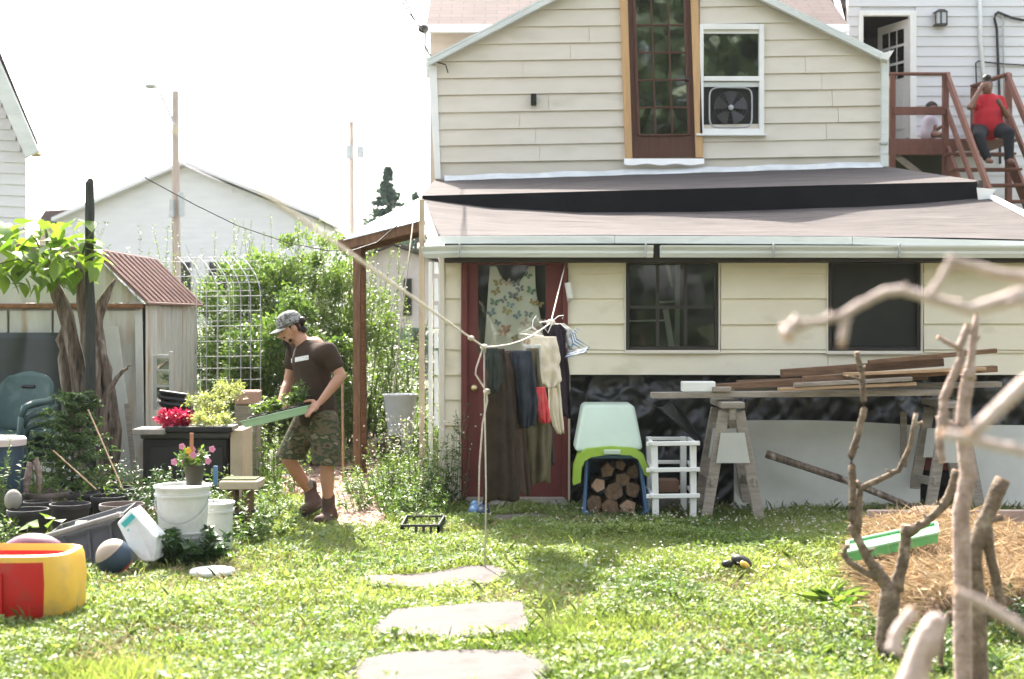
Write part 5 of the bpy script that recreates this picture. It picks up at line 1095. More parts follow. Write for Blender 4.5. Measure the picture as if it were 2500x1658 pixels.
# ride-on toy: red tub with a yellow end and rim
toy = thing('ride_on_toy', 'red and yellow plastic ride-on toy in the grass at the left edge', 'toy', Gd(60, 7.7))
TX = lambda x: (x - 1250) / F * 7.75
cx0, cx1 = TX(-190), TX(196); cy0, cy1 = 7.52, 8.02; hz = 0.31
def tubring(z, s, inset=0.0, e=0.5):
    c = Vector(((cx0 + cx1) / 2, (cy0 + cy1) / 2, 0)); a_, b_ = (cx1 - cx0) / 2 * s - inset, (cy1 - cy0) / 2 * s - inset; out = []
    for i in range(48):
        a = 2 * math.pi * i / 48; c_, s_ = math.cos(a), math.sin(a)
        out.append(c + Vector((a_ * math.copysign(abs(c_) ** e, c_), b_ * math.copysign(abs(s_) ** e, s_), z)))
    return out
rings = [tubring(0.0, 0.92), tubring(0.03, 0.98), tubring(0.2, 1.0), tubring(hz, 0.97), tubring(hz + 0.03, 0.94), tubring(hz + 0.035, 0.94, 0.03), tubring(hz, 0.94, 0.055), tubring(0.12, 0.92, 0.06), tubring(0.06, 0.85, 0.06)]
yl = MB(); n = 48
vs = sum(rings, []); xsplit = TX(133)
for j in range(len(rings) - 1):
    for i in range(n):
        q = [j * n + i, j * n + (i + 1) % n, (j + 1) * n + (i + 1) % n, (j + 1) * n + i]; c = sum((vs[k_] for k_ in q), Vector()) / 4
        yl.m = 0 if ((j in (3, 4, 5)) or (c.x > xsplit and j < 6) or (c.x > xsplit + 0.02)) else 1
        yl.add([vs[k_] for k_ in q], [(0, 1, 2, 3)])
yl.m = 1; yl.add(rings[-1], [tuple(range(n))]); o = yl.build('body', [M['yellow'], M['redplastic']], toy, recalc=False)
bm = bmesh.new(); bm.from_mesh(o.data); bmesh.ops.remove_doubles(bm, verts=bm.verts, dist=1e-5); bmesh.ops.recalc_face_normals(bm, faces=bm.faces); bm.to_mesh(o.data); bm.free(); o.data.shade_smooth(); o.data.set_sharp_from_angle(angle=math.radians(50))
m = MB(); m.ball(Vector((TX(10), 8.22, 0.20)), (0.21, 0.14, 0.165), 20, 12); m.build('hood', M['purple'], toy, smooth=180)
m = MB(); m.box((TX(40), 7.51, 0.15), (0.012, 0.02, 0.22), None, 0.004); m.build('seam', M['redplastic'], toy)
# white buckets
def bucket(label, x, d_, h, r0, r1, z0=0.0, seam=None, handle=True):
    q = Gd(x, d_, z0); t = thing('bucket', label, 'bucket', q, 'white plastic buckets')
    m = MB(); m.lathe([(0, 0), (r0, 0), (r0 + (r1 - r0) * 0.8, h * 0.8), (r1 + 0.008, h * 0.8), (r1 + 0.008, h * 0.84), (r1, h * 0.845), (r1, h * 0.95), (r1 + 0.012, h * 0.955), (r1 + 0.012, h), (r1 - 0.004, h), (r1 - 0.006, h - 0.02), (0, h - 0.025)], q, 32); m.build('shell', M['bag'], t, smooth=40)
    if handle:
        m = MB(); m.tube([q + Vector((-r1 * math.cos(a) , -r1 * 1.02 * math.sin(a) - 0.004, h * 0.78 - 0.16 * math.sin(a))) for a in [k_ * math.pi / 12 for k_ in range(13)]], 0.003, 5); m.build('handle', M['metal'], t)
    return t
bucket('white bucket at the bottom of the front stack, among leaves', 446, 9.45, 0.20, 0.150, 0.158, handle=False)
bucket('upper white bucket of the front stack, with a flower pot on it', 446, 9.45, 0.335, 0.152, 0.178, 0.165)
bucket('white bucket standing right behind the front stack', 525, 9.9, 0.33, 0.115, 0.125, handle=False)
fp_q = P(474, 1202, 9.45); fp_q.z = 0.50
fp = thing('flower_pot', 'dark pot with pink and yellow flowers and a wooden stake on the bucket', 'flower pot', fp_q)
m = MB(); m.lathe([(0, 0), (0.05, 0), (0.066, 0.115), (0.072, 0.115), (0.072, 0.135), (0.064, 0.135), (0.05, 0.10), (0, 0.10)], fp_q, 20); m.build('pot', mat('olive_pot', (0.05, 0.045, 0.03), rough=0.6), fp, smooth=40)
cloud('leaves', 260, fp_q + Vector((0, 0, 0.17)), (0.12, 0.08, 0.04), 14, 0.04, 0.045, 0.022, M['weedleaf'], fp, 31)
for i in range(12):
    q = fp_q + Vector((rnd.uniform(-0.13, 0.13), rnd.uniform(-0.09, 0.05), rnd.uniform(0.15, 0.27))); m = MB()
    for a in range(5): m.ball(q + Vector((0.013 * math.cos(a * 1.257), -0.004, 0.013 * math.sin(a * 1.257))), (0.011, 0.005, 0.011), 6, 4)
    m.build('flower', M['yellowflower'] if i in (3, 7) else M['pinkflower'], fp)
m = MB(); m.bar(fp_q + Vector((-0.02, 0, 0.05)), fp_q + Vector((-0.016, 0, 0.345)), 0.024, 0.012, 0.002, up=(0, 1, 0)); m.build('stake', M['terracotta'], fp)
# black deck box used as potting table
db = thing('deck_box', 'black resin deck box with moulded panels used as potting table', 'box', Gd(460, 11.9))
m = MB(); m.pbox(348, 1070, 556, 1262, 11.65, 0.5, 0.012); m.build('body', M['black'], db)
m = MB(); m.pbox(342, 1054, 562, 1072, 11.6, 0.58, 0.012); m.build('lid', M['greytote'], db)
for (x0, y0, x1, y1) in ((365, 1090, 448, 1240), (462, 1090, 545, 1240)):
    m = MB(); m.pbox(x0, y0, x1, y1, 11.638, 0.02, 0.006); m.build('moulded_panel', mat('black_panel', (0.026, 0.026, 0.026), rough=0.45), db)
m = MB(); m.pbox(562, 1050, 592, 1262, 11.62, 0.45, 0.004); m.build('side_board', M['tan'], label='tan board standing against the right end of the black deck box', cat='board')
m = MB(); m.pbox(322, 1048, 400, 1062, 11.5, 0.3, 0.006); m.build('concrete_paver', M['concrete'], label='grey paver lying on the left end of the deck box', cat='paver')
def tray(label, x0, x1, y0, y1, d_, dep, mt):
    m = MB(); m.pbox(x0, y0, x1, y1, d_, dep, 0.006); return m.build('seedling_tray', mt, label=label, cat='tray')
tray('black seedling tray on the deck box under the magenta plants', 402, 566, 1042, 1056, 11.55, 0.3, M['black'])
pk = thing('magenta_plant', 'bright magenta leafy plant in the tray on the black deck box', 'plant', P(425, 1042, 11.7)); cloud('foliage', 900, P(428, 1024, 11.68), (0.125, 0.10, 0.075), 40, 0.04, 0.05, 0.022, M['pinkleaf'], pk, 41, upb=1.2)
m = MB(); m.tube([P(425, 1044, 11.7), P(427, 1020, 11.7)], 0.01, 5); m.build('stem', M['stem'], pk)
for lb, x, y, rx, rz, dd_, sd in (('pale yellow-green seedlings in the tray beside the magenta plant', 515, 1026, 0.18, 0.06, 11.68, 42), ('pale yellow-green seedlings standing behind the deck box tray', 505, 985, 0.16, 0.08, 12.2, 43), ('pale seedlings with yellow blooms left of the pinkish planter', 560, 955, 0.14, 0.08, 12.9, 44)):
    t = thing('seedling_clump', lb, 'seedlings', P(x, y + 25, dd_), 'pale seedlings round the potting table'); cloud('foliage', 800, P(x, y, dd_), (rx, 0.13, rz), 36, 0.05, 0.038, 0.015, M['paleleaf'], t, sd, upb=1.0)
    m = MB(); m.tube([Gd(x, dd_, max(0, P(x, y + 40, dd_).z)), P(x, y, dd_)], 0.006, 4); m.build('stem', M['stem'], t)
m = MB(); m.pbox(572, 955, 628, 988, 13.2, 0.25, 0.01); m.build('window_planter', mat('pinkish_clay', (0.46, 0.29, 0.22), rough=0.85), label='pinkish clay box planter behind the green tray', cat='planter')
m = MB(); m.pbox(572, 988, 628, 1200, 13.22, 0.2, 0.01); m.build('planter_stand', M['oldwood'], label='grey stand under the pinkish clay planter', cat='stand')
nf = thing('nursery_flats', 'stack of black nursery flats leaning by the shed side', 'flats', Gd(430, 13.0))
for i in range(3): m = MB(); m.box(P(430, 968 + 14 * i, 12.9 - 0.02 * i), (0.27, 0.26, 0.03), Matrix.Rotation(0.14, 3, 'Y') @ Matrix.Rotation(-0.3, 3, 'X'), 0.008); m.build('flat', M['black'], nf)
m = MB(); m.pbox(398, 1000, 460, 1200, 12.95, 0.25, 0.01); m.build('post', M['black'], nf)
# tan flat box on blocks
fb = thing('wooden_flat', 'shallow tan wooden flat resting on blocks beside the buckets', 'wooden box', Gd(585, 10.9))
m = MB(); m.pbox(534, 1176, 630, 1196, 10.6, 0.30, 0.006); m.build('tray', M['tan'], fb)
m = MB(); m.pbox(540, 1170, 624, 1176, 10.66, 0.2); m.build('soil', M['soil'], fb)
for x0, x1 in ((552, 575), (590, 612)): m = MB(); m.pbox(x0, 1196, x1, 1296, 10.7, 0.15, 0.006); m.build('block', M['brownwood'], fb)
m = MB(); m.pbox(520, 1138, 531, 1185, 10.75, 0.02, 0.004); m.build('plant_label', M['blue'], label='small blue plant label beside the tan wooden flat', cat='label')
# cattle panel trellis
CD = 15.2; tl = thing('wire_trellis', 'arched welded wire panel trellis right of the shed', 'trellis', Gd(560, CD))
xs = [480, 504, 532, 560, 588, 612, 636]; ys = [655, 690, 724, 760, 797, 834, 871, 900, 928]
def tp(x, y):
    b = max(0, (720 - y) / 100.0); return P(x - 45 * b * b, y + 8 * b * b, CD + 0.35 * b * b)
for x in xs:
    m = MB(); m.tube([tp(x, 1150)] + [tp(x, y) for y in range(940, 610, -30)] + [tp(x, 618)], 0.0055, 5); m.build('upright_wire', M['wire'], tl)
for y in ys + [622]:
    m = MB(); m.tube([tp(476, y), tp(560, y - 1), tp(640, y - 2)], 0.0038, 5); m.build('cross_wire', M['wire'], tl)
for y in (640, 676, 712, 748, 785, 822):   # far leg of the arch
    m = MB(); m.tube([P(350 if y < 700 else 470, y, CD + 1.4), P(620, y - 3, CD + 1.4)], 0.0035, 5); m.build('cross_wire', M['wire'], tl)
for x in (360, 400, 440, 490, 530, 570, 608):
    m = MB(); m.tube([P(x, 1100 if x > 470 else 720, CD + 1.4), P(x, 640, CD + 1.4), P(x + 10, 622, CD + 1.2), P(x + 14, 618, CD + 0.7)], 0.003, 5); m.build('upright_wire', M['wire'], tl)
# timber frame with sloping beam
tf = thing('timber_frame', 'brown timber post and sloping beam with pale roofing sheet', 'timber frame', Gd(878, 14.6))
m = MB(); m.bar(Gd(872, 14.6), P(872, 598, 14.6), 0.075, 0.10, 0.004, up=(0, 1, 0)); m.build('post', M['postwood'], tf)
m = MB(); m.bar(Gd(890, 14.75), P(886, 598, 14.75), 0.05, 0.10, 0.004, up=(0, 1, 0)); m.build('post', M['brownwood'], tf)
m = MB(); m.bar(P(826, 600, 14.5), P(1026, 552, 14.5), 0.06, 0.11, 0.005); m.build('beam', M['postwood'], tf)
m = MB(); m.bar(P(850, 612, 14.72), P(1024, 568, 14.72), 0.05, 0.10, 0.005); m.build('beam', M['brownwood'], tf)
m = MB(); m.prism([P(838, 588, 14.45), P(1030, 540, 14.45), P(1026, 485, 16.2), P(905, 545, 16.2)], (0, 0, 0.01)); m.build('roofing_sheet', mat('pale_sheet', (0.52, 0.58, 0.60), rough=0.4), tf)
# cables and ropes in the air
def line(name, label, pts, r_, mt, cat): m = MB(); m.tube(pts, r_, 5); return m.build(name, M[mt], label=label, cat=cat, smooth=180)
def sag(a, b, s, k=12): return [a.lerp(b, t / k) - Vector((0, 0, s * 4 * (t / k) * (1 - t / k))) for t in range(k + 1)]
line('hanging_cable', 'thin dark cable sagging from the upper left to the timber frame', [P(30, 190, 6.5), P(200, 325, 8.0), P(360, 437, 9.5), P(480, 502, 10.8), P(580, 551, 12), P(700, 592, 13), P(800, 612, 13.8), P(860, 612, 14.1), P(920, 592, 14.25), P(970, 550, 14.35), P(1018, 490, 14.4)], [0.004] * 6 + [0.006] * 5, 'cable', 'cable')
line('rope_stay', 'thin brown rope slanting down beside the timber frame', [P(1008, 545, 14.3), P(985, 740, 14.0), P(960, 960, 13.7)], 0.007, 'rope', 'rope')
line('overhead_wire', 'thin overhead wire crossing the white sky', sag(P(690, -20, 30), P(930, 235, 60), 0.6), 0.012, 'cable', 'wire')
for i, lb in enumerate(('left one of two service wires meeting the house corner', 'right one of two service wires meeting the house corner')): line('service_wire', lb, sag(P(960 + 14 * i, -40, 13), P(1030, 68 + 6 * i, 17.4), 0.05), 0.008, 'cable', 'wire')
sm = thing('service_mast', 'grey service mast with dark insulator at the house corner', 'mast', P(1042, 190, 17.5))
m = MB(); m.tube([P(1046, 190, 17.5), P(1040, 80, 17.5)], 0.03, 8); m.build('pipe', M['gutter'], sm, smooth=40)
m = MB(); m.ball(P(1033, 70, 17.45), (0.065, 0.06, 0.055), 12, 8); m.build('insulator', M['darkframe'], sm, smooth=180)
m = MB(); m.tube([P(1034, 75, 17.42), P(1028, 100, 17.4), P(1040, 118, 17.4), P(1060, 150, 16.9), P(1088, 158, 16.85), P(1094, 178, 16.85)], 0.008, 5); m.build('loop', M['cable'], sm, smooth=180)
# items along the path
wb = thing('white_bin', 'tall white bin standing in the weeds beyond the path', 'bin', Gd(977, 16.6))
q = Gd(977, 16.6); m = MB(); m.lathe([(0, 0), (0.13, 0), (0.15, 0.35), (0.195, 0.70), (0.205, 0.70), (0.205, 0.73), (0.19, 0.73), (0.14, 0.3), (0, 0.28)], q, 28); m.build('shell', mat('white_bin_plastic', (0.84, 0.87, 0.90), rough=0.5), wb, smooth=40)
lg = thing('cut_log', 'cut log with orange end grain lying left of the white bin', 'log', Gd(915, 16.4))
a = P(905, 1012, 16.2); a.z = 0.13; m = MB(); m.tube([a, a + Vector((0.25, 0.3, 0.02))], 0.115, 12); m.build('bark', M['bark'], lg, smooth=60)
m = MB(); m.tube([a + Vector((-0.004, -0.006, 0)), a + Vector((0.004, 0.005, 0))], 0.105, 12); m.build('cut_face', M['cutwood'], lg)
m = MB(); m.tube([Gd(838, 14.0), P(836, 920, 14.0)], 0.014, 6); m.build('garden_stake', M['lightwood'], label='thin wooden garden stake standing behind the man', cat='stake')
kc = thing('small_crate', 'small black seedling crate on the path edge', 'crate', G(846, 1160))
q = G(846, 1160)
for dx_ in (-0.05, 0, 0.05):
    m = MB(); m.box(q + Vector((dx_, 0, 0.03)), (0.016, 0.09, 0.06)); m.build('slat', M['black'], kc)
for z_ in (0.01, 0.055): m = MB(); m.box(q + Vector((0, -0.045, z_)), (0.12, 0.012, 0.014)); m.build('rail', M['black'], kc)
for i, (x0, y0, x1, y1, w_, mt, lb) in enumerate(((672, 1165, 752, 1196, 0.05, 'lightwood', 'pale stick lying on the path by the rear boot'), (690, 1168, 745, 1180, 0.08, 'panel', 'flat pale offcut lying on the path'), (600, 1150, 660, 1143, 0.10, 'white', 'white offcut lying beside the deck box'))):
    m = MB(); m.bar(G(x0, y0) + Vector((0, 0, 0.03)), G(x1, y1) + Vector((0, 0, 0.03)), w_, 0.02, 0.003); m.build('offcut', M[mt], label=lb, cat='offcut')
m = MB(); m.tube([G(604, 1160), P(602, 1080, 13.6), P(612, 1046, 13.6), P(626, 1040, 13.6), P(634, 1060, 13.6), P(628, 1095, 13.6), G(614, 1165)], 0.012, 7); m.build('garden_hose', mat('orange_hose', (0.42, 0.15, 0.04), rough=0.5), label='orange hose looped upright beside the deck box', cat='hose', smooth=180)
m = MB(); m.tube([Gd(667, 13.9), P(665, 1100, 13.9)], 0.03, 8); m.build('white_pipe', M['white'], label='short white pipe standing in front of the path', cat='pipe')
m = MB(); m.pbox(748, 1060, 772, 1130, 15.5, 0.2, 0.01); m.build('grey_block', M['concrete'], label='grey block glimpsed between the legs of the man', cat='block')
# ---------------------------------------------------------------- people
def blob(name, prims, mt, parent, voxel, smooth_it=6, label=None):
    """union of capsules and balls grown into one skin"""
    m = MB()
    for p_ in prims:
        if p_[0] == 'c': m.cap(*p_[1:])
        else: m.ball(*p_[1:])
    o = m.build(name, mt, parent)
    md = o.modifiers.new('r', 'REMESH'); md.mode = 'VOXEL'; md.voxel_size = voxel; md.use_smooth_shade = True
    ms = o.modifiers.new('s', 'SMOOTH'); ms.iterations = smooth_it; ms.factor = 0.5
    dg = bpy.context.evaluated_depsgraph_get(); me = bpy.data.meshes.new_from_object(o.evaluated_get(dg))
    o.modifiers.clear(); old = o.data; o.data = me; bpy.data.meshes.remove(old)
    me.materials.clear(); me.materials.append(mt); me.shade_smooth()
    return o
MD = 11.15
def Mp(x, y, dd_=0.0): return P(x, y, MD + dd_)
man = thing('person', 'person in brown t-shirt, camouflage shorts and cap carrying a green seedling tray', 'person', Gd(780, MD))
hd = Mp(710, 800, 0.0); face = Vector((-0.80, -0.34, -0.36)).normalized(); upv = (Vector((0, 0, 1)) - face * face.z).normalized(); sd = face.cross(upv).normalized()   # sd: towards his right or left ear
Rh = Matrix((sd, face, upv)).transposed()
sh_n, sh_f = Mp(800, 858, -0.17), Mp(722, 852, 0.17)
el_n, wr_n = Mp(833, 918, -0.20), Mp(782, 982, -0.30)
el_f, wr_f = Mp(704, 935, 0.16), Mp(684, 985, -0.02)
hip_n, hip_f = Mp(792, 1030, -0.09), Mp(752, 1028, 0.09)
kn_n, an_n = Mp(797, 1135, -0.10), Mp(802, 1232, -0.04)
kn_f, an_f = Mp(704, 1122, 0.05), Mp(758, 1202, 0.22)
nk = Mp(748, 838, 0.0); chest = Mp(760, 885, 0.0); waist = Mp(772, 975, 0.0)
pr = []
def C(a, b, ra, rb, flat=1.0, side=None): pr.append(('c', a, b, ra, rb, flat, side))
def Bq_(c, r_, R=None): pr.append(('b', c, r_, 12, 8, R))
Bq_(hd, (0.074, 0.094, 0.105), Rh); Bq_(hd + Rh @ Vector((0, 0.035, -0.055)), (0.056, 0.062, 0.062), Rh)          # skull, jaw
C(hd + Rh @ Vector((0, 0.088, 0.0)), hd + Rh @ Vector((0, 0.112, -0.035)), 0.011, 0.016)                        # nose
for s_ in (-1, 1): Bq_(hd + Rh @ Vector((s_ * 0.075, -0.008, -0.01)), (0.012, 0.024, 0.034), Rh)                   # ears
Bq_(hd + Rh @ Vector((0, 0.082, -0.062)), (0.024, 0.014, 0.010), Rh)                                             # lips
C(hd + Rh @ Vector((0, -0.02, -0.06)), nk + Vector((0.01, 0, -0.04)), 0.056, 0.062)
C(chest + Vector((0.02, 0, 0.08)), waist, 0.125, 0.115, 0.8, (0.6, -0.8, 0)); C(sh_n, sh_f, 0.05, 0.05); C(waist, Mp(774, 1010), 0.115, 0.12)
for s_, e_, w_ in ((sh_n, el_n, wr_n), (sh_f, el_f, wr_f)):
    C(s_, e_, 0.054, 0.041); C(e_, e_.lerp(w_, 0.3), 0.042, 0.043); C(e_.lerp(w_, 0.3), w_, 0.043, 0.026)
for h_, k_, a_ in ((hip_n, kn_n, an_n), (hip_f, kn_f, an_f)):
    C(h_, k_, 0.088, 0.056); C(k_, k_.lerp(a_, 0.35), 0.052, 0.056); C(k_.lerp(a_, 0.35), a_, 0.056, 0.036)
# tray geometry first, so the hands can hold it
tA, tB = Mp(752, 992, -0.36), Mp(588, 1031, -0.34); tdir = (tB - tA).normalized(); tback = Vector((0.06, 0.27, 0.0)); tn = tdir.cross(tback).normalized()
if tn.z < 0: tn = -tn
def hand(w_, grip, thumb_dir, fdir, across):
    palm = w_.lerp(grip, 0.55); C(w_, palm, 0.026, 0.032, 0.6, across); C(palm - across * 0.022, palm + across * 0.026, 0.022, 0.022)
    for i, (ln, o_) in enumerate(((0.062, -0.034), (0.072, -0.011), (0.068, 0.012), (0.052, 0.034))):
        r0 = palm + across * o_ + (grip - w_).normalized() * 0.02; k1 = r0 + (grip - w_).normalized() * ln * 0.5; k2 = k1 + fdir * ln * 0.5; k3 = k2 + (fdir * 0.6 + thumb_dir * -0.2).normalized() * ln * 0.35
        C(r0, k1, 0.0105, 0.010); C(k1, k2, 0.010, 0.009); C(k2, k3, 0.009, 0.008)
    t0 = palm + thumb_dir * 0.02 - across * 0.03; t1 = t0 + (thumb_dir * 0.5 + (grip - w_).normalized() * 0.8).normalized() * 0.04; t2 = t1 + tdir * 0.035
    C(t0, t1, 0.013, 0.012); C(t1, t2, 0.011, 0.010)
gn = tA + tback * 0.12 + tn * -0.02 + Vector((0.012, -0.02, 0)); hand(wr_n, gn, tn, (tdir * 0.6 - tn * 0.5).normalized(), Vector((0.35, -0.75, -0.55)).normalized())
gf = tA.lerp(tB, 0.42) + tback + tn * -0.01 + Vector((0, 0.03, 0)); hand(wr_f, gf, tn, (-tback.normalized() * 0.6 - tn * 0.4).normalized(), tdir)
body = blob('body', pr, M['skin'], man, 0.0065, 4)
# clothing
pr = []
def S(a, b, ra, rb, flat=1.0, side=None): pr.append(('c', a, b, ra, rb, flat, side))
tw = (0.55, -0.83, 0)
S(sh_n + Vector((-0.03, 0, -0.02)), sh_f + Vector((0.03, 0, -0.02)), 0.085, 0.08); S(chest, Mp(766, 935), 0.192, 0.178, 0.72, (0.6, -0.8, 0)); S(Mp(766, 935), Mp(774, 990), 0.178, 0.178, 0.76, (0.6, -0.8, 0)); S(Mp(774, 990), Mp(777, 1018), 0.178, 0.182, 0.80, (0.6, -0.8, 0))
S(nk + Vector((0.03, 0.0, -0.05)), chest, 0.078, 0.165, 0.8, (0.6, -0.8, 0))
S(sh_n, sh_n.lerp(el_n, 0.52), 0.078, 0.068); S(sh_f, sh_f.lerp(el_f, 0.45), 0.075, 0.066)
shirt = blob('t_shirt', pr, M['tee'], man, 0.011, 5)
pr = []
S(Mp(778, 1005), Mp(776, 1035), 0.165, 0.165, 0.8, (0.6, -0.8, 0))
S(hip_n, hip_n.lerp(kn_n, 1.15), 0.118, 0.112, 0.95); S(hip_f, hip_f.lerp(kn_f, 1.12), 0.118, 0.112, 0.95)
for h_, k_, s_ in ((hip_n, kn_n, Vector((0.085, -0.06, 0))), (hip_f, kn_f, Vector((-0.02, -0.09, 0)))): q = h_.lerp(k_, 0.6) + s_; pr.append(('b', q, (0.035, 0.05, 0.07), 10, 8, None))
sho = blob('shorts', pr, M['camo'], man, 0.011, 4)
bm = bmesh.new(); bm.from_mesh(sho.data); h1, h2 = Mp(797, 1134, -0.1) - wloc(man), Mp(706, 1118, 0.05) - wloc(man); ax_ = (h1 - h2).normalized(); nrm_ = Vector((0, 1, 0)).cross(ax_).normalized()
nrm_ = nrm_ if nrm_.z < 0 else -nrm_
bmesh.ops.bisect_plane(bm, geom=bm.verts[:] + bm.edges[:] + bm.faces[:], plane_co=h1, plane_no=nrm_, clear_outer=True); bm.to_mesh(sho.data); bm.free()
md = sho.modifiers.new('cloth', 'SOLIDIFY'); md.thickness = 0.006
# patch on the chest
nchest = Vector((-0.55, -0.83, 0)).normalized(); tx = Vector((0.83, -0.55, 0)).normalized()
def onshirt(px, py):
    o_ = shirt.matrix_world.inverted() if False else None
    a = P(px, py, 10.4) - wloc(man); dr_ = (P(px, py, 12.0) - P(px, py, 10.4)).normalized(); ok, loc, nr, _ = shirt.ray_cast(a, dr_); return (loc + nr * 0.004 + wloc(man)) if ok else P(px, py, 11.0)
m = MB()
pts = [(onshirt(712 + 42 * u, 886 - 8 * u), onshirt(712 + 42 * u, 875 - 8 * u)) for u in (0, 0.25, 0.5, 0.75, 1.0)]
m.add([q for ab in pts for q in ab], [(2 * i, 2 * i + 2, 2 * i + 3, 2 * i + 1) for i in range(4)]); m.build('chest_patch', mat('white_print', (0.72, 0.72, 0.70), (0.35, 0.35, 0.35), scale=90, rough=0.8, lim=(0.38, 0.5)), man, solid=0.003, recalc=False)
# boots and socks
for (a_, toe, heel, lift) in ((an_n, Mp(778, 1268, -0.16), Mp(812, 1262, 0.02), 0.0), (an_f, Mp(742, 1246, 0.02), Mp(775, 1226, 0.22), 0.0)):
    if a_ is an_n: toe.z = 0.045; heel.z = 0.05
    pr = []; S(a_ + Vector((0, 0, 0.06)), a_ + Vector((0, 0, -0.01)), 0.052, 0.052); S(a_, heel, 0.05, 0.045); S(heel, toe, 0.046, 0.042); S(a_, heel.lerp(toe, 0.55), 0.048, 0.046)
    bo = blob('boot', pr, M['boot'], man, 0.009, 4)
    m = MB(); dv = (toe - heel); m.bar(heel - dv * 0.15 - Vector((0, 0, 0.04)), toe + dv * 0.15 - Vector((0, 0, 0.036)), 0.085, 0.02, 0.008); m.build('sole', M['black'], bo)
for a_, k_ in ((an_n, kn_n), (an_f, kn_f)):
    m = MB(); a = a_ + Vector((0, 0, 0.04)); b = a_.lerp(k_, 0.26 if a_ is an_f else 0.1) + Vector((0, 0, 0.02)); m.tube([a, a.lerp(b, 0.5), b], [0.05, 0.049, 0.05], 14); m.build('sock', M['sock'], man, smooth=60)
# cap, hair, beard, eyes
cp = []
m = MB(); rings_ = []
def capf(u, v):
    a = 2 * math.pi * u; ph = v * math.pi / 2; rr = math.cos(ph) ** 0.7 if v < 1 else 0.0
    return hd + Rh @ Vector((0.084 * rr * math.cos(a), -0.006 + 0.104 * rr * math.sin(a), 0.026 + 0.104 * math.sin(ph)))
m.grid(capf, 28, 10, True); cap_o = m.build('cap', M['camocap'], man, smooth=180, solid=0.006)
m = MB(); m.grid(lambda u, v: hd + Rh @ Vector(((u - 0.5) * 0.145 * (1 - 0.35 * v * v), 0.088 + 0.085 * v - 0.035 * (2 * u - 1) ** 2 * (1 + 0.4 * v), 0.030 - 0.012 * (2 * u - 1) ** 2 - 0.012 * v)), 11, 7); m.build('bill', M['capbill'], cap_o, smooth=180, solid=0.005)
pr = []
for i in range(16):
    a = rnd.uniform(-1, 1); q = hd + Rh @ Vector((0.07 * a, -0.072 - 0.025 * rnd.random(), rnd.uniform(-0.055, 0.03))); pr.append(('b', q, rnd.uniform(0.020, 0.032), 8, 6, None))
for s_ in (-1, 1): pr.append(('c', hd + Rh @ Vector((s_ * 0.068, -0.03, 0.02)), hd + Rh @ Vector((s_ * 0.068, -0.045, -0.035)), 0.018, 0.016, 1.0, None)); pr.append(('c', hd + Rh @ Vector((s_ * 0.066, 0.02, 0.02)), hd + Rh @ Vector((s_ * 0.066, 0.015, -0.02)), 0.010, 0.006, 1.0, None))
blob('hair', pr, M['hair'], man, 0.007, 1)
pr = [('c', hd + Rh @ Vector((0, 0.082, -0.088)), hd + Rh @ Vector((0, 0.075, -0.16)), 0.030, 0.010, 0.8, None), ('c', hd + Rh @ Vector((-0.03, 0.082, -0.050)), hd + Rh @ Vector((0.03, 0.082, -0.050)), 0.010, 0.010, 1.0, None), ('c', hd + Rh @ Vector((-0.045, 0.05, -0.085)), hd + Rh @ Vector((0.045, 0.05, -0.085)), 0.016, 0.016, 1.0, None)]
blob('beard', pr, M['hair'], man, 0.006, 2)
for s_ in (-1, 1):
    m = MB(); m.ball(hd + Rh @ Vector((s_ * 0.030, 0.087, 0.004)), 0.008, 8, 6); m.build('eye', M['darkframe'], man, smooth=180)
    m = MB(); m.bar(hd + Rh @ Vector((s_ * 0.016, 0.096, 0.018)), hd + Rh @ Vector((s_ * 0.045, 0.085, 0.018)), 0.006, 0.007); m.build('eyebrow', M['hair'], man)
# green seedling tray held by the man
tg_ = thing('green_seedling_tray', 'long green seedling tray carried by the person in the cap', 'tray', tB + Vector((0, 0, -0.02)))
fl_ = [tA, tA + tback, tB + tback, tB]; hgt = 0.048; m = MB(); cen = sum(fl_, Vector()) / 4
lo_ = [q + (cen - q) * 0.07 - tn * hgt for q in fl_]; inn = [q + (cen - q) * 0.05 for q in fl_]; ini = [q + (cen - q) * 0.10 - tn * (hgt - 0.012) for q in fl_]
m.add(fl_ + lo_ + inn + ini, [(i, (i + 1) % 4, 4 + (i + 1) % 4, 4 + i) for i in range(4)] + [(i, 8 + i, 8 + (i + 1) % 4, (i + 1) % 4) for i in range(4)] + [(8 + i, 12 + i, 12 + (i + 1) % 4, 8 + (i + 1) % 4) for i in range(4)] + [(4, 5, 6, 7), (15, 14, 13, 12)]); m.build('shell', M['traygreen'], tg_)
for i in range(4): m = MB(); a, b = fl_[i], fl_[(i + 1) % 4]; m.bar(a + tn * 0.004, b + tn * 0.004, 0.016, 0.008, 0.002, up=tn); m.build('lip', M['traygreen'], tg_)
m = MB(); m.grid(lambda u, v: fl_[0].lerp(fl_[3], 0.06 + 0.88 * u) + tback * (0.08 + 0.84 * v) + tn * (0.004 + 0.024 * noise.noise(Vector((u * 14, v * 7, 1)))), 26, 10); m.build('potting_soil', mat('black_soil', (0.018, 0.014, 0.011), (0.010, 0.008, 0.006), scale=40, rough=0.95, bump=0.6), tg_, smooth=180, solid=0.03)
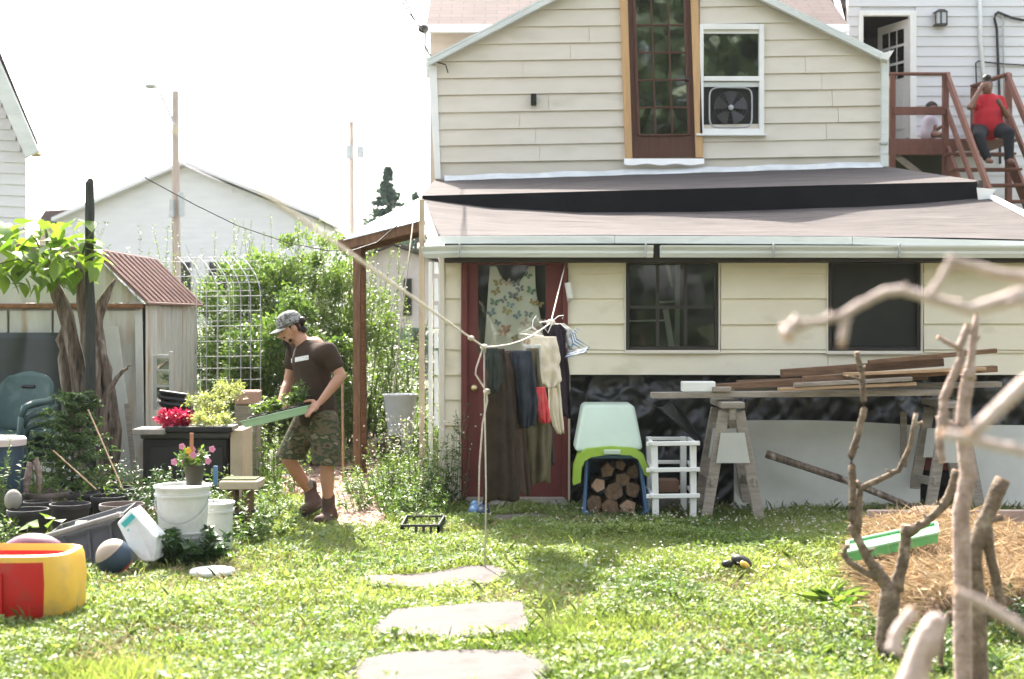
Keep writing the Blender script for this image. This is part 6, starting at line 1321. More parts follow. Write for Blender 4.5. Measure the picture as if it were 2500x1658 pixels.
for i in range(9):
    u = 0.12 + 0.095 * i; q = tA.lerp(tB, u) + tback * rnd.uniform(0.25, 0.8) + tn * 0.01; s_ = Shoots(60 + i); hgt_ = rnd.uniform(0.06, 0.15) if i != 1 else 0.20
    t = thing('seedling', 'leafy seedling in the carried green tray, number %s from the hand end' % ('first', 'second', 'third', 'fourth', 'fifth', 'sixth', 'seventh', 'eighth', 'ninth')[i], 'seedling', q, 'seedlings in the carried tray')
    for k_ in range(4): s_.shoot(q, q + Vector((rnd.uniform(-0.07, 0.07), rnd.uniform(-0.06, 0.06), hgt_)), 16, 0.06, 0.032, 0.1, 0.2, 0.003, 0.4, (0.1, 0.6) if i < 3 else (0.4, 1))
    s_.done(t, M['weedleaf'], M['stem'])

# seated woman and child on the neighbour's deck
WD = 20.45
def Wp(x, y, dd_=0.0): return P(x, y, WD + dd_)
wo_ = thing('person', 'seated person in red t-shirt on the brown stairs, hand raised to head', 'person', Wp(2412, 325))
pr = []; h0 = Wp(2410, 214, -0.05)
pr.append(('b', h0, (0.078, 0.092, 0.11), 12, 8, None)); pr.append(('b', h0 + Vector((0, -0.085, -0.02)), (0.014, 0.018, 0.02), 8, 6, None)); S(h0 + Vector((0, 0.02, -0.05)), Wp(2412, 240), 0.055, 0.06)
S(Wp(2412, 262), Wp(2412, 310), 0.16, 0.19, 0.8, (1, 0, 0)); shl, shr = Wp(2388, 246), Wp(2440, 246)
S(shl, shr, 0.06, 0.06); S(shl, Wp(2368, 262, -0.15), 0.06, 0.048); S(Wp(2368, 262, -0.15), Wp(2396, 212, -0.12), 0.045, 0.030); S(Wp(2396, 212, -0.12), Wp(2400, 206, -0.09), 0.034, 0.03)
S(shr, Wp(2458, 282, -0.1), 0.06, 0.048); S(Wp(2458, 282, -0.1), Wp(2442, 254, -0.36), 0.045, 0.030); S(Wp(2442, 254, -0.36), Wp(2438, 248, -0.40), 0.034, 0.03)
for i in range(4): S(Wp(2437 + i * 3, 250, -0.38), Wp(2433 + i * 3, 243, -0.42), 0.011, 0.009); S(Wp(2398, 214 - i * 3, -0.1), Wp(2403, 210 - i * 3, -0.06), 0.011, 0.009)
kl, kr = Wp(2390, 335, -0.42), Wp(2462, 325, -0.42); fl1, fr1 = Wp(2412, 392, -0.50), Wp(2464, 393, -0.46)
for h_, k_, f_ in ((Wp(2398, 318), kl, fl1), (Wp(2430, 318), kr, fr1)): S(h_, k_, 0.11, 0.075); S(k_, f_, 0.072, 0.045); S(f_, f_ + Vector((0, -0.14, -0.03)), 0.042, 0.034)
blob('body', pr, M['skin2'], wo_, 0.014, 4)
pr = []; S(Wp(2412, 258), Wp(2413, 306), 0.190, 0.225, 0.8, (1, 0, 0)); S(Wp(2412, 292, -0.05), Wp(2413, 302, -0.05), 0.20, 0.205, 0.85, (1, 0, 0)); S(shl, shr, 0.082, 0.082); S(shl, shl.lerp(Wp(2368, 262, -0.15), 0.5), 0.078, 0.066); S(shr, shr.lerp(Wp(2458, 282, -0.1), 0.55), 0.078, 0.066)
blob('t_shirt', pr, M['redtee'], wo_, 0.016, 4)
pr = []
for h_, k_, f_ in ((Wp(2396, 316), kl, fl1), (Wp(2432, 316), kr, fr1)): S(h_, k_, 0.125, 0.09); S(k_, k_.lerp(f_, 0.88), 0.088, 0.06)
S(Wp(2394, 314), Wp(2434, 314), 0.13, 0.13); blob('trousers', pr, M['jeans'], wo_, 0.016, 4)
pr = [('b', h0 + Vector((0, 0.025, 0.035)), (0.092, 0.095, 0.10), 12, 8, None), ('b', h0 + Vector((0, 0.01, 0.14)), (0.065, 0.065, 0.055), 10, 8, None)]; blob('hair', pr, M['hair'], wo_, 0.014, 2)
for s_ in (-1, 1): m = MB(); m.ball(h0 + Vector((s_ * 0.03, -0.088, 0.0)), 0.009, 6, 5); m.build('eye', M['black'], wo_)
m = MB(); m.pbox(2432, 242, 2439, 252, WD - 0.46, 0.01, 0.003); m.build('phone', M['darkframe'], label='small dark phone held by the seated person in red', cat='phone')
ch_ = thing('person', 'small child in pale lilac top sitting on the deck behind the railing', 'person', P(2275, 336, 21.2))
def Kp(x, y, dd_=0.0): return P(x, y, 21.2 + dd_)
pr = [('b', Kp(2275, 268), (0.085, 0.09, 0.10), 12, 8, None)]; S(Kp(2275, 280), Kp(2273, 292), 0.045, 0.05); S(Kp(2270, 300), Kp(2268, 325), 0.10, 0.11); S(Kp(2280, 298, -0.06), Kp(2284, 318, -0.12), 0.036, 0.030); S(Kp(2284, 318, -0.12), Kp(2301, 308, -0.2), 0.030, 0.022); S(Kp(2301, 308, -0.2), Kp(2306, 306, -0.22), 0.024, 0.02)
S(Kp(2266, 326), Kp(2298, 330, -0.25), 0.06, 0.045); S(Kp(2298, 330, -0.25), Kp(2310, 331, -0.1), 0.04, 0.03); blob('body', pr, M['skin2'], ch_, 0.012, 4)
pr = []; S(Kp(2271, 298), Kp(2267, 326), 0.115, 0.13); S(Kp(2278, 296, -0.05), Kp(2281, 304, -0.08), 0.05, 0.045); blob('top', pr, M['lilac'], ch_, 0.014, 4)
pr = [('b', Kp(2274, 262, 0.02), (0.095, 0.095, 0.09), 12, 8, None), ('b', Kp(2274, 253, 0.03), (0.05, 0.05, 0.04), 8, 6, None)]; blob('hair', pr, M['hair'], ch_, 0.012, 2)

# ---------------------------------------------------------------- white house with deck and stairs on the right
RD = 22.2
rh = thing('white_house', 'white sided house with open back door behind the beige house', 'house', (8.5, RD, 0))
m = MB(); m.pbox(2070, -60, 2108, 820, RD + 0.02, 0.12); m.pbox(2222, -60, 2800, 820, RD + 0.02, 0.12); m.pbox(2108, -60, 2222, 37, RD + 0.02, 0.12); m.pbox(2108, 338, 2222, 820, RD + 0.02, 0.12); rw = m.build('wall', M['whitesiding'], rh)
for i in range(28):
    yb_ = 16 + 24.3 * i
    for (x0, x1) in ((2070, 2100), (2236, 2800)) if 28 < yb_ < 360 else ((2070, 2800),):
        m = MB(); strip(m, x0, yb_, yb_ - 24.6, x1, yb_, yb_ - 24.6, RD, 0.022, 0.004); m.build('siding_board', M['whitesiding'], rw)
for a in ((2098, 26, 2108, 340), (2222, 26, 2238, 340), (2108, 26, 2222, 38)): m = MB(); m.pbox(*a, RD - 0.05, 0.09, 0.006); m.build('door_casing', M['white'], rw)
m = MB(); m.pbox(1900, -40, 2420, 380, RD + 2.6, 0.1); m.pbox(1950, 340, 2390, 350, RD + 0.16, 2.4); m.pbox(1950, 10, 2390, 20, RD + 0.16, 2.4); m.pbox(2030, 0, 2040, 370, RD + 0.16, 2.5); m.pbox(2380, 0, 2390, 370, RD + 0.16, 2.5); m.build('room', M['interior'], rh)
m = MB(); hx = P(2221, 0, RD).x; ang = math.radians(68); zt, zb = P(0, 44, RD).z, P(0, 334, RD).z; dw = 0.80; dirv = Vector((-math.cos(ang), math.sin(ang), 0))
def dp(u, z): return Vector((hx, RD + 0.03, z)) + dirv * dw * u
m.hexa([dp(0, zb), dp(1, zb), dp(1, zt), dp(0, zt)] + [q + Vector((0.04, 0.015, 0)) for q in (dp(0, zb), dp(1, zb), dp(1, zt), dp(0, zt))]); rd = m.build('open_door', M['white'], rh, label='white nine-light door standing open')
for i in range(3):
    for j in range(3):
        u0 = 0.16 + 0.24 * i; z0_ = zb + 0.95 + 0.27 * j; m = MB(); a = [dp(u0, z0_), dp(u0 + 0.2, z0_), dp(u0 + 0.2, z0_ + 0.23), dp(u0, z0_ + 0.23)]; m.prism([q + Vector((-0.006, -0.004, 0)) for q in a], (0.004, 0.002, 0)); m.build('pane', M['glass2'], rd)
for k_ in (0, 1): m = MB(); a = [dp(0.16 + 0.38 * k_, zb + 0.15), dp(0.48 + 0.38 * k_, zb + 0.15), dp(0.48 + 0.38 * k_, zb + 0.8), dp(0.16 + 0.38 * k_, zb + 0.8)]; m.prism([q + Vector((-0.01, -0.004, 0)) for q in a], (0.008, 0.003, 0)); m.build('door_panel', M['white'], rd)
wl2 = thing('wall_lantern', 'square grey lantern light on the white siding', 'light', P(2299, 60, RD - 0.05))
m = MB(); m.pbox(2287, 28, 2311, 58, RD - 0.16, 0.12, 0.01); m.build('glass_box', M['metal'], wl2)
m = MB(); m.prism([P(2283, 28, RD - 0.18), P(2315, 28, RD - 0.18), P(2306, 22, RD - 0.12), P(2292, 22, RD - 0.12)], (0, 0.14, 0)); m.build('roof', M['darkframe'], wl2)
for x in (2284, 2298, 2312): m = MB(); m.pbox(x - 1, 28, x + 1.5, 60, RD - 0.175, 0.012); m.build('bar', M['darkframe'], wl2)
m = MB(); m.pbox(2284, 57, 2314, 61, RD - 0.17, 0.14); m.build('base', M['darkframe'], wl2)
for nm, lb, pts, r_, mt in (('conduit', 'grey conduit pipe running up the white siding', [(2392, -40), (2394, 100), (2402, 190), (2403, 380)], 0.035, 'gutter'), ('service_cable', 'black cable loop hanging down the white siding', [(2500, 50), (2470, 44), (2446, 34), (2436, 30), (2430, 36), (2428, 45), (2434, 70), (2437, 150), (2440, 225), (2442, 400)], 0.022, 'cable'), ('service_cable', 'thin grey cable beside the black one on the siding', [(2445, 32), (2450, 50), (2450, 130), (2453, 300)], 0.012, 'metal'), ('service_cable', 'thin dark cable crossing the siding behind the seated person', [(2384, 220), (2382, 155), (2388, 149), (2410, 152), (2450, 156), (2520, 160)], 0.012, 'cable')):
    line(nm, lb, [P(x, y, RD - 0.06) for x, y in pts], r_, mt, 'cable' if 'cable' in nm else 'pipe')
# deck
dk = thing('deck', 'red-brown wooden deck with railing and stairs at the white house', 'deck', (7.0, 21, 0))
DZ = P(0, 338, 20.9).z; dy0, dy1 = 20.9, 22.15; xa, xb_ = P(2160, 0, 20.9).x, P(2488, 0, 20.9).x; xs_ = P(2332, 0, 20.9).x
for i in range(9): m = MB(); m.box(((xa + xb_) / 2, dy0 + 0.07 + i * 0.14, DZ - 0.02), (xb_ - xa, 0.135, 0.035), None, 0.004); m.build('deck_board', M['deck'], dk)
m = MB(); m.box(((xa + xs_) / 2, dy0 - 0.015, DZ - 0.14), (xs_ - xa, 0.04, 0.21), None, 0.004); m.build('fascia', M['deck'], dk)
def post(x, yy, z0_, z1_, w_=0.09): m = MB(); m.box((x, yy, (z0_ + z1_) / 2), (w_, w_, z1_ - z0_), None, 0.006); m.build('post', M['deck'], dk)
ztop = P(0, 184, 20.9).z
x1p, x2p, x3p = P(2178, 0, 20.9).x, P(2308, 0, 20.9).x, P(2462, 0, 20.9).x
for x in (x1p, x2p, x3p): post(x, dy0, 0 if x > x1p else 0, ztop, 0.085)
post(P(2378, 0, 22.0).x, 22.0, DZ, ztop)
m = MB(); m.box(((x1p + x2p) / 2, dy0, ztop + 0.02), (x2p - x1p + 0.12, 0.11, 0.035), None, 0.005); m.build('top_rail', M['deck'], dk)
m = MB(); m.box(((x1p + x2p) / 2, dy0 - 0.05, P(0, 271, 20.85).z), (x2p - x1p - 0.02, 0.03, 0.12), None, 0.004); m.build('mid_rail', M['deck'], dk)
m = MB(); m.bar((P(2376, 0, 22.0).x, 22.0, ztop + 0.02), (x3p, dy0, ztop + 0.02), 0.11, 0.035, 0.005); m.build('top_rail', M['deck'], dk)
ns = 16; rise = DZ / (ns + 1); run = 0.25
for i in range(ns):
    m = MB(); m.box(((x2p + x3p) / 2, dy0 - 0.12 - run * i, DZ - rise * (i + 1) + 0.0), (x3p - x2p + 0.06, 0.26, 0.035), None, 0.004); m.build('tread', M['deck'], dk)
ye = dy0 - run * ns
for x in (x2p + 0.02, x3p - 0.02):
    m = MB(); m.bar((x, dy0, DZ - 0.20), (x, ye, rise - 0.20 + 0.02), 0.045, 0.24, 0.004); m.build('stringer', M['deck'], dk)
    m = MB(); m.bar((x, dy0, ztop), (x, ye, rise + ztop - DZ), 0.045, 0.13, 0.006); m.build('hand_rail', M['deck'], dk)
    m = MB(); m.bar((x, dy0, DZ + 0.42), (x, ye, rise + 0.42), 0.04, 0.10, 0.006); m.build('mid_rail', M['deck'], dk)
    for t in (0.45, 0.95): yy = dy0 + (ye - dy0) * t; zz = DZ + (rise - DZ) * t; post(x, yy, 0, zz + ztop - DZ, 0.08)
m = MB(); m.bar(P(2176, 372, 20.95), P(2246, 425, 20.95), 0.09, 0.04, 0.004, up=(0, 1, 0)); m.build('brace', M['oldwood'], dk)
m = MB(); m.pbox(2185, 372, 2330, 800, 21.9, 0.1); m.build('foundation_wall', mat('shaded_foundation', (0.04, 0.05, 0.035), rough=0.9), dk)  # foundation wall under the deck, its shade painted in as dark green

# ---------------------------------------------------------------- background
nh = thing('neighbour_house', 'white neighbouring house gable cut off at the left edge', 'house', P(-100, 780, 20) * 1.0 + Vector((0, 0, -CH)))
m = MB(); m.prism([P(63, 560, 20), P(63, 800, 20), P(-300, 800, 20), P(-300, -400, 20), P(-120, -120, 20), P(63, 372, 20)], (-2.6, 5, 0)); nw = m.build('wall', M['whitesiding'], nh)
for i in range(16):
    yb_ = 560 - 27 * i; x1_ = 63 if yb_ - 27 > 372 else 63 - (372 - (yb_ - 27)) * 0.43; m = MB(); strip(m, -300, yb_ - 16, yb_ - 44, x1_, yb_, yb_ - 28, 19.99, 0.022, 0.004); m.build('siding_board', M['whitesiding'], nw)
m = MB(); A, B_ = P(88, 372, 19.6), P(-130, -130, 19.6); m.prism([A, B_, B_ + Vector((0.12, 0, 0.06)), A + Vector((0.02, 0, 0.13))], (-2.8, 5.4, 0)); m.build('roof', M['shingle'], nh)
m = MB(); m.bar(P(80, 378, 19.55), P(-138, -124, 19.55), 0.06, 0.20, 0.006, up=(0, 1, 0), roll=math.pi / 2); m.build('rake_board', M['gutter'], nh)
m = MB(); m.prism([P(62, 376, 19.6), P(84, 372, 19.6), P(-134, -128, 19.6), P(-160, -128, 19.6)], (0, 0.4, 0)); m.build('soffit', M['tan'], nh)
gh = thing('far_gable_house', 'large pale house gable in the distance behind the street lamp', 'house', Gd(450, 66))
m = MB(); m.prism([P(140, 800, 66), P(765, 800, 66), P(765, 532, 66), P(450, 408, 66), P(140, 540, 66)], (0, 12, 0)); m.build('wall', M['whitesiding'], gh)
for a, b in (((445, 401), (125, 540)), ((452, 401), (780, 534))): m = MB(); m.prism([P(*a, 65.3), P(*b, 65.3), P(b[0], b[1] - 9, 65.3), P(a[0], a[1] - 9, 65.3)], (0, 13, 0)); m.build('roof', M['whitesiding'], gh)  # roof coloured white like the siding, in place of distance haze
for i in range(32):
    yb_ = 800 - 12.2 * i; half = lambda y: (310 if y > 540 else 310 * max(0, (y - 408)) / 132.0)
    if yb_ < 425: break
    a_, b_ = 452 - half(yb_ - 12) * 0.985, 452 + half(yb_ - 12) * 0.985
    m = MB(); strip(m, a_, yb_, yb_ - 12.4, b_, yb_, yb_ - 12.4, 65.98, 0.02, 0.004); m.build('siding_board', M['whitesiding'], gh)
for i in range(3): m = MB(); m.pbox(330 + i * 90, 640, 375 + i * 90, 720, 65.85, 0.1); m.build('window', M['screen'], gh)
sl = thing('street_lamp', 'wooden utility pole with curved lamp arm before the distant gable', 'street lamp', Gd(428, 60))
m = MB(); m.tube([Gd(432, 60), P(428, 222, 60)], [0.20, 0.14], 10); m.build('pole', M['polewood'], sl, smooth=60)
m = MB(); m.tube([P(425, 305, 59.8), P(408, 265, 59.8), P(392, 228, 59.8), P(382, 214, 59.8), P(372, 210, 59.8)], 0.06, 6); m.build('arm', M['metal'], sl, smooth=60)
m = MB(); m.ball(P(367, 210, 59.8), (0.26, 0.15, 0.14), 12, 8); m.build('lamp_head', M['metal'], sl, smooth=180)
for x, y0, y1 in ((419, 487, 530), (443, 470, 528)): m = MB(); m.tube([P(x, y1, 59.7), P(x, y0, 59.7)], 0.14, 10); m.build('transformer', M['metal'], sl, smooth=60)
p2 = thing('utility_pole', 'distant utility pole with transformer cans and short cross arm', 'utility pole', Gd(858, 80))
m = MB(); m.tube([Gd(860, 80), P(858, 296, 80)], [0.20, 0.13], 10); m.build('pole', M['polewood'], p2, smooth=60)
m = MB(); m.bar(P(843, 302, 79.8), P(862, 308, 79.8), 0.1, 0.1); m.build('cross_arm', M['polewood'], p2)
for x, y0, y1 in ((852, 355, 388), (880, 356, 386)): m = MB(); m.tube([P(x, y1, 79.6), P(x, y0, 79.6)], 0.2, 10); m.build('transformer', M['metal'], p2, smooth=60)
# grey garage glimpsed under the timber frame
ng = thing('grey_garage', 'pale grey garage glimpsed under the timber frame', 'garage', Gd(960, 30))
m = MB(); m.prism([P(890, 800, 30), P(1080, 800, 30), P(1080, 645, 30), P(960, 600, 30), P(890, 630, 30)], (0, 4, 0)); m.build('wall', mat('mauve_wall', (0.50, 0.47, 0.48), rough=0.8), ng)
m = MB(); m.pbox(985, 680, 1005, 770, 29.95, 0.1); m.build('window', M['screen'], ng)
m = MB(); m.prism([P(880, 632, 29.8), P(960, 596, 29.8), P(1090, 646, 29.8), P(1090, 638, 29.8), P(960, 588, 29.8), P(880, 624, 29.8)], (0, 4.3, 0)); m.build('roof', M['rooftop'], ng)
fh = thing('far_house', 'small brown roofed house far behind the catalpa leaves', 'house', Gd(140, 70))
m = MB(); m.prism([P(95, 800, 70), P(230, 800, 70), P(230, 545, 70), P(175, 516, 70), P(95, 545, 70)], (0, 8, 0)); m.build('wall', M['tan'], fh)
m = MB(); m.prism([P(88, 548, 69.5), P(110, 514, 69.5), P(180, 510, 69.5), P(236, 545, 69.5)], (0, 9, 0)); m.build('roof', M['shingle'], fh)
# spruces
def spruce(label, x, ytop, d_, hw, seed, n=9000):
    q = Gd(x, d_); zt = P(x, ytop, d_).z; t = thing('spruce_tree', label, 'tree', q, 'spruces in the distance'); m = MB(); m.tube([q, q + Vector((0, 0, zt))], [0.12, 0.01], 7); m.build('trunk', M['bark'], t)
    r = np.random.default_rng(seed); k = 240; hb = 0.99 - 0.95 * r.uniform(0, 1, k) ** 1.35; az = r.uniform(0, 6.28, k); ln = hw * (1 - hb) * r.uniform(0.6, 1.25, k) + 0.01; i = r.integers(0, k, n); s = r.uniform(0.05, 1, n)
    px = q.x + np.cos(az[i]) * ln[i] * s; py = q.y + np.sin(az[i]) * ln[i] * s; pz = hb[i] * zt - 0.22 * s * ln[i] + 0.22 * s * s * ln[i]
    p_ = np.stack([px, py, pz], 1) + r.normal(0, 0.03, (n, 3)); d = np.stack([np.cos(az[i]), np.sin(az[i]), np.full(n, 0.1)], 1) + r.normal(0, 0.5, (n, 3))
    leaves('crown', p_, d, r.normal(0, 1, (n, 3)), 0.07 + 0.12 * (1 - hb[i]), 0.06, r.random(n), M['spruce'], t, droop=0.2)
spruce('blue-green spruce between the far pole and the beige house', 947, 408, 45, 2.5, 5, 34000)
spruce('small spruce tip right beside the beige house roof', 1016, 468, 40, 1.4, 6, 6000)
# big upright shrub behind the trellis
def bush(name, label, x, d_, n, br, h, spread, nl, L, W, mt, seed, flat=0.7, bend=0.06, sr=0.008, tint=(0.1, 0.9), group=None, lean=(0, 0), droop=0.12):
    return plant(name, label, 'shrub', Gd(x, d_), fan(seed, n, br, h, spread, flat, lean), nl, L, W, mt, seed, group, bend, sr, droop, 0.45, tint, 0.08)
bush('willow_shrub', 'dense upright green shrub behind the wire trellis', 600, 17.2, 110, 0.75, (1.3, 2.85), 0.5, 110, 0.075, 0.026, M['shrubleaf'], 71)
bush('willow_shrub', 'dense lighter green shrub left of the timber post', 760, 17.8, 130, 0.85, (1.3, 2.9), 0.45, 110, 0.075, 0.028, M['shrubleaf'], 72, tint=(0.3, 1.0))
bush('willow_shrub', 'lower green shrub right behind the head of the man', 690, 15.8, 60, 0.6, (0.8, 1.7), 0.4, 90, 0.07, 0.025, M['darkleaf'], 73)
def thick(label_part, n, c, rad, k, sub, mt, seed, tint, L=0.07, W=0.032):
    for o in list(col.objects):
        if o.parent is None and o.get('label') == label_part: cloud('foliage', n, c, rad, k, sub, L, W, M[mt], o, seed, tint)
thick('dense upright green shrub behind the wire trellis', 15000, P(600, 830, 17.2), (0.75, 0.6, 1.15), 120, 0.17, 'shrubleaf', 171, (0, 0.85))
thick('dense lighter green shrub left of the timber post', 19000, P(765, 800, 17.8), (0.95, 0.6, 1.25), 150, 0.18, 'shrubleaf', 172, (0.15, 1.0))
thick('lower green shrub right behind the head of the man', 9000, P(690, 880, 15.8), (0.7, 0.45, 0.75), 80, 0.15, 'shrubleaf', 173, (0, 0.7))
bush('tall_weed', 'pale leafy tree seedling growing inside the timber frame', 950, 19.5, 40, 0.35, (1.0, 2.4), 0.3, 60, 0.08, 0.04, M['weedleaf'], 74, tint=(0.4, 1))
bush('tall_weed', 'big-leaved weeds behind the timber post beside the bin', 890, 18.4, 40, 0.5, (0.5, 1.3), 0.35, 40, 0.11, 0.075, M['weedleaf'], 75, tint=(0.3, 1))
bush('tall_weed', 'leafy weeds at the left house corner batten', 1020, 17.6, 40, 0.35, (0.5, 1.5), 0.25, 50, 0.09, 0.045, M['weedleaf'], 76, tint=(0.2, 0.9))
bush('shrub', 'bushy green shrubs beyond the shed roof', 275, 24, 40, 0.6, (1.8, 2.9), 0.5, 90, 0.12, 0.05, M['spruce'], 77)
bush('shrub', 'hazy shrub rising left of the dark post', 170, 30, 40, 0.9, (2.0, 3.7), 0.6, 90, 0.14, 0.06, M['treeleaf'], 78)
bush('shrub', 'pale shrub in front of the distant gable by the trellis', 520, 24, 50, 0.9, (1.0, 1.9), 0.4, 80, 0.10, 0.05, M['weedleaf'], 79)
bush('shrub', 'sunlit shrub along the back fence right of the trellis', 830, 22, 60, 1.1, (1.2, 2.3), 0.5, 90, 0.10, 0.045, M['shrubleaf'], 80)
# garden plants round the path and pots
wl_list = [(930, 13.0, 22, 0.22, (0.10, 0.32), 'low sunlit weeds right of the path behind the man'), (985, 12.6, 40, 0.35, (0.25, 0.75), 'pale flowering weeds left of the house corner'), (1040, 12.15, 34, 0.22, (0.3, 0.85), 'tall pale goldenrod weeds against the house corner'), (1092, 12.0, 20, 0.14, (0.25, 0.9), 'dark green spiky weeds climbing beside the red door frame'), (960, 11.9, 40, 0.4, (0.12, 0.4), 'low weeds behind the seedling crate'), (880, 12.7, 10, 0.12, (0.10, 0.25), 'small weeds growing on the path edge'), (1010, 11.5, 30, 0.3, (0.12, 0.35), 'short weeds between the crate and the house'),
           (850, 15.6, 24, 0.3, (0.10, 0.32), 'sunny weeds at the foot of the timber post'), (690, 15.6, 24, 0.4, (0.2, 0.5), 'green weeds behind the carried tray'), (640, 14.2, 26, 0.4, (0.3, 0.8), 'leafy weeds at the foot of the wire trellis'), (640, 12.2, 14, 0.2, (0.08, 0.25), 'low plants at the left edge of the path'), (630, 11.2, 30, 0.32, (0.06, 0.20), 'low green weeds beside the rear boot'), (600, 10.6, 40, 0.35, (0.08, 0.28), 'grassy weeds right of the terracotta pots'), (470, 9.25, 26, 0.16, (0.08, 0.24), 'broad dark weeds at the foot of the white buckets'), (560, 10.1, 26, 0.22, (0.15, 0.4), 'leggy weeds rising right of the white buckets'), (400, 10.6, 26, 0.25, (0.2, 0.5), 'ferny weeds between the pots and the bucket'), (10, 9.6, 20, 0.2, (0.12, 0.32), 'weeds at the left edge above the toy'), (230, 9.65, 10, 0.2, (0.08, 0.2), 'bright weeds between the pots and the grey tote'), (95, 11.1, 30, 0.3, (0.3, 0.8), 'sprawling weeds between the chairs and the pots'), (290, 11.2, 40, 0.35, (0.15, 0.45), 'dark leafy ground plants under the tree stems'), (190, 10.95, 36, 0.3, (0.2, 0.5), 'mixed weeds behind the back row of pots'), (380, 10.9, 36, 0.3, (0.25, 0.55), 'dark weeds in front of the deck box'), (470, 10.9, 30, 0.25, (0.2, 0.5), 'green weeds between the deck box and the flower pot'), (-25, 10.3, 26, 0.16, (0.35, 0.8), 'tall weeds in front of the blue drum'), (425, 10.1, 26, 0.18, (0.2, 0.48), 'pale ferny sprigs left of the flower pot'), (590, 11.0, 26, 0.25, (0.12, 0.34), 'pale weeds hanging round the wooden flat'), (660, 13.2, 44, 0.35, (0.4, 0.85), 'pale leafy crop behind the carried tray'), (2150, 6.9, 24, 0.25, (0.05, 0.2), 'small weeds at the foot of the first pruned tree'), (2290, 6.5, 24, 0.25, (0.05, 0.22), 'small weeds between the pruned trees in the corner'), (2440, 7.2, 24, 0.3, (0.08, 0.3), 'dark weeds in the straw at the right edge')]
for i, (x, d_, n, br, h, lb) in enumerate(wl_list):
    pale = 'pale' in lb or 'sunn' in lb or 'sunlit' in lb  # sunlit clumps also get lighter leaves, the sun put into the tint
    bush('weed_clump', lb, x, d_, n, br, h, 0.12, 30, 0.065 if 'broad' not in lb else 0.11, 0.022 if 'broad' not in lb else 0.06, M['darkleaf'] if 'dark' in lb or 'ferny' in lb else M['weedleaf'], 100 + i, flat=0.8, sr=0.004, tint=(0.35, 1.0) if pale else (0.1, 0.75), group='weeds round the garden')
# white blossom on the flowering weeds
for lb, x, d_, hb, sd_ in (('white flower heads on the weeds left of the house corner', 985, 12.5, 0.55, 1), ('white flower heads on the tall weeds at the house corner', 1045, 12.05, 0.65, 2)):
    r = np.random.default_rng(sd_); n = 240; q = Gd(x, d_); p_ = np.stack([q.x + r.normal(0, 0.16, n), q.y + r.normal(0, 0.15, n), r.uniform(0.15, hb + 0.2, n)], 1)
    leaves('weed_flowers', p_, r.normal(0, 1, (n, 3)) + np.array([0, 0, 0.5]), r.normal(0, 1, (n, 3)), 0.022, 0.018, r.random(n), M['flower'], label=lb, cat='flowers', kind='stuff')
def strap(label, x, d_, n, L, seed, mt='darkleaf', h=0.1, w=0.03):
    r = np.random.default_rng(seed); q = Gd(x, d_); t = thing('strap_leaf_plant', label, 'plant', q, 'plants with long strap leaves'); az = r.uniform(0, 6.28, n); d = np.stack([np.cos(az), np.sin(az), r.uniform(0.5, 1.6, n)], 1)
    leaves('foliage', np.array(q) + r.normal(0, 0.05, (n, 3)) * np.array([1, 1, 0]), d, np.array([0, 0, 1.0]) + r.normal(0, 0.2, (n, 3)), L * r.uniform(0.6, 1.2, n), w, r.random(n), M[mt], t, droop=0.35); return t
strap('dark strap-leaved plant in front of the black deck box', 345, 11.3, 60, 0.42, 1, w=0.035); strap('strap-leaved plant left of the deck box below the tree', 300, 11.5, 50, 0.38, 2, w=0.03); strap('heap of dried brown leaves and roots at the tree base', 300, 12.3, 150, 0.42, 9, 'deadleaf', w=0.05); strap('dried brown fern fronds right of the tree stems', 320, 11.9, 70, 0.5, 10, 'deadleaf', w=0.035); strap('grassy tuft below the deck box panels', 430, 11.2, 60, 0.30, 3, 'grass', w=0.012)
strap('broad sunlit leaves growing at the straw bed corner', 2045, 7.9, 44, 0.24, 4, 'weedleaf', w=0.024); strap('low broad leaves at the lower right of the lawn', 1990, 6.6, 40, 0.15, 5, 'weedleaf', w=0.035); strap('low broad leaves at the foot of the pruned tree', 2080, 6.3, 40, 0.15, 6, 'weedleaf', w=0.035)
# feathery dark sapling by the chairs
fs_ = thing('conifer_sapling', 'dark feathery evergreen sapling in front of the tree stems', 'sapling', Gd(175, 11.4)); q = Gd(175, 11.4); s_ = Shoots(55)
for i in range(95):
    z_ = 0.10 + 0.88 * (i / 95.0); a = rnd.uniform(0, 6.28); ln = (0.60 * (1.08 - z_ * 0.85)); b0 = q + Vector((0, 0, z_)); s_.shoot(b0, b0 + Vector((math.cos(a) * ln, math.sin(a) * ln, 0.10 - 0.05 * rnd.random())), 70, 0.06, 0.020, 0.06, 0.1, 0.004, 0.6, (0.0, 1.0))
s_.done(fs_, leafmat('sapling_needles', (0.028, 0.075, 0.026), (0.11, 0.17, 0.060), trans=0.35), M['stem'], 0.3); m = MB(); m.tube([q, q + Vector((0.02, 0, 1.05))], [0.016, 0.005], 6); m.build('trunk', M['bark'], fs_)
for i, (x0, y0, x1, y1, lb) in enumerate(((300, 1195, 215, 1000, 'thin bare cane leaning across the dark sapling'), (235, 1195, 130, 1100, 'short thin cane leaning over the back pots'), (20, 1180, -10, 1110, 'thin twig at the left edge below the drum'))):
    m = MB(); m.tube([P(x0, y0, 10.6), P(x1, y1, 10.9)], 0.006, 5); m.build('cane', M['lightwood'], label=lb, cat='cane')
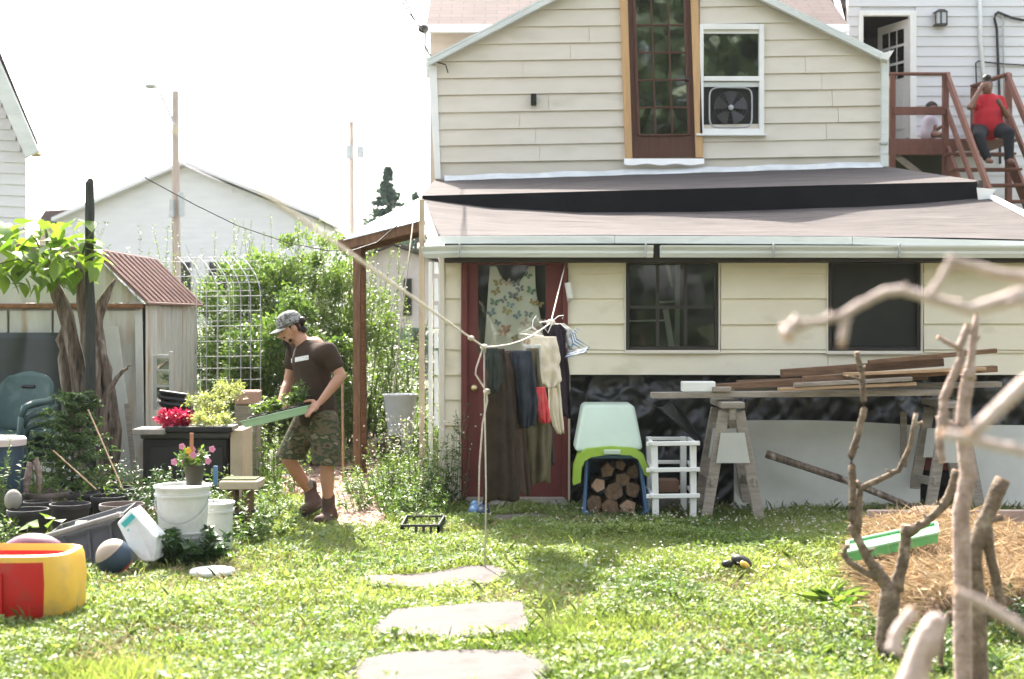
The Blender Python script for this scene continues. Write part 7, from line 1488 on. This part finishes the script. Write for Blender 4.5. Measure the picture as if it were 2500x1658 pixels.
# squash-like bright leaves above the grey tote
r = np.random.default_rng(3); sq = thing('squash_plant', 'bright broad leaves between the black pots and the grey tote', 'plant', Gd(150, 9.6)); n = 26
p_ = np.stack([P(60, 0, 9.6).x + r.uniform(0, 0.5, n), 9.5 + r.uniform(-0.12, 0.2, n), r.uniform(0.06, 0.26, n)], 1); leaves('foliage', p_, r.normal(0, 1, (n, 3)) * np.array([1, 1, 0.3]), r.normal(0, 0.3, (n, 3)) + np.array([0, -0.4, 1.0]), 0.10, 0.10, r.uniform(0.5, 1, n), M['weedleaf'], sq)
for i in range(6): m = MB(); m.tube([Vector((p_[i][0], p_[i][1], 0)), Vector(p_[i])], 0.005, 4); m.build('stem', M['stem'], sq)

# ---------------------------------------------------------------- raised bed with straw and the pruned trees at the right
rb = thing('raised_bed', 'raised garden bed edged with weathered boards at the right', 'raised bed', Gd(2400, 9.0))
m = MB(); m.bar(Gd(2118, 10.3, 0.12), Gd(2720, 10.3, 0.12), 0.05, 0.20, 0.006); m.build('edge_board', mat('pinkish_board', (0.42, 0.32, 0.27), (0.32, 0.24, 0.20), scale=6, stretch=(1, 6, 6), rough=0.9), rb)
m = MB(); m.bar(Gd(2120, 10.28, 0.09), Gd(2080, 8.6, 0.09), 0.05, 0.16, 0.006); m.build('edge_board', M['oldwood'], rb)
def straw_h(x, y): return 0.12 + 0.20 * fnoise(np.asarray(x) + 30, np.asarray(y), 1.7, 33)
m = MB()
def mound(u, v):
    y = 7.2 + 3.05 * v; xa_ = np.interp(y, [6.0, 8.6, 10.3], [Gd(2290, 6.0).x, Gd(2085, 8.6).x, Gd(2120, 10.3).x]); x = xa_ + u * 2.4
    return Vector((x, y, float(straw_h(x, y)) * min(1, u * 8, v * 14 + 0.2, (1 - v) * 14 + 0.4)))
m.grid(mound, 30, 40); m.build('straw_base', mat('straw_ground', (0.22, 0.145, 0.095), (0.095, 0.060, 0.038), scale=14, rough=0.95, bump=0.6), rb, smooth=180)
n = 24000; r = np.random.default_rng(8); y = 10.25 - 3.15 * r.uniform(0, 1, n); xa_ = np.interp(y, [6.0, 8.6, 10.3], [Gd(2290, 6.0).x, Gd(2085, 8.6).x, Gd(2120, 10.3).x]); x = xa_ - 0.05 + r.uniform(0, 2.2, n)
dd = r.normal(0, 1, (n, 3)) * np.array([1, 1, 0.45])
leaves('straw', np.stack([x, y, straw_h(x, y) * np.minimum(1, (x - xa_ + 0.06) * 7) * np.minimum(1, (10.3 - y) * 0.9 + 0.25) + r.uniform(-0.01, 0.05, n)], 1), dd, r.normal(0, 1, (n, 3)), r.uniform(0.06, 0.20, n), r.uniform(0.004, 0.009, n), r.random(n), M['straw'], droop=0.1, label='loose golden straw mulch covering the raised bed', cat='straw', kind='stuff')
gt2 = thing('green_tray', 'empty long green tray lying on the straw behind the pruned tree', 'tray', Gd(2180, 9.1))
A, B_ = P(2068, 1352, 8.05), P(2290, 1304, 8.3); dpt = Vector((0.05, 0.20, 0.03)); m = MB(); m.hexa([A - Vector((0, 0, 0.05)), B_ - Vector((0, 0, 0.05)), B_, A, A + dpt - Vector((0, 0, 0.05)), B_ + dpt - Vector((0, 0, 0.05)), B_ + dpt, A + dpt]); m.build('shell', mat('bright_green_tray', (0.12, 0.42, 0.13), rough=0.45), gt2)
for a, b in ((A, B_), (A + dpt, B_ + dpt), (A, A + dpt), (B_, B_ + dpt)): m = MB(); m.bar(a + Vector((0, 0, 0.008)), b + Vector((0, 0, 0.008)), 0.02, 0.014, 0.003); m.build('lip', mat('green_tray_lip', (0.30, 0.55, 0.32), rough=0.45), gt2)
def ptree(name, label, d_, base, limbs, mt, cut=True, dz=0.0):
    t = thing(name, label, 'tree', Vector((P(base[0], base[1], d_).x, d_, 0)))
    for li, (pts, r0, r1) in enumerate(limbs):
        r0 *= 0.80 if li else 1.15; r1 *= 0.82 if li else 1.1
        q = [P(x, y, d_ + (o_[0] if (o_ := rest) else 0)) for (x, y, *rest) in pts]
        if li == 0: q[0].z = min(q[0].z, 0.0)
        fine = []; fr = []; k_ = len(q) - 1
        for i in range(k_):
            for t_ in (0, 0.25, 0.5, 0.75): s_ = (i + t_) / k_; fine.append(q[i].lerp(q[i + 1], t_) + Vector((rnd.uniform(-1, 1), rnd.uniform(-1, 1), rnd.uniform(-1, 1))) * (r0 * (0.10 if li else 0.04) if (i or t_) else 0)); fr.append((r0 + (r1 - r0) * s_) * rnd.uniform(0.95, 1.07))
        fine.append(q[-1]); fr.append(r1)
        if li: fr = [f_ * (1 + 0.6 * max(0, 1 - (i_ / len(fr)) / 0.18)) for i_, f_ in enumerate(fr)]
        m = MB(); m.tube(fine, fr, 10)
        if li == 0: m.ball(q[-1], r1 * 1.0, 10, 8)
        for i in range(2, len(fine) - 1, 3) if name != 'pale_stump' and li else ():      # nodes and cut spurs along the limb
            dv = Vector((rnd.uniform(-1, 1), rnd.uniform(-1, 1), rnd.uniform(-0.2, 1))).normalized(); m.ball(fine[i], fr[i] * 1.07, 8, 6)
            if rnd.random() < 0.55: m.tube([fine[i], fine[i] + dv * fr[i] * rnd.uniform(1.6, 3.2)], [fr[i] * 0.5, fr[i] * 0.34], 6)
        o = m.build('trunk' if li == 0 else 'branch', mt, t, smooth=180)
        if cut and li: dv = (q[-1] - q[-2]).normalized(); m = MB(); m.tube([q[-1] - dv * 0.002, q[-1] + dv * 0.006], [r1 * 0.96, r1 * 0.9], 10); m.build('cut_face', M['cutwood'], o)
    return t
D8 = 6.7; u = 1 / ppm(D8)
ptree('pruned_tree', 'pruned bare tree with cut stubs rising from the straw', D8, (2168, 1600), [
    ([(2166, 1700), (2164, 1560), (2168, 1500), (2174, 1436)], 24 * u, 22 * u),
    ([(2172, 1440), (2122, 1369), (2080, 1290), (2082, 1210), (2078, 1113), (2094, 1063), (2110, 1000), (2104, 912), (2092, 862)], 14 * u, 8 * u),
    ([(2090, 1300), (2100, 1192), (2150, 1170), (2194, 1148), (2222, 1090), (2236, 1012)], 10 * u, 7 * u), ([(2103, 1195), (2092, 1178)], 9 * u, 7 * u),
    ([(2184, 1440), (2208, 1357), (2212, 1284)], 18 * u, 16 * u), ([(2210, 1300), (2255, 1280), (2303, 1235), (2326, 1190), (2335, 1150)], 13 * u, 13 * u),
    ([(2165, 1420), (2110, 1396), (2072, 1370), (2058, 1350), (2070, 1332)], 11 * u, 7 * u), ([(2104, 930), (2088, 922), (2070, 918)], 4 * u, 3 * u), ([(2232, 1040), (2250, 1032)], 6 * u, 5 * u)], M['barkgrey'])
D6 = 5.7; u = 1 / ppm(D6)
ptree('pruned_tree', 'thick pruned tree with pale cut stems at the right edge', D6, (2380, 1655), [
    ([(2384, 1900), (2382, 1655), (2376, 1462), (2368, 1378)], 28 * u, 25 * u), ([(2368, 1385), (2385, 1320), (2404, 1273), (2448, 1172)], 24 * u, 23 * u), ([(2404, 1290), (2428, 1400), (2446, 1480)], 16 * u, 14 * u),
    ([(2352, 1500), (2316, 1500), (2300, 1540), (2296, 1620)], 10 * u, 8 * u)], M['barkgrey'])
D5 = 4.8; u = 1 / ppm(D5)
ptree('pruned_tree', 'tall slim pruned tree with forked cut top near the right window', D5, (2350, 1655), [
    ([(2362, 2100), (2352, 1655), (2346, 1247), (2364, 1158), (2354, 1080), (2352, 1002), (2364, 912)], 20 * u, 14 * u), ([(2364, 925), (2372, 868), (2384, 770)], 15 * u, 9 * u),
    ([(2354, 1060), (2300, 1030), (2304, 975), (2330, 915), (2348, 875), (2342, 848), (2362, 797)], 15 * u, 11 * u), ([(2342, 850), (2316, 838), (2292, 824)], 8 * u, 7 * u), ([(2302, 1020), (2292, 1060), (2300, 1125)], 13 * u, 11 * u)], M['barkpale'])
M['nearbark'] = mat('sunlit_bark', (0.60, 0.50, 0.455), (0.40, 0.31, 0.27), scale=14, rough=0.8, bump=0.6, bscale=40, c3=(0.24, 0.17, 0.14), s3=9, l3=(0.60, 0.74))  # pale bark whitened to stand in for sun on top of the branches
D3 = 2.3; u = 1 / ppm(D3)
ptree('near_branches', 'blurred pale branches of the nearest pruned tree at the right', D3, (2600, 1655), [
    ([(2640, 2600), (2630, 1900), (2640, 1200), (2620, 900), (2500, 720)], 34 * u, 20 * u), ([(2520, 716), (2369, 756), (2250, 722), (2204, 707), (2163, 712), (2101, 743), (2047, 774), (1990, 786), (1936, 792)], 17 * u, 11 * u), ([(1950, 790), (1932, 800), (1922, 822)], 20 * u, 22 * u),
    ([(2064, 775), (2056, 838)], 13 * u, 12 * u), ([(2640, 690), (2440, 668), (2324, 634), (2298, 680), (2272, 718)], 17 * u, 11 * u), ([(2640, 850), (2500, 939), (2373, 1058)], 26 * u, 19 * u), ([(2640, 1130), (2500, 1102), (2382, 1076), (2304, 1058)], 18 * u, 14 * u), ([(2640, 1600), (2500, 1533), (2410, 1478), (2335, 1446)], 18 * u, 14 * u)], M['nearbark'])
D35 = 2.7; u = 1 / ppm(D35)
ptree('pale_stump', 'blurred pale trunk stub at the bottom right corner', D35, (2220, 1700), [([(2150, 2400), (2216, 1690), (2262, 1570), (2284, 1522)], 36 * u, 24 * u), ([(2180, 1590), (2190, 1545), (2228, 1490)], 20 * u, 16 * u)], M['nearbark'])

# trees behind the camera, seen mirrored in the panes, as one mass
r = np.random.default_rng(44); n = 33000
wc = clump(n, (3, -19, 9.5), (21, 3.5, 9.5), 420, 1.7, r); wc[:, 2] = np.abs(wc[:, 2])
leaves('woodland', wc, r.normal(0, 1, (n, 3)), r.normal(0, 1, (n, 3)), 0.55, 0.40, r.random(n), M['treeleaf'], label='mass of trees beyond the yard, mirrored green in the upper window', cat='trees', kind='stuff')

# ---------------------------------------------------------------- thin summer haze
hz = MB(); hz.box((0, 60, 9.0), (190, 240, 20.0))
mm = bpy.data.materials.new('haze_air'); mm.use_nodes = True; nt = mm.node_tree; nt.nodes.remove(nt.nodes['Principled BSDF'])
pv = nt.nodes.new('ShaderNodeVolumePrincipled'); pv.inputs['Color'].default_value = (0.95, 0.96, 0.98, 1); pv.inputs['Density'].default_value = 0.00026; pv.inputs['Anisotropy'].default_value = 0.0
nt.links.new(pv.outputs['Volume'], nt.nodes['Material Output'].inputs['Volume'])
hz.build('haze', mm, label='thin pale summer haze', cat='haze', kind='stuff')
